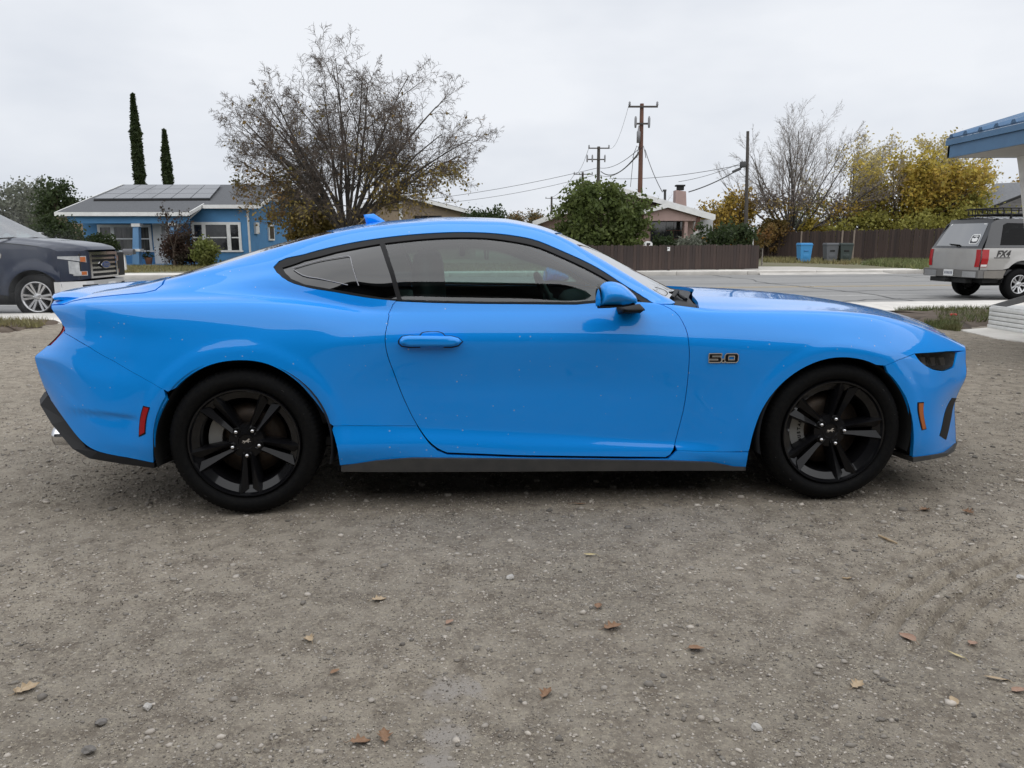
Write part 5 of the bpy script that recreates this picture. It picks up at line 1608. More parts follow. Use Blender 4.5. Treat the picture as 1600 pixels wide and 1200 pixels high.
# ---- paint
def paint_mat():
    m = bpy.data.materials.new('blue_paint'); m.use_nodes = True
    t = m.node_tree; b = t.nodes['Principled BSDF']; lk = t.links.new
    b.inputs['Roughness'].default_value = 0.42
    b.inputs['Coat Weight'].default_value = 1.0
    b.inputs['Coat Roughness'].default_value = 0.025
    b.inputs['Coat IOR'].default_value = 1.5
    b.inputs['Specular IOR Level'].default_value = 0.12
    tc = t.nodes.new('ShaderNodeTexCoord')
    # dried dust specks and water spots
    vo = t.nodes.new('ShaderNodeTexVoronoi'); vo.inputs['Scale'].default_value = 42
    vo.inputs['Randomness'].default_value = 1.0
    lk(tc.outputs['Object'], vo.inputs['Vector'])
    n1 = t.nodes.new('ShaderNodeTexNoise'); n1.inputs['Scale'].default_value = 5; n1.inputs['Detail'].default_value = 3
    lk(tc.outputs['Object'], n1.inputs['Vector'])
    sepc = t.nodes.new('ShaderNodeSeparateColor'); lk(vo.outputs['Color'], sepc.inputs[0])
    sz = t.nodes.new('ShaderNodeMapRange'); sz.inputs['From Min'].default_value = 0.62; sz.inputs['From Max'].default_value = 1.0
    sz.inputs['To Min'].default_value = 0.0; sz.inputs['To Max'].default_value = 0.15
    lk(sepc.outputs[0], sz.inputs['Value'])
    lt = t.nodes.new('ShaderNodeMath'); lt.operation = 'LESS_THAN'
    lk(vo.outputs['Distance'], lt.inputs[0]); lk(sz.outputs[0], lt.inputs[1])
    gt = t.nodes.new('ShaderNodeMath'); gt.operation = 'GREATER_THAN'; gt.inputs[1].default_value = 0.50
    lk(n1.outputs['Fac'], gt.inputs[0])
    mu = t.nodes.new('ShaderNodeMath'); mu.operation = 'MULTIPLY'; lk(lt.outputs[0], mu.inputs[0]); lk(gt.outputs[0], mu.inputs[1])
    mu2 = t.nodes.new('ShaderNodeMath'); mu2.operation = 'MULTIPLY'; mu2.inputs[1].default_value = 0.75; lk(mu.outputs[0], mu2.inputs[0])
    mx = t.nodes.new('ShaderNodeMix'); mx.data_type = 'RGBA'
    mx.inputs[6].default_value = (*PAINT, 1); mx.inputs[7].default_value = (0.42, 0.50, 0.60, 1)
    lk(mu2.outputs[0], mx.inputs['Factor']); lk(mx.outputs[2], b.inputs['Base Color'])
    return m
PAINT = (0.001, 0.288, 0.88)
MAT['paint'] = paint_mat()
MAT['car_glass'] = glass('car_glass', (0.40, 0.56, 0.52), 1.5, boost=2.7)
MAT['dark_glass'] = glass('dark_glass', (0.05, 0.055, 0.06), 1.5, boost=3.0)
MAT['skirt_plastic'] = pbr('skirt_plastic', (0.036, 0.036, 0.036), 0.5, var=(14, (0.055, 0.053, 0.05)), bump=(200, .1, .001))

ARCH_R = smooth_chain([(240,723),(239.5,700),(240,681),(246,656),(256,634),(281,599),(321,573),(371,563),(415,568),(459,592),(490,624),(515,662),(526,696),(531,727)], 44)
ARCH_F = smooth_chain([(1165,733),(1169.5,710),(1177,677),(1192,638),(1219,602),(1255,575),(1294,560.5),(1330,559),(1360,566),(1384,579.5),(1408,608),(1423,644),(1427.5,680),(1426,714.5)], 44)
WTOP = smooth_chain([(427,417),(432,411),(475,397),(525,384),(600,371),(675,364),(725,362.5),(800,367.5),(830,373),(880,392.5),(930,416),(980,447.5),(1022,473.5)], 50)
WBOT_R = smooth_chain([(620,470),(575,465),(525,456.5),(475,447.5),(450,439),(432,425),(427,417)], 20)
WBOT_D = [(1022,473.5),(900,475.5),(800,474.5),(675,472.5),(620,470)]
DREAR = smooth_chain([(619,470),(615,474),(607,497),(601.5,530),(604,550),(615,582),(634,630),(653,666),(675,694),(686,702),(699,707.5)], 32)
DBOT = [(699,707.5),(806,711.5),(981,714),(1040,714.5)]
DFRONT = smooth_chain([(1040,714.5),(1048,710),(1052.5,702),(1056,687.5),(1069,635),(1075,590),(1077,545),(1075,525),(1069,508),(1055,487),(1043,480),(1032,475.5)], 32)
GLASS_EDGE_V = lambda k: _kn[k]
def rowuv(k, pxs, dv=0.0):
    """points along control row k at photo columns pxs"""
    a = ROWS[k]; a0, a1 = a[0][0], a[-1][0]
    return [((p - a0) / (a1 - a0) * ULEN, _kn[k] + dv) for p in pxs]
FAR = []
# quarter panel with roof rail
seam_bump = [(101,520),(140,542.5),(180,565.5),(220,588.5),(256,609),(262,612)]
arch_r_up = [p for p in ARCH_R if p[0] > 262 or p[1] < 606]
ar_quarter = [p for p in ARCH_R if (p[0] > 268)]
i_rock = [p for p in ar_quarter if p[0] < 515 or p[1] < 665.5]
q_outer = pix(seam_bump) + pix(i_rock) + pix([(521,665.5),(590,665.5),(652,665.5)])
q_outer += pix([p for p in DREAR if p[1] < 665][::-1])
q_outer += pix(WBOT_R[1:-1]) + pix(WTOP)
q_outer += pix([(1034,475),(1050,474.5),(1055,472)])
q_outer += rowuv(10, [1045,1030,1010,990,960,930,900,880,866,840,800,760,700,650,600,560,522,490,460,430,400,371,340,315,290,268])
q_outer += pix([(255,444.5),(243,454),(225,458),(190,461),(160,464),(130,467.5),(114,471)])
q_outer += rowuv(6, [100, 86, 80])
q_outer += [(0.0, _kn[6] * .6 + _kn[5] * .4)] + [(0.0, _kn[5] + .004)] + pix([(101,511.5)])
skin('quarter_panel', q_outer, MAT['paint'], car, gap=.0010, mirror='copy', out=FAR)
# door
d_outer = pix(WBOT_D[:-1]) + pix(DREAR) + pix(DBOT[1:-1]) + pix(DFRONT)
door = skin('door', d_outer, MAT['paint'], car, mirror='copy', out=FAR)
# rocker under the door
r_outer = pix([(521,665.5)] ) + pix([p for p in ARCH_R if p[0] > 514 and p[1] > 667])
r_outer += pix([(587,720.5),(644,716.5),(800,717.5),(937,719.5),(1050,721),(1112,723),(1147,730),(1165,732)])
r_outer += pix([(1168,716),(1169.3,706.5)]) + pix([(1110,705.5),(1058,704)])
r_outer += pix([(1052,710),(1044,717)]) + pix([(981,717),(806,714.5),(699,710.5)]) + pix([(684,704.5),(672,694.5),(652,665.5)]) + pix([(590,665.5),])
skin('rocker_panel', r_outer, MAT['paint'], car, gap=.0009, mirror='copy', out=FAR, step=0.02)
# front fender
f_outer = pix([(1036,476),(1050,476.5),(1072,479)]) + rowuv(8, [1090,1120,1170,1220,1270,1320,1360,1405,1430,1450,1470,1490])
f_outer += [(ULEN, _kn[8]), (ULEN, _kn[6]), (ULEN, _kn[5] + .012)] + pix([(1494,548.3),(1478,549),(1455,551),(1429,552.5),(1405,562),(1383,571.5)])
f_outer += pix([p for p in ARCH_F if p[0] < 1376 and p[1] < 706][::-1]) + pix([(1169.4,705.6),(1110,705.5),(1058,704)])
f_outer += pix([p for p in DFRONT if p[1] < 700])
skin('fender', f_outer, MAT['paint'], car, gap=.0012, mirror='copy', out=FAR)
# front bumper
b_outer = pix([(1383,571.5),(1405,562),(1429,552.5),(1438,565),(1447,572),(1458,577.5),(1474,580),(1490,574),(1496,551)])
b_outer = b_outer[:-1] + pix([(1495.5,550.5)])
b_outer += [(ULEN, _kn[5] + 0.01), (ULEN, _kn[4]), (ULEN, _kn[3]), (ULEN, _kn[2]), (ULEN, _kn[1]), (ULEN, 0)]
b_outer += pix([(1480,706.5),(1455,711),(1427,714.5)]) + pix([p for p in ARCH_F if p[0] > 1386][::-1])
skin('front_bumper', b_outer, MAT['paint'], car, gap=.0012, mirror='copy', out=FAR)
# rear bumper
rb = pix([(101,520),(140,542.5),(180,565.5),(220,588.5),(256,609)]) + pix([p for p in ARCH_R if p[0] < 262 and p[1] > 612][::-1])
rb += pix([(240,723),(200,715),(152,706),(134,698)]) + [(0.02, 0.0)] + [(0, _kn[1] * .5), (0, _kn[1]), (0, _kn[2]), (0, _kn[3]), (0, _kn[3] + .02)] + [(0, _kn[4])] + pix([(79,539.5),(92,526),(100,517)])
skin('rear_bumper', rb, MAT['paint'], car, gap=.0009, mirror='copy', out=FAR)
# tail corner between bumper seam and quarter: lamp
tl = pix([(101,513)]) + [(0.0, _kn[5]), (0.0, _kn[5] * .5 + _kn[4] * .5), (0, _kn[4] + .004)] + pix([(79,537.5),(92,524)])
skin('tail_light', tl, MAT['red_lens'], car, mirror='copy', out=FAR, off=-0.004, flange=0.05, gap=0.0008)
# hood
h_outer = rowuv(8, [1092,1120,1170,1220,1270,1320,1360,1405,1430,1450,1470,1486,1500])
h_outer += [(ULEN - .004, _kn[8]), (ULEN - .004, _kn[9]), (ULEN - .004, _kn[10]), (ULEN - .004, VMAX)]
c9 = lambda p: (p - ROWS[11][0][0]) / (ROWS[11][-1][0] - ROWS[11][0][0]) * ULEN
h_outer += [(c9(1450), VMAX), (c9(1350), VMAX), (c9(1250), VMAX), (c9(1150), VMAX), (c9(1078), VMAX)] + rowuv(10, [1082]) + rowuv(9, [1090])
def nocentre(poly):
    return poly
skin('hood', h_outer, MAT['paint'], car, mirror='join', gap=0.0015)
# roof
ro = rowuv(10, [522,560,600,650,700,760,800,840,866]) + [(c9(880), VMAX), (c9(700), VMAX), (c9(510), VMAX)]
skin('roof', ro, MAT['paint'], car, mirror='join', gap=0.0012, off=-0.002)
ws = rowuv(10, [868,880,900,930,960,990,1010,1030,1050]) + [(c9(1052), VMAX), (c9(970), VMAX), (c9(882), VMAX)]
skin('windscreen', ws, MAT['car_glass'], car, mirror='join', off=-0.004, flange=0.006)
rg = rowuv(10, [268,290,315,340,371,400,430,460,490,520]) + [(c9(508), VMAX), (c9(400), VMAX), (c9(266), VMAX)]
skin('rear_window', rg, MAT['dark_glass'], car, mirror='join', off=-0.004, flange=0.006)
tk = rowuv(10, [264]) + [(c9(262), VMAX), (c9(180), VMAX), (0.0, VMAX), (0, _kn[10]), (0, _kn[9]), (0, _kn[8]), (0, _kn[6] + .004)] + rowuv(6, [86, 100], .006) + pix([(114,470)])
tk += pix([(130,466.5),(160,463),(190,460),(225,457),(242,453),(253,444.5)])
skin('trunk_lid', tk, MAT['paint'], car, mirror='join')
cw = rowuv(10, [1052, 1062, 1078]) + [(c9(1074), VMAX), (c9(1054), VMAX)]
skin('cowl', cw, MAT['black_plastic'], car, mirror='join', off=-0.015)
cs = pix([(1054,473.5),(1068,477)]) + rowuv(8, [1086], .004) + rowuv(9, [1086]) + rowuv(10, [1078, 1060, 1052])
skin('cowl_corner', cs, MAT['black_plastic'], car, mirror='copy', out=FAR, off=-0.012)

# ---- side windows
GQ = [(441,417.5),(475,406),(525,393),(593,380.5),(619.5,466.5),(575,461),(525,452.5),(475,443.5),(455,435),(446,426)]
GD = smooth_chain([(601,379.5),(640,375),(675,372),(725,370.5),(760,371.5),(800,376.5),(835,383.5),(880,401.5),(930,425.5),(970,449),(1003,470.5)], 36) + [(900,471.5),(800,470.8),(675,468.8),(628,467.3)]
tr_outer = pix(WTOP) + pix([(1012,474.5),(900,475),(800,474),(675,472),(620,469.5)]) + pix(WBOT_R[1:-1])
skin('window_trim', tr_outer, MAT['black_plastic'], car, holes=[pix(GQ), pix(GD)], off=-0.003, flange=0.02, gap=0.0008, mirror='copy', out=FAR, step=0.02)
skin('quarter_window', pix(GQ), MAT['dark_glass'], car, off=-0.009, flange=0, gap=-0.003, mirror='copy', out=FAR)
skin('door_window', pix(GD), MAT['car_glass'], car, off=-0.009, flange=0, gap=-0.003, mirror='copy', out=FAR)
def pillow(name, poly2, y0, half, rim, mat, parent, step=0.02, taper=None):
    """closed cushion: outline (x, z) in the car's side plane, thickness +-half about y0 rounded over 'rim'"""
    o = resample(poly2, step)
    V, T, B = cdt_fill(o, [], step)
    d = np.minimum(seg_dist(o, V), rim) / rim
    h = half * np.sqrt(np.clip(1 - (1 - d) ** 2, 0, 1))
    P1 = np.stack([V[:, 0], y0 - h, V[:, 1]], 1); P2 = np.stack([V[:, 0], y0 + h, V[:, 1]], 1)
    if taper is not None:
        P1, P2 = taper(P1), taper(P2)
    a, b, c = V[T[:, 0]], V[T[:, 1]], V[T[:, 2]]
    cr = (b[:, 0] - a[:, 0]) * (c[:, 1] - a[:, 1]) - (b[:, 1] - a[:, 1]) * (c[:, 0] - a[:, 0])
    T[cr < 0] = T[cr < 0][:, ::-1]
    return np_mesh(name, np.concatenate([P1, P2]), np.concatenate([T, T[:, ::-1] + len(V)]), mat, parent, smooth=True)

def side(pts, y):
    return [(p[0], p[2]) for p in px2car([q[0] for q in pts], [q[1] for q in pts], np.full(len(pts), y))]

def strip(name, top, bot, ys, inward, mat, parent, also_far=True):
    """band between two pixel polylines, at lateral depths ys, closed backwards by the vector inward"""
    n = len(top)
    A = px2car([p[0] for p in top], [p[1] for p in top], ys); Bq = px2car([p[0] for p in bot], [p[1] for p in bot], ys)
    iv = np.array(inward, float)
    res = []
    for far in ((False, True) if also_far else (False,)):
        mb = MB(); vs = []
        for i in range(n): vs += [A[i], Bq[i], Bq[i] + iv, A[i] + iv]
        vs = [np.array(v) for v in vs]
        if far: vs = [np.array([v[0], CW - v[1], v[2]]) for v in vs]
        fs = []
        for i in range(n - 1):
            for k in range(4):
                k2 = (k + 1) % 4
                q = (i * 4 + k, i * 4 + k2, i * 4 + 4 + k2, i * 4 + 4 + k)
                fs.append(q if far else q[::-1])
        e0, e1 = (0, 1, 2, 3), tuple((n - 1) * 4 + k for k in range(4))
        fs += [e0[::-1] if far else e0, e1 if far else e1[::-1]]
        mb.add(vs, fs)
        res.append(mb.build(name, mat, parent))
    return res

def far_copy(o):
    """the same part on the far side of the car"""
    me = o.data.copy()
    n = len(me.vertices); a = np.empty(n * 3, np.float32)
    me.vertices.foreach_get('co', a); a = a.reshape(-1, 3); a[:, 1] = CW - a[:, 1]
    me.vertices.foreach_set('co', a.ravel()); me.flip_normals(); me.update()
    return link(o.name.split('.')[0], me, o.parent)

# ---- black lower trim
sk_t = [(533,728),(560,724.5),(587,720.5),(644,716.5),(800,718),(937,719.5),(1050,721),(1112,723),(1147,729.5),(1165,730)]
sk_b = [(533,737),(560,737.3),(587,737.5),(644,737.5),(800,737),(937,736),(1050,735.5),(1112,735.5),(1147,735.5),(1165,735.5)]
strip('side_skirt', sk_t, sk_b, np.full(10, .052), (0, .14, .01), MAT['skirt_plastic'], car)
di_t = [(70,612),(74,618),(104,657),(134,698.5),(152,706.5),(200,716),(241,723.5)]
di_b = [(62,624),(63,633),(81,663),(113,701),(140,716.5),(195,725.5),(241,731.5)]
strip('rear_diffuser', di_t, di_b, np.array([.42,.36,.24,.14,.10,.07,.05]), (.05, .16, .0), MAT['black_plastic'], car)
sp_t = [(1427,715),(1455,711.5),(1480,707.5),(1488,700),(1494,688)]
sp_b = [(1427,722.5),(1455,718),(1480,712.5),(1491,705),(1496,692)]
strip('front_splitter', sp_t, sp_b, np.array([.05,.08,.14,.20,.30]), (-.03, .14, 0), MAT['skirt_plastic'], car)
# tail and nose centre sections close the body between the two sides
def fascia(name, ui, rows, bow, mat, hi=None):
    A = G[:, ui][rows[0]:rows[1]]
    n = len(A); m = 17; vs = []
    for k in range(m):
        w = k / (m - 1)
        for p in A:
            y = p[1] + (CW - 2 * p[1]) * w
            vs.append((p[0] + bow * (1 - (2 * w - 1) ** 2), y, p[2]))
    fs = []
    for k in range(m - 1):
        for i in range(n - 1):
            q = (k * n + i, k * n + i + 1, (k + 1) * n + i + 1, (k + 1) * n + i)
            fs.append(q if bow > 0 else q[::-1])
    return np_mesh(name, np.array(vs), np.array(fs), mat, car, smooth=True)
_r6 = int(_kn[8] / VMAX * (NV - 1)); _r4 = int(_kn[4] / VMAX * (NV - 1)); _r5 = int(_kn[5] / VMAX * (NV - 1))
fascia('rear_fascia', 0, (0, _r4), -.10, MAT['paint'])
fascia('lamp_panel', 0, (_r4 - 1, _r5 + 4), -.08, MAT['gloss_black'])
fascia('rear_fascia', 0, (_r5 + 3, NV - 1), -.08, MAT['paint'])
fascia('nose_panel', NU - 1, (_r4, NV - 1), .045, MAT['paint'])
fascia('grille', NU - 1, (0, _r4 + 1), .03, MAT['gloss_black'])

# ---- badge, lamps, markers on the skin
def patch(name, pts, mat, off, fl=0.008, holes=(), parent=None, step=0.006, gap=0.0, far=True):
    return skin(name, pix(pts), mat, parent or car, holes=[pix(h) for h in holes], off=off, flange=fl, step=step, gap=gap, mirror='copy' if far else None)
patch('side_marker', [(224,634),(234.5,636.5),(227.5,678),(217,683)], MAT['gloss_black'], .0015)
patch('side_marker_lens', [(225.5,636),(233,637.8),(226.5,675.5),(218.8,680)], MAT['red_lens'], .0045)
patch('side_marker', [(1433.5,628.5),(1443.5,628),(1447.5,670.5),(1440,672.5)], MAT['gloss_black'], .0015)
patch('side_marker_lens', [(1435.2,630.2),(1442.2,629.8),(1446,669.3),(1441,670.8)], MAT['amber_lens'], .004)
patch('air_duct', [(1487.5,621.5),(1493,621.5),(1486,652),(1478,687),(1468,680.5),(1472.5,662)], MAT['black_plastic'], .002)
MAT['lamp_grey'] = pbr('lamp_grey', (.30, .28, .25), .3)
MAT['smoked_lens'] = pbr('smoked_lens', (0.03, 0.03, 0.032), 0.06, coat=1.0, var=(26, (0.16, 0.15, 0.14), .5, .75))
HL = [(1429,552.5),(1455,551.3),(1478,550),(1494,549.5),(1492,561),(1489,572.5),(1474,578.6),(1458,576.3),(1447,571),(1438,564.5)]
MAT['lens_glass'] = glass('lens_glass', (.42, .41, .40), 1.5, boost=1.2)
patch('lamp_body', HL, MAT['smoked_lens'], -.030, .03, step=.014)
for x0 in (1444, 1459, 1474):
    patch('lamp_strip', [(x0, 556.5), (x0 + 8, 556), (x0 + 10, 570), (x0 + 5, 571)], MAT['lamp_grey'], -.022, .006, step=.01)
patch('headlight', HL, MAT['lens_glass'], -.003, .035, step=.012)
# chrome 5.0 badge
def glyph_o(x0, x1, y0, y1, s, t):
    d = (y1 - y0) * s
    f = lambda x, y: (x - (y - y0) * s, y)
    c = 2.4
    outer = [f(x0 + c, y0), f(x1 - c, y0), f(x1, y0 + c), f(x1, y1 - c), f(x1 - c, y1), f(x0 + c, y1), f(x0, y1 - c), f(x0, y0 + c)]
    return outer, [f(x0 + t, y0 + t * .62), f(x1 - t, y0 + t * .62), f(x1 - t, y1 - t * .62), f(x0 + t, y1 - t * .62)]
def glyph_5(x0, x1, y0, y1, s, t):
    f = lambda x, y: (x - (y - y0) * s, y)
    tv = t * .62; ym = (y0 + y1) / 2
    return [f(x0, y0), f(x1, y0), f(x1, y0 + tv), f(x0 + t, y0 + tv), f(x0 + t, ym - tv * .55), f(x1 - 1.5, ym - tv * .55), f(x1, ym + .8), f(x1, y1 - 1.8), f(x1 - 2, y1), f(x0 + .5, y1), f(x0 + .5, y1 - tv), f(x1 - t, y1 - tv), f(x1 - t, ym + tv * .5), f(x0, ym + tv * .5)]
g5 = glyph_5(1108, 1127.5, 552.5, 565.6, .08, 5.2)
go, gi = glyph_o(1133, 1153.5, 552.5, 565.6, .08, 5.4)
bd = [(1128.3,561.2),(1132,561.2),(1131.6,565.6),(1127.9,565.6)]
for pts, hl in ((g5, []), (go, [gi]), (bd, [])):
    patch('badge', pts, MAT['chrome'], .005, .005, holes=hl, gap=-.003, step=.004, far=False)
    patch('badge_face', pts, MAT['gloss_black'], .0062, .002, holes=hl, gap=.0012, step=.004, far=False)
# ---- door handle
patch('handle_gap', [(622,531.5),(628,524.8),(640,523.2),(655,524),(659,519.3),(667,517.8),(685,517.8),(692,520),(696,524.3),(706,524.4),(717,527.4),(724,534),(717,541),(706,543.7),(640,543.7),(627,542),(622,537)], MAT['dark'], .0006, 0, step=.012)
cup = smooth_chain([(655,529),(660,520.5),(668,519),(684,519),(691,521),(697,529)], 12) + smooth_chain([(694,541),(689,549.5),(680,550.8),(668,550.8),(661,549.5),(656,541)], 12)
patch('handle_cup', cup, MAT['paint'], .0012, .004, step=.01)
hs = side([(624,531.5),(629,526),(640,524.6),(705,525.6),(716,528.5),(722,534),(716,540),(705,542.3),(640,542.3),(628,541),(624,537)], .04)
hnd = pillow('door_handle', hs, .050, .023, .010, MAT['paint'], car, step=.01)
far_copy(hnd)
# ---- mirror
ms = smooth_chain([(931,479),(931.5,464),(936,450),(944,442),(958,440.3),(973,445),(985,454.5),(995,466),(996,472.5),(980,476),(955,478.5),(931,479)], 40)[:-1]
mir_cap = pillow('mirror_housing', side(ms, -.06), -.055, .095, .075, MAT['paint'], car, step=.012)
ms2 = [(932,475.5),(955,475),(980,473),(995,471),(992,476.5),(975,479.5),(952,481.5),(934,482)]
mir_b = pillow('mirror_base', side(ms2, -.06), -.057, .092, .03, MAT['black_plastic'], car, step=.012)
mfoot = pillow('mirror_foot', side([(963,478),(1000,475),(1008,483),(1001,489.5),(966,491)], .08), .085, .085, .03, MAT['black_plastic'], car, step=.012)
for o in (mir_cap, mir_b, mfoot): far_copy(o)
mg = MB().lathe([(0.0001, 0), (.07, 0)], 20, M=Matrix.Translation((px2car(931, 462, -.06)[0] + .012, -.055, px2car(931, 462, -.06)[2])) @ Matrix.Rotation(pi / 2, 4, 'Z') @ Matrix.Scale(.72, 4, (0, 0, 1)))
far_copy(mg.build('mirror_glass', MAT['chrome'], car))
# ---- spoiler blade across the tail
te = px2car(83.5, 463.5, .37)
vs, fs = [], []
m = 33
for k in range(m):
    w = k / (m - 1); y = .33 + (CW - .66) * w; q = 2 * w - 1
    bow = -.085 * (1 - q * q)
    e = max(0.0, abs(q) - .86) / .14
    ch = .19 * (1 - .30 * e ** 2)
    x0 = te[0] + bow + .018 * e ** 3; z0 = te[2] + .006 * (1 - q * q)
    for dx, dz in ((0, 0), (.005, .010), (.03, .016), (ch * .5, .016), (ch, .004), (ch + .004, -.03), (ch * .5, -.022), (.03, -.018), (.004, -.010)):
        vs.append((x0 + dx, y, z0 - .006 * e + dz * (1 - .55 * e)))
for k in range(m - 1):
    for i in range(9):
        j = (i + 1) % 9
        fs.append((k * 9 + i, k * 9 + j, k * 9 + 9 + j, k * 9 + 9 + i))
mb = MB(); mb.add(vs, fs, True); mb.add(vs[:9], [tuple(range(9))[::-1]]); mb.add(vs[-9:], [tuple(range(9))])
sharp(mb.build('spoiler', MAT['paint'], car), 50)
# roof aerial fin
pillow('roof_aerial', side([(568,335.5),(584,333.8),(592,339),(607,349),(600,352),(573,353),(571,345)], .958), .958, .022, .03, MAT['paint'], car, step=.012)
# exhaust
ex = px2car(84, 676, .40); mb = MB()
mb.lathe([(.038, .0), (.046, .0), (.047, .02), (.047, .22), (.03, .22)], 24, M=Matrix.Translation((ex[0] + .0, .42, ex[2] - .02)) @ Matrix.Rotation(-pi / 2, 4, 'Z'))
far_copy(mb.build('exhaust_tip', MAT['chrome'], car))
# fuel of small dark things at the screen base: wipers
mb = MB()
mb.tube([px2car(1046, 458, .55), px2car(1055, 455, .62), px2car(1064, 463, .40), px2car(1072, 468, .34)], .009, 6)
mb.tube([px2car(1050, 466, .33), px2car(1058, 455, .50)], .012, 6)
mb.build('wiper', MAT['black_plastic'], car)

# ---- underbody and wheel housings
mb = MB()
mb.box((.46, .16, .17), (WB - .44, CW - .16, .40))
mb.box((-.78, .40, .22), (.5, CW - .40, .5)); mb.box((WB - .5, .40, .20), (3.25, CW - .40, .5))
mb.build('underbody', MAT['dark'], car)
for (hx, hz), rr in zip(HUBS, ARCH):
    for far in (0, 1):
        mb = MB()
        mb.lathe([(rr + .006, .02), (rr + .012, .05), (rr + .015, .36), (.05, .37)], 40, arc=(-.26, pi + .26), M=Matrix.Translation((hx, 0, hz)))
        if far: mb.v = [(p[0], CW - p[1], p[2]) for p in mb.v]
        mb.build('wheel_housing', MAT['dark'], car)

# dark turned-in lips of the wheel openings
for arcpts in (ARCH_R, ARCH_F):
    Pa = bil(G, np.array(pix(arcpts)))
    hx = 0.0 if arcpts is ARCH_R else WB
    Pa = Pa + (Pa - np.array([hx, 0, WHEEL_R])) * np.array([.004, 0, .004])
    for far in (0, 1):
        A = Pa + [0, .012, 0]; Bq = Pa + [0, .34, 0]
        if far: A[:, 1] = CW - A[:, 1]; Bq[:, 1] = CW - Bq[:, 1]
        n = len(A); i = np.arange(n - 1)[:, None]
        np_mesh('arch_lip', np.concatenate([A, Bq]), np.concatenate([i, i + 1, i + n + 1, i + n], 1), MAT['dark'], car)

# ---- wheels
def text_mesh(s, size, ext=0.002, shear=0.0, bold=0.0, align='CENTER', space=1.0):
    cu = bpy.data.curves.new('lettering', 'FONT')
    cu.body = s; cu.size = size; cu.extrude = ext; cu.shear = shear; cu.offset = bold
    cu.align_x = align; cu.align_y = 'CENTER'; cu.space_character = space; cu.resolution_u = 3
    o = bpy.data.objects.new('lettering', cu)
    me = bpy.data.meshes.new_from_object(o)
    bpy.data.objects.remove(o); bpy.data.curves.remove(cu)
    me.materials.clear()
    return me

def text_part(name, s, size, M, mat, parent, **kw):
    me = text_mesh(s, size, **kw)
    me.transform(M)
    return link(name, me, parent, mat)

# text lies in the local XY plane facing +Z; this turns it to stand in XZ facing -Y
FACE_CAM = Matrix.Rotation(pi / 2, 4, 'X')

def tyre_mesh(R, rim, wid, blocks=96, seg=384):
    prof = [(rim, .030), (rim + .012, .012), (rim + .03, .002), (rim + .045, 0), (R - .032, .005), (R - .016, .014), (R - .006, .028), (R, .046),
            (R, .078), (R - .007, .080), (R - .007, .090), (R, .092), (R, wid * .5 - .006), (R - .007, wid * .5 - .005), (R - .007, wid * .5 + .005), (R, wid * .5 + .006),
            (R, wid - .046), (R - .014, wid - .02), (R - .05, wid), (rim, wid - .03)]
    n = len(prof); V = []
    for k in range(seg):
        an = 2 * pi * k / seg; g = (k * blocks * 2 // seg) % 2
        for i, (r, y) in enumerate(prof):
            if g and i in (6, 7, 8): r -= .003
            V.append((r * math.cos(an), y, r * math.sin(an)))
    Fq = []
    for k in range(seg):
        k2 = (k + 1) % seg
        for i in range(n - 1):
            Fq.append((k * n + i, k * n + i + 1, k2 * n + i + 1, k2 * n + i))
    me = bpy.data.meshes.new('tyre'); me.from_pydata(V, [], Fq)
    me.polygons.foreach_set('use_smooth', [True] * len(Fq)); me.set_sharp_from_angle(angle=rad(40))
    return me
MAT['barrel_black'] = pbr('barrel_black', (.005, .005, .006), .3, spec=.1, coat=.6, coat_rough=.05)
MAT['barrel_black'].node_tree.nodes['Principled BSDF'].inputs['Coat IOR'].default_value = 1.55
MAT['tyre_letter'] = pbr('tyre_letter', (0.028, 0.028, 0.029), 0.5)
MAT['brake_iron'] = pbr('brake_iron', (0.085, 0.062, 0.045), 0.45, metal=0.6, var=(30, (0.05, 0.04, 0.034)))
MAT['caliper'] = pbr('caliper', (0.30, 0.30, 0.29), 0.5, metal=0.3)
TYRE = tyre_mesh(WHEEL_R, .247, .245)
TYRE.materials.append(MAT['rubber'])

def arc_text(s, r, y, mid_deg, size, turn=1):
    V, Fc = [], []
    tot = None
    adv = {'i': .45, 'l': .45, 't': .55, 'C': 1.05}
    w = [adv.get(c, .82) * size * .72 for c in s]
    a = rad(mid_deg) + turn * sum(w) / 2 / r
    bmx = bmesh.new()
    for c, wi in zip(s, w):
        a -= turn * wi / 2 / r
        if c != ' ':
            me = text_mesh(c, size, ext=.0009)
            th = a - pi / 2 if turn > 0 else a + pi / 2
            me.transform(Matrix.Translation((r * math.cos(a), y, r * math.sin(a))) @ Matrix.Rotation(-th, 4, 'Y') @ FACE_CAM)
            bmx.from_mesh(me); bpy.data.meshes.remove(me)
        a -= turn * wi / 2 / r
    me = bpy.data.meshes.new('lettering'); bmx.to_mesh(me); bmx.free()
    return me

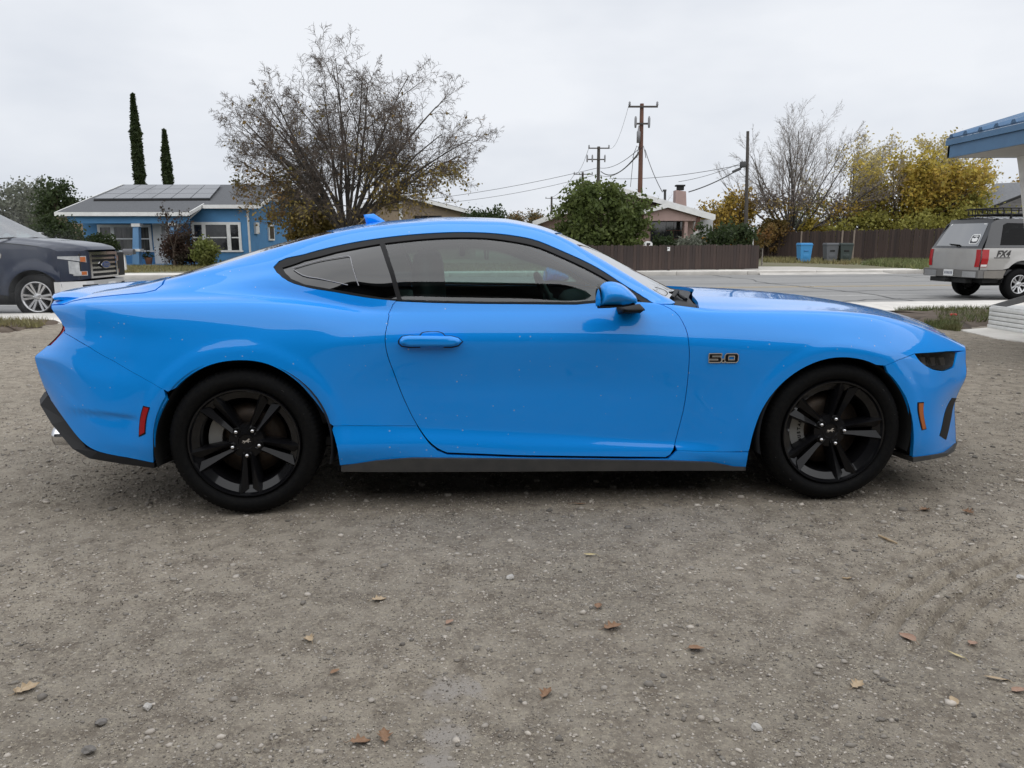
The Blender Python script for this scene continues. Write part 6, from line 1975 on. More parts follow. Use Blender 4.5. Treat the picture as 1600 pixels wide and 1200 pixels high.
def rim_mesh(phase):
    mb = MB()
    mb.lathe([(.249, .030), (.2485, .012), (.245, .007), (.239, .009), (.236, .017), (.233, .023), (.203, .041), (.198, .052), (.196, .21), (.235, .22)], 96)
    nb_ = len(mb.f)
    # hub
    mb.lathe([(.0001, .046), (.032, .046), (.036, .040), (.052, .043), (.078, .05), (.080, .085), (.0001, .09)], 40)
    for k in range(5):
        base = phase + 2 * pi * k / 5
        er = Vector((math.cos(base), 0, math.sin(base))); et = Vector((-math.sin(base), 0, math.cos(base)))
        for sg in (-1, 1):
            P = lambda r, t, y: er * r + et * (sg * t) + Vector((0, y, 0))
            # front outline (inner edge then outer edge) and a raised ridge between
            inn = [(.040, .0035, .050), (.10, .0075, .048), (.16, .009, .040), (.216, .009, .030)]
            out = [(.040, .027, .052), (.10, .034, .054), (.16, .044, .046), (.236, .059, .026)]
            rid = [(.045, .017, .040), (.10, .023, .035), (.16, .033, .024), (.238, .046, .010)]
            back = .05
            vs = [P(*q) for q in inn] + [P(*q) for q in rid] + [P(*q) for q in out]
            vs += [P(r, t, y + back) for r, t, y in inn] + [P(r, t, y + back) for r, t, y in out]
            fs = []
            for i in range(3):
                fs += [(i, i + 1, 5 + i, 4 + i), (4 + i, 5 + i, 9 + i, 8 + i), (i, 12 + i, 13 + i, i + 1), (8 + i, 9 + i, 17 + i, 16 + i)]
            fs += [(3, 15, 7), (7, 15, 19, 11), (0, 4, 8, 16, 12)]
            if sg > 0: fs = [f[::-1] for f in fs]
            mb.add(vs, fs)
    me = mb.mesh('rim')
    me.set_sharp_from_angle(angle=rad(32))
    me.materials.append(MAT['gloss_black']); me.materials.append(MAT['barrel_black'])
    me.polygons.foreach_set('material_index', [1 if i < nb_ else 0 for i in range(len(me.polygons))])
    return me

HORSE = [(-.019,.003),(-.011,.005),(-.006,.003),(.001,.004),(.006,.009),(.010,.013),(.014,.013),(.018,.009),(.016,.008),(.012,.009),(.011,.003),(.017,.002),(.021,-.002),(.019,-.002),(.015,0),(.010,-.001),(.013,-.008),(.008,-.004),(.003,-.002),(-.004,-.002),(-.007,-.007),(-.014,-.010),(-.009,-.006),(-.009,-.002),(-.014,-.003),(-.020,-.006),(-.015,-.001),(-.013,.002)]

def make_wheel(hx, far, phase, front):
    yo = .03
    w = bpy.data.objects.new('wheel', None); COL.objects.link(w); w.parent = car
    w.location = (hx, CW - yo if far else yo, WHEEL_R)
    w.rotation_euler = (0, 0, pi if far else 0)
    w.empty_display_size = .1
    link('tyre', TYRE, w)
    link('rim', rim_mesh(phase), w)
    for k in range(5):
        a = phase + 2 * pi * k / 5
        c = Vector((.062 * math.cos(a), 0, .062 * math.sin(a)))
        MB().lathe([(.0001, .022), (.005, .023), (.0085, .027), (.0105, .034), (.011, .05)], 12, M=Matrix.Translation(c)).build('lug_nut', MAT['chrome'], w)
        MB().lathe([(.0165, .052), (.0165, .043), (.013, .042), (.011, .05)], 16, M=Matrix.Translation(c)).build('lug_seat', MAT['gloss_black'], w)
    mb = MB(); mb.prism([(x, .0445, z) for x, z in HORSE], (0, .003, 0)); mb.build('emblem', MAT['chrome'], w)
    MB().lathe([(.05, .115), (.075, .112), (.165 if not front else .172, .112), (.165 if not front else .172, .140), (.05, .142)], 64).build('brake_disc', MAT['brake_iron'], w)
    MB().lathe([(.0001, .09), (.072, .09), (.076, .112)], 40).build('brake_hat', MAT['brake_iron'], w)
    # dust shield closes the view behind the disc
    MB().lathe([(.0001, .19), (.205, .19)], 40).build('dust_shield', MAT['dark'], w)
    mb = MB()
    r0, r1, a0, a1 = (.112, .182, rad(155), rad(222)) if front else (.118, .178, rad(148), rad(186))
    if far: a0, a1 = pi - a1, pi - a0
    n = 8
    for i in range(n):
        b0, b1 = a0 + (a1 - a0) * i / n, a0 + (a1 - a0) * (i + 1) / n
        pts = [(r0 * math.cos(b0), .088, r0 * math.sin(b0)), (r1 * math.cos(b0), .088, r1 * math.sin(b0)), (r1 * math.cos(b1), .088, r1 * math.sin(b1)), (r0 * math.cos(b1), .088, r0 * math.sin(b1))]
        mb.prism(pts, (0, .07, 0))
    mb.build('brake_caliper', MAT['caliper'], w)
    if front and not far:
        for i, ch in enumerate('MUSTANG'):
            a = rad(203 - i * 8)
            text_part('lettering', ch, .021, Matrix.Translation((.136 * math.cos(a), .086, .136 * math.sin(a))) @ Matrix.Rotation(-(a + pi / 2 + pi), 4, 'Y') @ FACE_CAM, MAT['dark'], w, ext=.001, bold=.0006)
    if not far:
        link('lettering', arc_text('Continental', .292, .0035, 40 if not front else 216, .026, 1 if not front else 1), w, MAT['tyre_letter'])
        link('lettering', arc_text('Continental', .292, .0035, 220 if not front else 30, .026, 1), w, MAT['tyre_letter'])
    return w
make_wheel(0.0, False, rad(-87), False)
make_wheel(WB, False, rad(3), True)
make_wheel(0.0, True, rad(20), False)
make_wheel(WB, True, rad(50), True)

# ---- cabin
mb = MB(); mb.box((.15, .20, .28), (2.05, CW - .20, .32)); mb.build('cabin_floor', MAT['interior'], car)
for yy in (.165, CW - .185):
    MB().rbox((1.12, yy + .01, .66), (1.75, .05, .54), .02).build('door_lining', MAT['interior'], car)
mb = MB(); mb.rbox((1.92, CW / 2, .72), (.62, CW - .42, .40), .09, 3); mb.build('dashboard', MAT['interior'], car)
mb = MB(); mb.rbox((.30, CW / 2, .62), (.9, CW - .5, .60), .08, 2); mb.build('rear_bench', MAT['interior'], car)
MB().rbox((1.1, CW / 2, .48), (1.2, .26, .32), .05).build('centre_console', MAT['interior'], car)
for y0 in (.56, CW - .56):
    so = side([(646,399),(655,391.5),(671,391),(683,399),(689,418),(694,470),(700,530),(688,560),(660,556),(648,480),(642,430)], .56)
    pillow('seat_back', so, y0, .23, .13, MAT['interior'], car, step=.03)
    MB().rbox((1.06, y0, .46), (.56, .50, .20), .07, 3).build('seat_cushion', MAT['interior'], car)
sw = MB(); c = Vector((1.52, CW - .56, .86)); pts = []
for k in range(33):
    a = 2 * pi * k / 32
    pts.append(c + Matrix.Rotation(rad(-24), 3, 'Y') @ Vector((0, .18 * math.cos(a), .18 * math.sin(a))))
sw.tube(pts, .017, 10, cap=False)
sw.rbox(c, (.05, .16, .11), .02); sw.tube([c, c + Vector((.32, 0, -.12))], .03, 8)
sw.build('steering_wheel', MAT['interior'], car)
mb = MB(); mb.rbox(px2car(722, 392, .958), (.03, .24, .06), .012); mb.build('rear_view_mirror', MAT['black_plastic'], car)
# light outline printed round the rear side window
ol = smooth_chain([(457,418),(500,406),(544,398.5)], 14) + smooth_chain([(547,401),(553,425),(560,446)], 8)
ol2 = smooth_chain([(543,445),(500,435),(470,428),(458,420)], 12)
mbp = MB()
V = []
for chain in (ol, ol2):
    uv = np.array(pix(chain)); P = bil(G, uv) - bil(NRM, uv) * .004
    mbp.tube([tuple(p) for p in P], .0022, 5)
mbp.build('window_pinstripe', pbr('pinstripe', (.36, .36, .38), .6), car)
# ================================================================== pickup and SUV on the street
def side_panel(name, poly, yf, width, mat, parent, holes=(), step=.05, off=0.0, fl=.02, both=True):
    o = resample(poly, step); hs = [resample(h, step) for h in holes]
    V, T, B = cdt_fill(o, hs, step)
    P = np.stack([V[:, 0], yf(V[:, 0], V[:, 1]) - off, V[:, 1]], 1)
    cr = (V[T[:, 1], 0] - V[T[:, 0], 0]) * (V[T[:, 2], 1] - V[T[:, 0], 1]) - (V[T[:, 1], 1] - V[T[:, 0], 1]) * (V[T[:, 2], 0] - V[T[:, 0], 0])
    bad = cr < 0; T[bad] = T[bad][:, ::-1]
    vs, fs = [P], [T]
    FB = []; A = []
    for p, q in B:
        k = len(P) + len(A)
        A += [P[p], P[q], P[q] + [0, fl, 0], P[p] + [0, fl, 0]]
        FB += [(k, k + 1, k + 2), (k, k + 2, k + 3)]
    if fl: vs.append(np.array(A)); fs.append(np.array(FB))
    V3, T3 = np.concatenate(vs), np.concatenate(fs)
    if both:
        W = V3.copy(); W[:, 1] = width - W[:, 1]
        sharp(np_mesh(name, W, T3[:, ::-1], mat, parent, smooth=True), 40)
    return sharp(np_mesh(name, V3, T3, mat, parent, smooth=True), 40)

def patch_grid(name, f, u0, u1, nu, v0, v1, nv, mat, parent):
    vs = [f(u0 + (u1 - u0) * i / nu, v0 + (v1 - v0) * j / nv) for j in range(nv + 1) for i in range(nu + 1)]
    fs = [(j * (nu + 1) + i, j * (nu + 1) + i + 1, (j + 1) * (nu + 1) + i + 1, (j + 1) * (nu + 1) + i) for j in range(nv) for i in range(nu)]
    return np_mesh(name, np.array(vs), np.array(fs), mat, parent, smooth=True)

def arch(cx, cz, r, a0, a1, n=18):
    return [(cx + r * math.cos(a0 + (a1 - a0) * i / n), cz + r * math.sin(a0 + (a1 - a0) * i / n)) for i in range(n + 1)]

def alloy_wheel(root, x, y, r, rr, width, far, spokes, mat, split=.10):
    w = bpy.data.objects.new('wheel', None); COL.objects.link(w); w.parent = root
    w.location = (x, y, r); w.rotation_euler = (0, 0, pi if far else 0)
    t = .235
    MB().lathe([(rr, .03), (rr + .03, .005), (rr + .06, 0), (r - .03, .012), (r - .008, .03), (r, .06), (r, t - .05), (r - .03, t), (rr, t - .03)], 48).build('tyre', MAT['rubber'], w)
    mb = MB(); mb.lathe([(rr + .005, .03), (rr + .004, .012), (rr - .015, .012), (rr - .03, .05), (rr - .04, .2)], 48)
    mb.lathe([(.0001, .035), (.05, .035), (.075, .05), (.085, .09), (.0001, .1)], 24)
    for k in range(spokes):
        a = 2 * pi * k / spokes
        for sg in (-1, 1):
            a2 = a + sg * split
            p = [(.05 * math.cos(a) - sg * .012 * math.sin(a), .05 * math.sin(a) + sg * .012 * math.cos(a)), (rr * .97 * math.cos(a2), rr * .97 * math.sin(a2))]
            tx, tz = -math.sin(a), math.cos(a)
            h0, h1 = .014, .022
            mb.prism([(p[0][0] - tx * h0, .04, p[0][1] - tz * h0), (p[0][0] + tx * h0, .04, p[0][1] + tz * h0), (p[1][0] + tx * h1, .018, p[1][1] + tz * h1), (p[1][0] - tx * h1, .018, p[1][1] - tz * h1)], (0, .05, 0))
    mb.build('rim', mat, w)
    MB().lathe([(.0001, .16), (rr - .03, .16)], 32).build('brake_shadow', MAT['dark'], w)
    for k in range(5):
        a = 2 * pi * (k + .5) / 5
        MB().lathe([(.0001, .03), (.012, .032), (.013, .06)], 8, M=Matrix.Translation((.062 * math.cos(a), 0, .062 * math.sin(a)))).build('lug_nut', MAT['chrome'], w)
    return w

# ---- navy pickup
MAT['navy_paint'] = pbr('navy_paint', (.006, .013, .034), .4, spec=.2, coat=.55, coat_rough=.03)
MAT['lamp_clear'] = pbr('lamp_clear', (.52, .53, .54), .15, coat=1.0, var=(10, (.34, .35, .36)))
MAT['screen_glass'] = glass('screen_glass', (.42, .52, .51), 1.5, boost=.6)
pf = gnd(50, 502.5, ROADZ)
ps, pt_ = to_st(pf); pt_ = max(pt_, .25)
TL_, TW = 5.89, 2.03
tk_ = thing('pickup_truck', 'navy blue pickup with chrome grille parked at the kerb on the left', 'pickup', st(ps, pt_, ROADZ), PSI)
TK_YAW = rad(2.0)
_h = st(ps + .0, pt_ + .03, ROADZ) - Vector((math.cos(TK_YAW), math.sin(TK_YAW), 0)) * 4.94
tk_.location = _h; tk_.rotation_euler = (0, 0, TK_YAW)
def ty(x, z):
    x, z = np.asarray(x, float), np.asarray(z, float)
    y = np.interp(z, [.4, .55, .8, 1.05, 1.14, 1.26, 1.37, 1.90], [.06, .035, .02, .03, .04, .05, .09, .31])
    y = y + np.clip((x - 5.15) / .7, 0, 1) ** 2 * .13
    d = np.hypot(x - 4.94, z - .40)
    y = y - .035 * np.clip((.62 - d) / .10, 0, 1) * (z < 1.1)
    return y
FA = arch(4.94, .40, .47, 0.05, pi - .05)
fend = [(5.38, .98), (5.38, 1.19), (5.25, 1.235), (5.1, 1.26), (4.6, 1.315), (4.13, 1.345), (4.13, .46)] + FA[::-1] + [(5.40, .62), (5.385, .68), (5.38, .80)]
side_panel('fender', fend, ty, TW, MAT['navy_paint'], tk_)
side_panel('door', [(4.12, .46), (4.12, 1.346), (4.03, 1.35), (3.05, 1.35), (3.05, .46)], ty, TW, MAT['navy_paint'], tk_)
side_panel('door', [(3.04, .46), (3.04, 1.35), (2.0, 1.35), (2.0, .46)], ty, TW, MAT['navy_paint'], tk_)
RA_ = arch(1.26, .40, .50, 0.05, pi - .05)
side_panel('bed_side', [(1.97, .46), (1.97, 1.33), (.05, 1.33), (.05, .55), (.75, .46)] + RA_[::-1], ty, TW, MAT['navy_paint'], tk_)
cab = [(1.98, 1.355), (4.36, 1.35), (3.50, 1.84), (3.1, 1.87), (2.15, 1.87), (2.0, 1.80)]
w1 = [(3.12, 1.39), (4.05, 1.39), (3.42, 1.78), (3.12, 1.79)]; w2 = [(2.12, 1.39), (3.03, 1.39), (3.03, 1.79), (2.22, 1.79)]
side_panel('cab_frame', cab, ty, TW, MAT['navy_paint'], tk_, holes=[w1, w2])
for w_ in (w1, w2): side_panel('side_window', w_, ty, TW, MAT['screen_glass'], tk_, off=-.012, fl=0)
patch_grid('roof', lambda x, v: (x, ty(x, 1.87) + (TW - 2 * ty(x, 1.87)) * v, 1.87 + .06 * math.sin(pi * v) ** .6 * min(1, (3.55 - x) / .3) - .03 * (x > 3.47)), 2.0, 3.48, 8, 0, 1, 12, MAT['navy_paint'], tk_)
ws_ = lambda u, v: (4.36 - .92 * u + .10 * math.sin(pi * v), (.085 + .20 * u) + (TW - 2 * (.085 + .20 * u)) * v, 1.35 + .52 * u)
patch_grid('windscreen', ws_, 0, 1, 8, 0.0, 1, 14, MAT['screen_glass'], tk_)
patch_grid('rear_window', lambda u, v: (1.99 + .05 * u, (.09 + .2 * u) + (TW - 2 * (.09 + .2 * u)) * v, 1.285 + .58 * u), 0, 1, 4, 0, 1, 6, MAT['dark_glass'], tk_)
def hood_f(x, v):
    e = float(ty(x, 1.2)); y = e + (TW - 2 * e) * v
    zc = np.interp(x, [4.3, 4.6, 5.05, 5.40, 5.59, 5.65], [1.385, 1.365, 1.315, 1.27, 1.22, 1.16]) - max(0, abs(2 * v - 1) - .8) * (.3 if x > 5.25 else .1)
    s = 2 * abs(v - .5)
    return (x + .05 * (1 - s * s) * (x > 5.0) - .27 * max(0, (s - .45) / .55) ** 2 * min(1, max(0, (x - 5.05) / .6)), y, zc - .0 + .045 * (1 if s < .62 else max(0, 1 - (s - .62) / .16)) - .02 * max(0, (s - .85) / .15))
patch_grid('hood', hood_f, 4.38, 5.65, 24, 0.003, .997, 34, MAT['navy_paint'], tk_)
patch_grid('cowl', lambda x, v: (x, .1 + (TW - .2) * v, 1.35), 4.25, 4.5, 2, 0, 1, 4, MAT['black_plastic'], tk_)
for y_ in (.45, 1.15):
    MB().tube([(4.46, y_ + .35, 1.385), (4.42, y_, 1.42), (4.37, y_ - .42, 1.40)], .014, 6).build('wiper', MAT['black_plastic'], tk_)
# front end
mb = MB(); mb.prism([(5.50, .30, .70), (5.60, .30, .70), (5.61, .30, 1.14), (5.50, .30, 1.16)], (0, TW - .34, 0)); mb.build('grille_back', MAT['dark'], tk_)
gx = lambda y: 5.65 + .05 * (1 - (2 * y / TW - 1) ** 2)
mb = MB()
def gbar(mb, ya, yb, z0, z1, x0=0.0, d=.05, n=8):
    for i in range(n):
        a, b2 = ya + (yb - ya) * i / n, ya + (yb - ya) * (i + 1) / n
        mb.prism([(gx(a) + x0, a, z0), (gx(b2) + x0, b2, z0), (gx(b2) + x0, b2, z1), (gx(a) + x0, a, z1)], (-d, 0, 0))
gy0, gy1 = .50, TW - .50
gbar(mb, gy0, gy1, 1.115, 1.17); gbar(mb, gy0, gy1, .70, .735)
for a in (gy0, gy1 - .06): gbar(mb, a, a + .06, .736, 1.114, n=1)
mb.build('grille_frame', MAT['chrome'], tk_)
for k in range(4):
    mb = MB(); z = .785 + k * .083; gbar(mb, gy0 + .062, gy1 - .062, z, z + .036, -.012); mb.build('grille_bar', MAT['chrome'], tk_)
mb = MB(); gbar(mb, gy0 + .06, gy1 - .06, .736, 1.114, -.045, .02); mb.build('grille_mesh', MAT['dark'], tk_)
# oval emblem
T_ = Matrix.Translation((gx(TW / 2) + .018, TW / 2, .935)) @ Matrix.Rotation(pi / 2, 4, 'Z')
el = lambda k: Matrix.Scale(k, 4)
def oval(name, a, b2, y, mat, parent):
    n = 32
    mb = MB(); mb.prism([T_ @ Vector((a * math.cos(2 * pi * i / n), -y, b2 * math.sin(2 * pi * i / n))) for i in range(n)], (-.012, 0, 0)); return mb.build(name, mat, parent)
em = oval('emblem', .165, .072, 0, MAT['chrome'], tk_)
oval('emblem_field', .148, .058, .003, pbr('emblem_blue', (.02, .05, .16), .3), em)
text_part('lettering', 'Ford', .105, T_ @ Matrix.Translation((0, -.006, 0)) @ FACE_CAM, MAT['chrome'], em, ext=.002, shear=.3)
# lamps: bracket-shaped, amber at the inner ends
def front_pt(y, z, o=0.0):
    q = abs(2 * y / TW - 1)
    return Vector((5.65 + .045 * (1 - q * q) - .31 * max(0, (q - .40) / .60) ** 2 + o, y, z))
for fy in (lambda y: y, lambda y: TW - y):
    def quad(name, ya, yb, z0a, z1a, z0b, z1b, mat, o, parent=tk_, n=6):
        mb = MB(); V = []
        for i in range(n + 1):
            f = i / n; y = ya + (yb - ya) * f
            V += [front_pt(fy(y), z0a + (z0b - z0a) * f, o), front_pt(fy(y), z1a + (z1b - z1a) * f, o)]
        V += [p - Vector((.06, 0, 0)) for p in V]
        m = 2 * (n + 1)
        fs = [(2 * i, 2 * i + 2, 2 * i + 3, 2 * i + 1) for i in range(n)] + [(2 * i + 1, 2 * i + 3, m + 2 * i + 3, m + 2 * i + 1) for i in range(n)] + [(2 * i, m + 2 * i, m + 2 * i + 2, 2 * i + 2) for i in range(n)] + [(0, 1, m + 1, m), (2 * n, m + 2 * n, m + 2 * n + 1, 2 * n + 1)]
        mb.add(V, fs); return mb.build(name, mat, parent)
    quad('front_panel', .02, .50, .66, 1.19, .70, 1.19, MAT['navy_paint'], -.004)
    hl = quad('headlight', .03, .42, 1.06, 1.10, .985, 1.10, MAT['lamp_clear'], .012)
    quad('headlight_lower', .15, .29, .80, 1.02, .755, .99, MAT['lamp_clear'], .013, hl)
    quad('headlight_foot', .20, .42, .758, .835, .755, .835, MAT['lamp_clear'], .015, hl)
    quad('amber_lens', .31, .40, 1.0, 1.085, 1.0, 1.085, MAT['amber_lens'], .018, hl, 2)
    quad('amber_lens', .31, .40, .77, .83, .77, .83, MAT['amber_lens'], .020, hl, 2)
# bumper
def bump_pt(y, z, o=0):
    q = abs(2 * y / TW - 1); return Vector((5.72 + .05 * (1 - q * q) - .34 * max(0, (q - .52) / .48) ** 2 + o, y, z))
def bband(name, ya, yb, z0, z1, mat, o, parent, n=14, d=.10):
    mb = MB(); V = []
    for i in range(n + 1):
        y = ya + (yb - ya) * i / n; V += [bump_pt(y, z0, o), bump_pt(y, z1, o)]
    m = len(V); V += [p - Vector((d, 0, 0)) for p in V]
    fs = [(2 * i, 2 * i + 2, 2 * i + 3, 2 * i + 1) for i in range(n)] + [(2 * i + 1, 2 * i + 3, m + 2 * i + 3, m + 2 * i + 1) for i in range(n)] + [(2 * i, m + 2 * i, m + 2 * i + 2, 2 * i + 2) for i in range(n)] + [(0, 1, m + 1, m), (2 * n, m + 2 * n, m + 2 * n + 1, 2 * n + 1)]
    mb.add(V, fs); return mb.build(name, mat, parent)
MAT['bumper_chrome'] = pbr('bumper_chrome', (.82, .82, .82), .38, metal=1.0)
bmp = bband('bumper', .0, TW, .47, .66, MAT['bumper_chrome'], 0, tk_)
for a in (.24, TW - .56):
    bband('fog_recess', a, a + .32, .49, .60, MAT['dark'], .004, bmp, 4, .02)
    MB().rbox(bump_pt(a + .10, .545, .01), (.02, .09, .06), .008).build('fog_lamp', MAT['lamp_clear'], bmp)
bband('bumper_intake', .62, TW - .62, .475, .575, MAT['dark'], .004, bmp, 8, .02)
bband('licence_plate', .90, 1.20, .50, .62, MAT['white_plastic'], .012, tk_, 2, .01)
bband('air_dam', .06, TW - .06, .30, .465, MAT['black_plastic'], -.05, tk_)
mb = MB(); mb.box((.1, .12, .36), (5.6, TW - .12, .47)); mb.box((.5, .35, .24), (5.3, TW - .35, .36)); mb.build('chassis', MAT['dark'], tk_)
mb = MB(); mb.box((.06, .1, .75), (1.95, TW - .1, .80)); mb.box((.03, .06, .6), (.08, TW - .06, 1.32)); mb.build('bed_floor', MAT['navy_paint'], tk_)
mb = MB(); mb.box((2.05, .12, .48), (4.0, TW - .12, .6)); mb.rbox((4.05, TW / 2, 1.17), (.5, TW - .3, .3), .06)
for y_ in (.58, TW - .58):
    mb.rbox((2.95, y_, .95), (.5, .55, .2), .06); mb.rbox((2.72, y_, 1.28), (.16, .5, .66), .06); mb.rbox((2.70, y_, 1.66), (.12, .28, .18), .05)
mb.build('cabin', MAT['interior'], tk_)
for far in (0, 1):
    for x in (4.94, 1.26):
        alloy_wheel(tk_, x, TW - .02 if far else .02, .40, .265, .23, far, 6, MAT['alloy'], .16)
        mb = MB(); mb.lathe([(.505, .07), (.51, .4), (.05, .41)], 28, arc=(-.1, pi + .1), M=Matrix.Translation((x, 0, .40)))
        if far: mb.v = [(p[0], TW - p[1], p[2]) for p in mb.v]
        mb.build('wheel_housing', MAT['dark'], tk_)
for y_, s in ((-.16, 1), (TW + .16, -1)):
    mb = MB(); mb.rbox((3.86, y_, 1.40), (.12, .24, .26), .05, 3); mm = mb.build('mirror', MAT['navy_paint'], tk_)
    MB().tube([(3.84, y_, 1.33), (3.86, y_ + s * .24, 1.27)], .03, 6).build('mirror_arm', MAT['black_plastic'], mm)
    MB().rbox((3.925, y_, 1.41), (.012, .22, .24), .005).build('mirror_trim', MAT['chrome'], mm)
# fender script
text_part('lettering', 'F-150', .13, Matrix.Translation((4.27, float(ty(4.27, 1.02)) - .006, 1.10)) @ FACE_CAM, MAT['chrome'], tk_, ext=.004, shear=.25, bold=.003)

# ---- silver SUV
MAT['silver_paint'] = pbr('silver_paint', (.375, .365, .35), .4, metal=.2, coat=.6, coat_rough=.06, var=(3, (.34, .33, .315)))
MAT['black_paint'] = pbr('black_paint', (.018, .018, .020), .35, coat=.7)
MAT['clad'] = pbr('clad', (.22, .20, .175), .55, var=(4, (.18, .165, .145)))
MAT['suv_glass'] = glass('suv_glass', (.09, .10, .10), 1.45, boost=.45)
sf = gnd(1588, 469, ROADZ)
ss, st_ = to_st(sf)
SL, SW = 4.84, 1.80
suv = thing('suv', 'silver and black SUV with a roof basket parked at the kerb on the right', 'suv', st(ss - 1.08, st_ - .04, ROADZ), PSI)
SR = .365
def sy_(x, z):
    x, z = np.asarray(x, float), np.asarray(z, float)
    y = np.interp(z, [.40, .60, .85, 1.06, 1.12, 1.72], [.05, .03, .0, .02, .05, .21])
    y = y + np.clip((.30 - x) / .30, 0, 1) ** 2 * .05
    d = np.hypot(x - 1.08, z - SR)
    y = y - .03 * np.clip((.55 - d) / .08, 0, 1) * (z < 1.0)
    return y
A1, A2 = arch(1.08, SR, .455, .0, pi), arch(3.92, SR, .455, 0.0, pi)
lower = [(.06, .62), (.60, .62)] + [p for p in A1[::-1] if p[1] > .60] + [(1.56, .60), (3.44, .60)] + [p for p in A2[::-1] if p[1] > .60] + [(4.40, .60), (4.72, .62), (4.76, .95), (3.55, 1.08), (.10, 1.08), (.05, 1.0)]
side_panel('body_side', lower, sy_, SW, MAT['silver_paint'], suv)
clad = [(.05, .46), (.08, .40), (.55, .40), (.625, .365)] + [p for p in A1[::-1] if p[1] <= .60 and p[0] < 1] + [(.64, .615), (.06, .615)]
side_panel('lower_cladding', [(.06, .45), (.58, .42), (.62, .45), (.66, .56), (.68, .612), (.06, .612)], sy_, SW, MAT['clad'], suv, off=.004)
side_panel('lower_cladding', [(1.54, .38), (3.46, .38), (3.44, .595), (1.56, .595)], sy_, SW, MAT['clad'], suv, off=.004)
green = [(.11, 1.085), (3.5, 1.085), (2.95, 1.62), (2.75, 1.68), (.62, 1.70), (.42, 1.66), (.32, 1.58)]
g1 = [(.50, 1.14), (1.45, 1.14), (1.45, 1.60), (.72, 1.61), (.62, 1.57)]; g2 = [(1.53, 1.14), (2.33, 1.14), (2.33, 1.60), (1.53, 1.60)]; g3 = [(2.41, 1.14), (3.25, 1.14), (2.85, 1.57), (2.41, 1.60)]
side_panel('window_frame', green, sy_, SW, MAT['black_paint'], suv, holes=[g1, g2, g3])
for g_ in (g1, g2, g3): side_panel('side_window', g_, sy_, SW, MAT['suv_glass'], suv, off=-.01, fl=0)
patch_grid('roof', lambda x, v: (x, .205 + (SW - .41) * v, 1.695 + .07 * math.sin(pi * v) ** .7 * min(1, (x - .3) / .4 + .15)), .42, 2.85, 12, 0, 1, 12, MAT['black_paint'], suv)
patch_grid('windscreen', lambda u, v: (3.5 - .62 * u + .1 * math.sin(pi * v), .05 + .15 * u + (SW - .1 - .3 * u) * v, 1.09 + .60 * u), 0, 1, 6, 0, 1, 8, MAT['suv_glass'], suv)
patch_grid('hood', lambda x, v: (x, .06 + (SW - .12) * v, np.interp(x, [3.5, 4.5, 4.76], [1.10, 1.02, .93]) + .03 * math.sin(pi * v)), 3.45, 4.76, 8, 0, 1, 8, MAT['silver_paint'], suv)
MB().rbox((4.72, SW / 2, .72), (.12, SW - .1, .44), .05).build('front_end', MAT['black_plastic'], suv)
# rear face
def rear_x(z): return float(np.interp(z, [.5, .62, 1.06, 1.10, 1.66], [.04, .03, .05, .075, .40]))
def rear_f(z, v, o=0.0):
    e = float(sy_(rear_x(z) + .02, z)) + .012
    return (rear_x(z) - .045 * math.sin(pi * min(max(v, 0), 1)) ** .7 - o, e + (SW - 2 * e) * v, z)
patch_grid('tailgate', lambda v, z: rear_f(z, v), 0, 1, 14, .60, 1.07, 8, MAT['silver_paint'], suv)
patch_grid('tailgate_frame', lambda v, z: rear_f(z, v), 0, 1, 14, 1.072, 1.70, 10, MAT['black_paint'], suv)
patch_grid('rear_window', lambda v, z: rear_f(z, v, .008), .075, .925, 12, 1.12, 1.61, 8, MAT['suv_glass'], suv)
for v0, v1 in ((-.0, .075), (.925, 1.0)):
    patch_grid('tail_lamp', lambda v, z: rear_f(z, v, .012), v0, v1, 3, .68, 1.05, 6, MAT['red_lens'], suv)
lens = side_panel('tail_lamp_side', [(.045, .68), (.19, .68), (.21, 1.05), (.06, 1.05)], sy_, SW, MAT['red_lens'], suv, off=.008, fl=.012)
side_panel('reverse_lamp', [(.05, .69), (.18, .69), (.183, .735), (.052, .735)], sy_, SW, MAT['white_plastic'], suv, off=.011, fl=.004)
bp_ = MB()
def rb_pt(y, z, o=0.0):
    q = abs(2 * y / SW - 1); return Vector((-.10 + .05 * q ** 3 - o, y, z))
MAT['bumper_grey'] = pbr('bumper_grey', (.15, .145, .14), .45, metal=.2)
def rband(name, ya, yb, z0, z1, mat, o, d, n=10, parent=suv):
    mb = MB(); V = []
    for i in range(n + 1):
        y = ya + (yb - ya) * i / n; V += [rb_pt(y, z0, o), rb_pt(y, z1, o)]
    m = len(V); V += [p + Vector((d, 0, 0)) for p in V]
    fs = [(2 * i, 2 * i + 1, 2 * i + 3, 2 * i + 2) for i in range(n)] + [(2 * i + 1, m + 2 * i + 1, m + 2 * i + 3, 2 * i + 3) for i in range(n)] + [(2 * i, 2 * i + 2, m + 2 * i + 2, m + 2 * i) for i in range(n)] + [(0, m, m + 1, 1), (2 * n, 2 * n + 1, m + 2 * n + 1, m + 2 * n)]
    mb.add(V, fs); return mb.build(name, mat, parent)
bpr = rband('rear_bumper', -.02, SW + .02, .45, .615, MAT['bumper_grey'], 0, .22)
MB().box((.1, -.03, .45), (.60, -.005, .60)).build('bumper_end', MAT['clad'], bpr)
rband('bumper_chrome', .04, .42, .46, .585, MAT['alloy'], .006, .006, 5, bpr)
rband('bumper_chrome', 1.30, SW - .04, .46, .585, MAT['alloy'], .006, .006, 5, bpr)
rband('licence_plate', .70, 1.02, .47, .61, MAT['white_plastic'], .016, .008, 2)
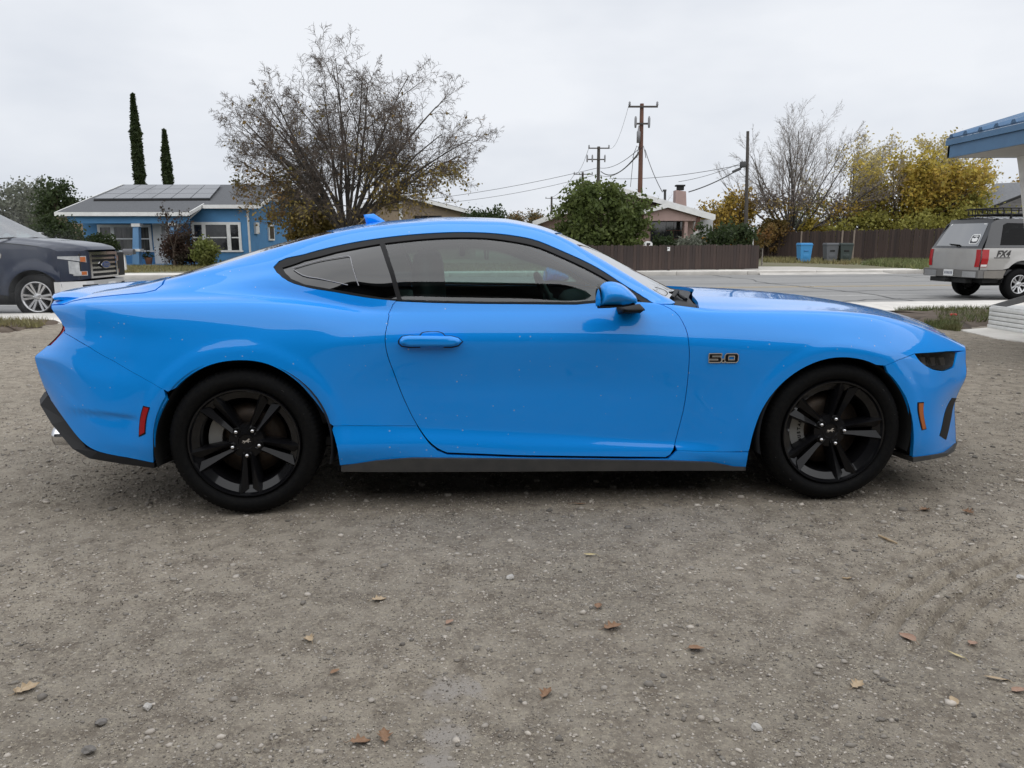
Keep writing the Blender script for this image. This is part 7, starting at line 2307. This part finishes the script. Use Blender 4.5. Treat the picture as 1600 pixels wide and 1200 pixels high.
for k in range(6):
    rband('plate_mark', .735 + k * .045, .758 + k * .045, .515, .57, pbr('plate_ink', (.05, .06, .12), .6) if k == 0 else bpy.data.materials['plate_ink'], .0185, .002, 1)
mb = MB(); mb.box((-.05, .35, .33), (.12, 1.55, .43)); mb.box((-.20, .82, .34), (.1, .94, .42)); mb.build('tow_bar', MAT['dark'], suv)
mb = MB(); mb.box((.2, .12, .34), (4.5, SW - .12, .46)); mb.tube([(1.08, .1, SR), (1.08, SW - .1, SR)], .06, 8); mb.tube([(.5, .5, .36), (1.6, .5, .36)], .1, 10); mb.build('chassis', MAT['dark'], suv)
mb = MB(); mb.rbox((.06, SW / 2 + .03, .90), (.04, .16, .035), .012); mb.build('tailgate_handle', MAT['black_plastic'], suv)
mb = MB(); mb.tube([Vector(rear_f(1.10, .44, .03)), Vector(rear_f(1.14, .40, .03)), Vector(rear_f(1.16, .62, .03))], .012, 6); mb.build('rear_wiper', MAT['black_plastic'], suv)
# sticker on the glass: white rounded border with a pale shape inside
def gpt(v, z, o): return Vector(rear_f(z, v, o))
def decal(name, ring, o, mat, parent):
    mb = MB(); V = [gpt(v, z, o) for v, z in ring]; n = len(V); V2 = [p + Vector((.003, 0, 0)) for p in V]
    mb.add(V + V2, [tuple(range(n)), tuple(range(n, 2 * n))[::-1]] + [(i, (i + 1) % n, n + (i + 1) % n, n + i) for i in range(n)]); return mb.build(name, mat, parent)
sq = lambda c, z, a, b2, k: [(c - a + k, z - b2), (c + a - k, z - b2), (c + a, z - b2 + k * 2), (c + a, z + b2 - k * 2), (c + a - k, z + b2), (c - a + k, z + b2), (c - a, z + b2 - k * 2), (c - a, z - b2 + k * 2)]
stk_ = decal('sticker', sq(.19, 1.27, .082, .105, .02), .012, MAT['white_plastic'], suv)
decal('sticker_field', sq(.19, 1.27, .070, .088, .016), .0145, MAT['black_paint'], stk_)
decal('sticker_shape', [(.14, 1.225), (.20, 1.215), (.235, 1.24), (.245, 1.30), (.20, 1.285), (.17, 1.31), (.135, 1.28)], .017, MAT['white_plastic'], stk_)
decal('sticker_band', [(.145, 1.325), (.235, 1.325), (.225, 1.345), (.155, 1.345)], .017, MAT['white_plastic'], stk_)
decal('sticker', [(.10, 1.585), (.15, 1.585), (.15, 1.60), (.10, 1.60)], .012, MAT['white_plastic'], suv)
decal('sticker', [(.87, 1.57), (.90, 1.57), (.895, 1.605), (.865, 1.605)], .012, MAT['white_plastic'], suv)
text_part('lettering', 'FX4', .185, Matrix.Translation((.56, float(sy_(.56, .96)) - .006, .955)) @ FACE_CAM, MAT['black_paint'], suv, ext=.002, shear=.35, bold=.008, space=1.15)
MB().box((.34, float(sy_(.5, .86)) - .006, .868), (.74, float(sy_(.5, .86)) - .002, .885)).build('decal_strip', MAT['black_paint'], suv)
rkt = MB()
z = 1.80
for y_ in (.34, SW - .34): rkt.tube([(.75, y_, z), (2.4, y_, z)], .016, 6); rkt.tube([(.70, y_, z + .13), (2.45, y_, z + .13)], .016, 6)
for k in range(9):
    x = .75 + k * .2
    rkt.tube([(x, .34, z), (x, SW - .34, z)], .012, 5)
    for y_ in (.34, SW - .34): rkt.tube([(x, y_, z), (x - .02, y_, z + .13)], .011, 5)
rkt.tube([(.70, .34, z + .13), (.70, SW - .34, z + .13)], .016, 6); rkt.tube([(.75, .34, z), (.75, SW - .34, z)], .016, 6)
for k in range(6): rkt.tube([(.75, .5 + k * .16, z), (.70, .5 + k * .16, z + .13)], .011, 5)
for x in (.95, 2.1):
    for y_ in (.34, SW - .34): rkt.tube([(x, y_, 1.71), (x, y_, z)], .03, 6)
rkt.build('roof_basket', MAT['black_plastic'], suv)
mb = MB(); mb.box((.3, .1, .5), (3.4, SW - .1, .62))
for y_ in (.5, SW - .5): mb.rbox((2.05, y_, 1.15), (.18, .5, .75), .06); mb.rbox((1.2, y_, 1.08), (.18, .5, .6), .06)
mb.build('cabin', MAT['interior'], suv)
for far in (0, 1):
    for x in (1.08, 3.92):
        alloy_wheel(suv, x, SW - .0 if far else .0, SR, .215, .22, far, 5, MAT['alloy'], .20)
        mb = MB(); mb.lathe([(.46, .05), (.465, .35), (.05, .36)], 24, arc=(-.05, pi + .05), M=Matrix.Translation((x, 0, SR)))
        if far: mb.v = [(p[0], SW - p[1], p[2]) for p in mb.v]
        mb.build('wheel_housing', MAT['dark'], suv)

# the body sits high on its springs
for ch in suv.children:
    if ch.name.split('.')[0] not in ('wheel', 'wheel_housing'):
        ch.scale.z = 1.075; ch.location.z += .035
# ================================================================== leaves and litter on the gravel
def ground_leaf(label, px, py, size, kind, mat, seed, rot):
    r = random.Random(seed)
    g = gnd(px, py); z = float(lot_height(np.array([g.x]), np.array([g.y]))[0])
    if kind == 'blade':
        prof = [(-1, 0), (-.6, .16), (-.1, .24), (.4, .2), (.8, .09), (1.05, 0)]
    elif kind == 'round':
        prof = [(-1, .03), (-.75, .42), (-.3, .62), (.2, .58), (.65, .36), (1, .03)]
    else:
        prof = [(-1, .02), (-.72, .52), (-.5, .26), (-.2, .78), (.05, .40), (.38, .62), (.55, .28), (1, .02)]
    s = size * .42; V = []; n = len(prof)
    curl = r.uniform(.25, .6)
    for x, w in prof:
        for k in (-1, -.5, 0, .5, 1):
            ww = w * (1 + r.uniform(-.12, .12))
            V.append((x * s, k * ww * s, s * (curl * (k * ww) ** 2 * 1.6 + .22 * x * x * curl + r.uniform(0, .07)) + .006))
    Fc = []
    for i in range(n - 1):
        for k in range(4):
            Fc.append((i * 5 + k, (i + 1) * 5 + k, (i + 1) * 5 + k + 1, i * 5 + k + 1))
    mb = MB(); mb.add(V, Fc, False)
    mb.tube([V[2], (-1.35 * s, .1 * s, .003), (-1.6 * s, .22 * s, .006)], [s * .03, s * .025, s * .02], 4)
    o = mb.build('dry_leaf', mat)
    o.location = (g.x, g.y, z); o.rotation_euler = (r.uniform(-.15, .15), r.uniform(-.15, .15), rot)
    return tag(o, label, 'leaf', 'dry leaves lying on the gravel')
LT = pbr('leaf_tan', (.47, .37, .25), .8, var=(30, (.33, .23, .13)), bump=(120, .3, .002))
LB = pbr('leaf_rust', (.27, .165, .10), .8, var=(30, (.19, .10, .05)), bump=(120, .3, .002))
LP = pbr('leaf_pinkish', (.36, .235, .17), .8, var=(30, (.28, .17, .12)), bump=(120, .3, .002))
LY = pbr('leaf_straw', (.56, .48, .28), .8, var=(30, (.42, .32, .15)), bump=(120, .3, .002))
for a in (('pale tan lobed leaf lying in front of the rear wheel', 592, 940, .062, 'lobed', LT, 1, .4),
          ('crumpled tan leaf a step nearer than the one by the rear wheel', 484, 1003, .058, 'lobed', LT, 2, 2.2),
          ('broad pale leaf heap lying at the left edge', 44, 1078, .072, 'lobed', LT, 3, .9),
          ('tan leaf scrap touching the broad pale leaf at the left edge', 27, 1082, .04, 'round', LT, 23, 2.1),
          ('torn brown leaf near the bottom left of the mortar smear', 563, 1163, .062, 'lobed', LB, 4, .3),
          ('rust leaf beside the torn brown leaf near the bottom', 600, 1153, .062, 'lobed', LB, 5, 1.8),
          ('slim yellow leaf in front of the middle of the door', 922, 873, .062, 'blade', LY, 6, 2.85),
          ('small brown leaf standing above the curled one', 935, 953, .05, 'round', LB, 7, 1.3),
          ('dark rust curled leaf right of the smear', 958, 986, .072, 'lobed', LB, 8, .25),
          ('flat brown leaf scrap right of the curled one', 1088, 1018, .06, 'round', LB, 9, .1),
          ('upright pinkish leaf below the front wheel', 1418, 990, .066, 'round', LP, 10, 2.2),
          ('rosy leaf with a dark hole near the right edge', 1521, 1001, .05, 'round', LP, 11, .7),
          ('slim straw leaf slanting near the right edge', 1495, 1020, .062, 'blade', LY, 12, 2.2),
          ('pale tan leaf below the pinkish one', 1340, 1070, .058, 'lobed', LT, 13, .6),
          ('thin pale leaf at the far bottom right', 1556, 1061, .07, 'blade', LT, 14, 2.7),
          ('rust brown leaf among stones at lower centre', 855, 1086, .058, 'lobed', LB, 15, 1.0),
          ('tiny rust leaf left of the mortar smear', 524, 1056, .036, 'round', LB, 16, .8),
          ('pinkish leaf at the bottom right corner', 1592, 1078, .05, 'round', LP, 17, .2),
          ('tan leaf right of the pale one low on the right', 1490, 1093, .045, 'round', LT, 18, 1.4),
          ('orange leaf lying just beyond the front bumper', 1447, 795, .075, 'lobed', LB, 19, .3),
          ('second orange leaf to the right beyond the front bumper', 1512, 798, .07, 'lobed', LB, 20, 1.9),
          ('tan leaf under the sill between the wheels', 905, 788, .08, 'blade', LB, 21, .1),
          ('dull brown leaf left of the yellow slim leaf', 703, 975, .04, 'round', LP, 22, .9)):
    ground_leaf(*a)
def stick(label, pts, r, mat):
    P = []
    for p in pts:
        g = gnd(*p); P.append(Vector((g.x, g.y, float(lot_height(np.array([g.x]), np.array([g.y]))[0]) + r + .002)))
    o = MB().tube(P, [r * .7] + [r] * (len(P) - 2) + [r * .6], 6).build('dry_stick', mat)
    tag(o, label, 'stick')
stick('pale dry stick lying below the front wheel', [(1373, 834), (1388, 841), (1402, 847)], .006, LT)
stick('short pale twig left of the tyre prints', [(1316, 900), (1324, 901), (1330, 900)], .004, LT)
def cobble(label, px, py, r, mat, seed):
    g = gnd(px, py); R_ = np.random.RandomState(seed); bm = bmesh.new()
    bmesh.ops.create_icosphere(bm, subdivisions=2, radius=r)
    for v in bm.verts:
        k = 1 + .12 * R_.randn(); v.co = Vector((v.co.x * 1.25 * k, v.co.y * k, v.co.z * .7 * k))
    me = bpy.data.meshes.new('stone'); bm.to_mesh(me); bm.free()
    o = link('stone', me, None, mat); o.location = (g.x, g.y, r * .35); o.rotation_euler = (0, 0, seed)
    tag(o, label, 'stone')
st1 = pbr('stone_white', (.50, .48, .45), .8, var=(40, (.40, .38, .35))); st2 = pbr('stone_grey', (.20, .185, .17), .85, var=(40, (.14, .13, .12)))
cobble('white pebble lying alone in front of the door', 797, 904, .014, st1, 1)
cobble('white pebble at lower left near the pale leaf heap', 231, 1106, .012, st1, 2)
cobble('grey rounded stone at the lower left', 139, 1174, .014, st2, 3)
cobble('grey stone above the rounded one at lower left', 158, 1131, .012, st2, 4)
cobble('largest white pebble of the cluster at the lower right', 1182, 1139, .013, st1, 5)
cobble('white stone far right of the tyre prints', 1596, 904, .013, st1, 6)
g = gnd(1489, 500)
o = MB().rbox((0, 0, 0), (.10, .05, .03), .012).build('litter', pbr('litter_red', (.55, .05, .03), .5)); o.location = (g.x, g.y, .085); tag(o, 'small red scrap of litter on the grass verge', 'litter')
# drifting exhaust vapour beside the pickup
vm = bpy.data.materials.new('vapour'); vm.use_nodes = True
t = vm.node_tree; t.nodes.clear()
o_ = t.nodes.new('ShaderNodeOutputMaterial'); pv = t.nodes.new('ShaderNodeVolumePrincipled'); tc = t.nodes.new('ShaderNodeTexCoord')
n1 = t.nodes.new('ShaderNodeTexNoise'); n1.inputs['Scale'].default_value = 1.6; n1.inputs['Detail'].default_value = 4
r1 = t.nodes.new('ShaderNodeMapRange'); r1.inputs['From Min'].default_value = .47; r1.inputs['From Max'].default_value = .72; r1.inputs['To Max'].default_value = 1.0
ln = t.nodes.new('ShaderNodeVectorMath'); ln.operation = 'LENGTH'
mp = t.nodes.new('ShaderNodeMapping'); mp.inputs['Scale'].default_value = (1 / 1.35, 1 / .8, 1 / .95)
r2 = t.nodes.new('ShaderNodeMapRange'); r2.inputs['From Min'].default_value = 1.0; r2.inputs['From Max'].default_value = .25
m1 = t.nodes.new('ShaderNodeMath'); m1.operation = 'MULTIPLY'; m2 = t.nodes.new('ShaderNodeMath'); m2.operation = 'MULTIPLY'; m2.inputs[1].default_value = .38
lk = t.links.new
lk(tc.outputs['Object'], n1.inputs['Vector']); lk(n1.outputs['Fac'], r1.inputs['Value']); lk(tc.outputs['Object'], mp.inputs['Vector']); lk(mp.outputs['Vector'], ln.inputs[0]); lk(ln.outputs['Value'], r2.inputs['Value'])
lk(r1.outputs['Result'], m1.inputs[0]); lk(r2.outputs['Result'], m1.inputs[1]); lk(m1.outputs[0], m2.inputs[0]); lk(m2.outputs[0], pv.inputs['Density'])
pv.inputs['Color'].default_value = (.95, .95, .95, 1); pv.inputs['Anisotropy'].default_value = .2
lk(pv.outputs['Volume'], o_.inputs['Volume'])
o = MB().box((-1.35, -.8, -.95), (1.35, .8, .95)).build('exhaust_vapour', vm); vp = at(-12, 440, 9.6); o.location = (vp.x, 9.6, .97); tag(o, kind='stuff')
SC.cycles.volume_step_rate = 2.0
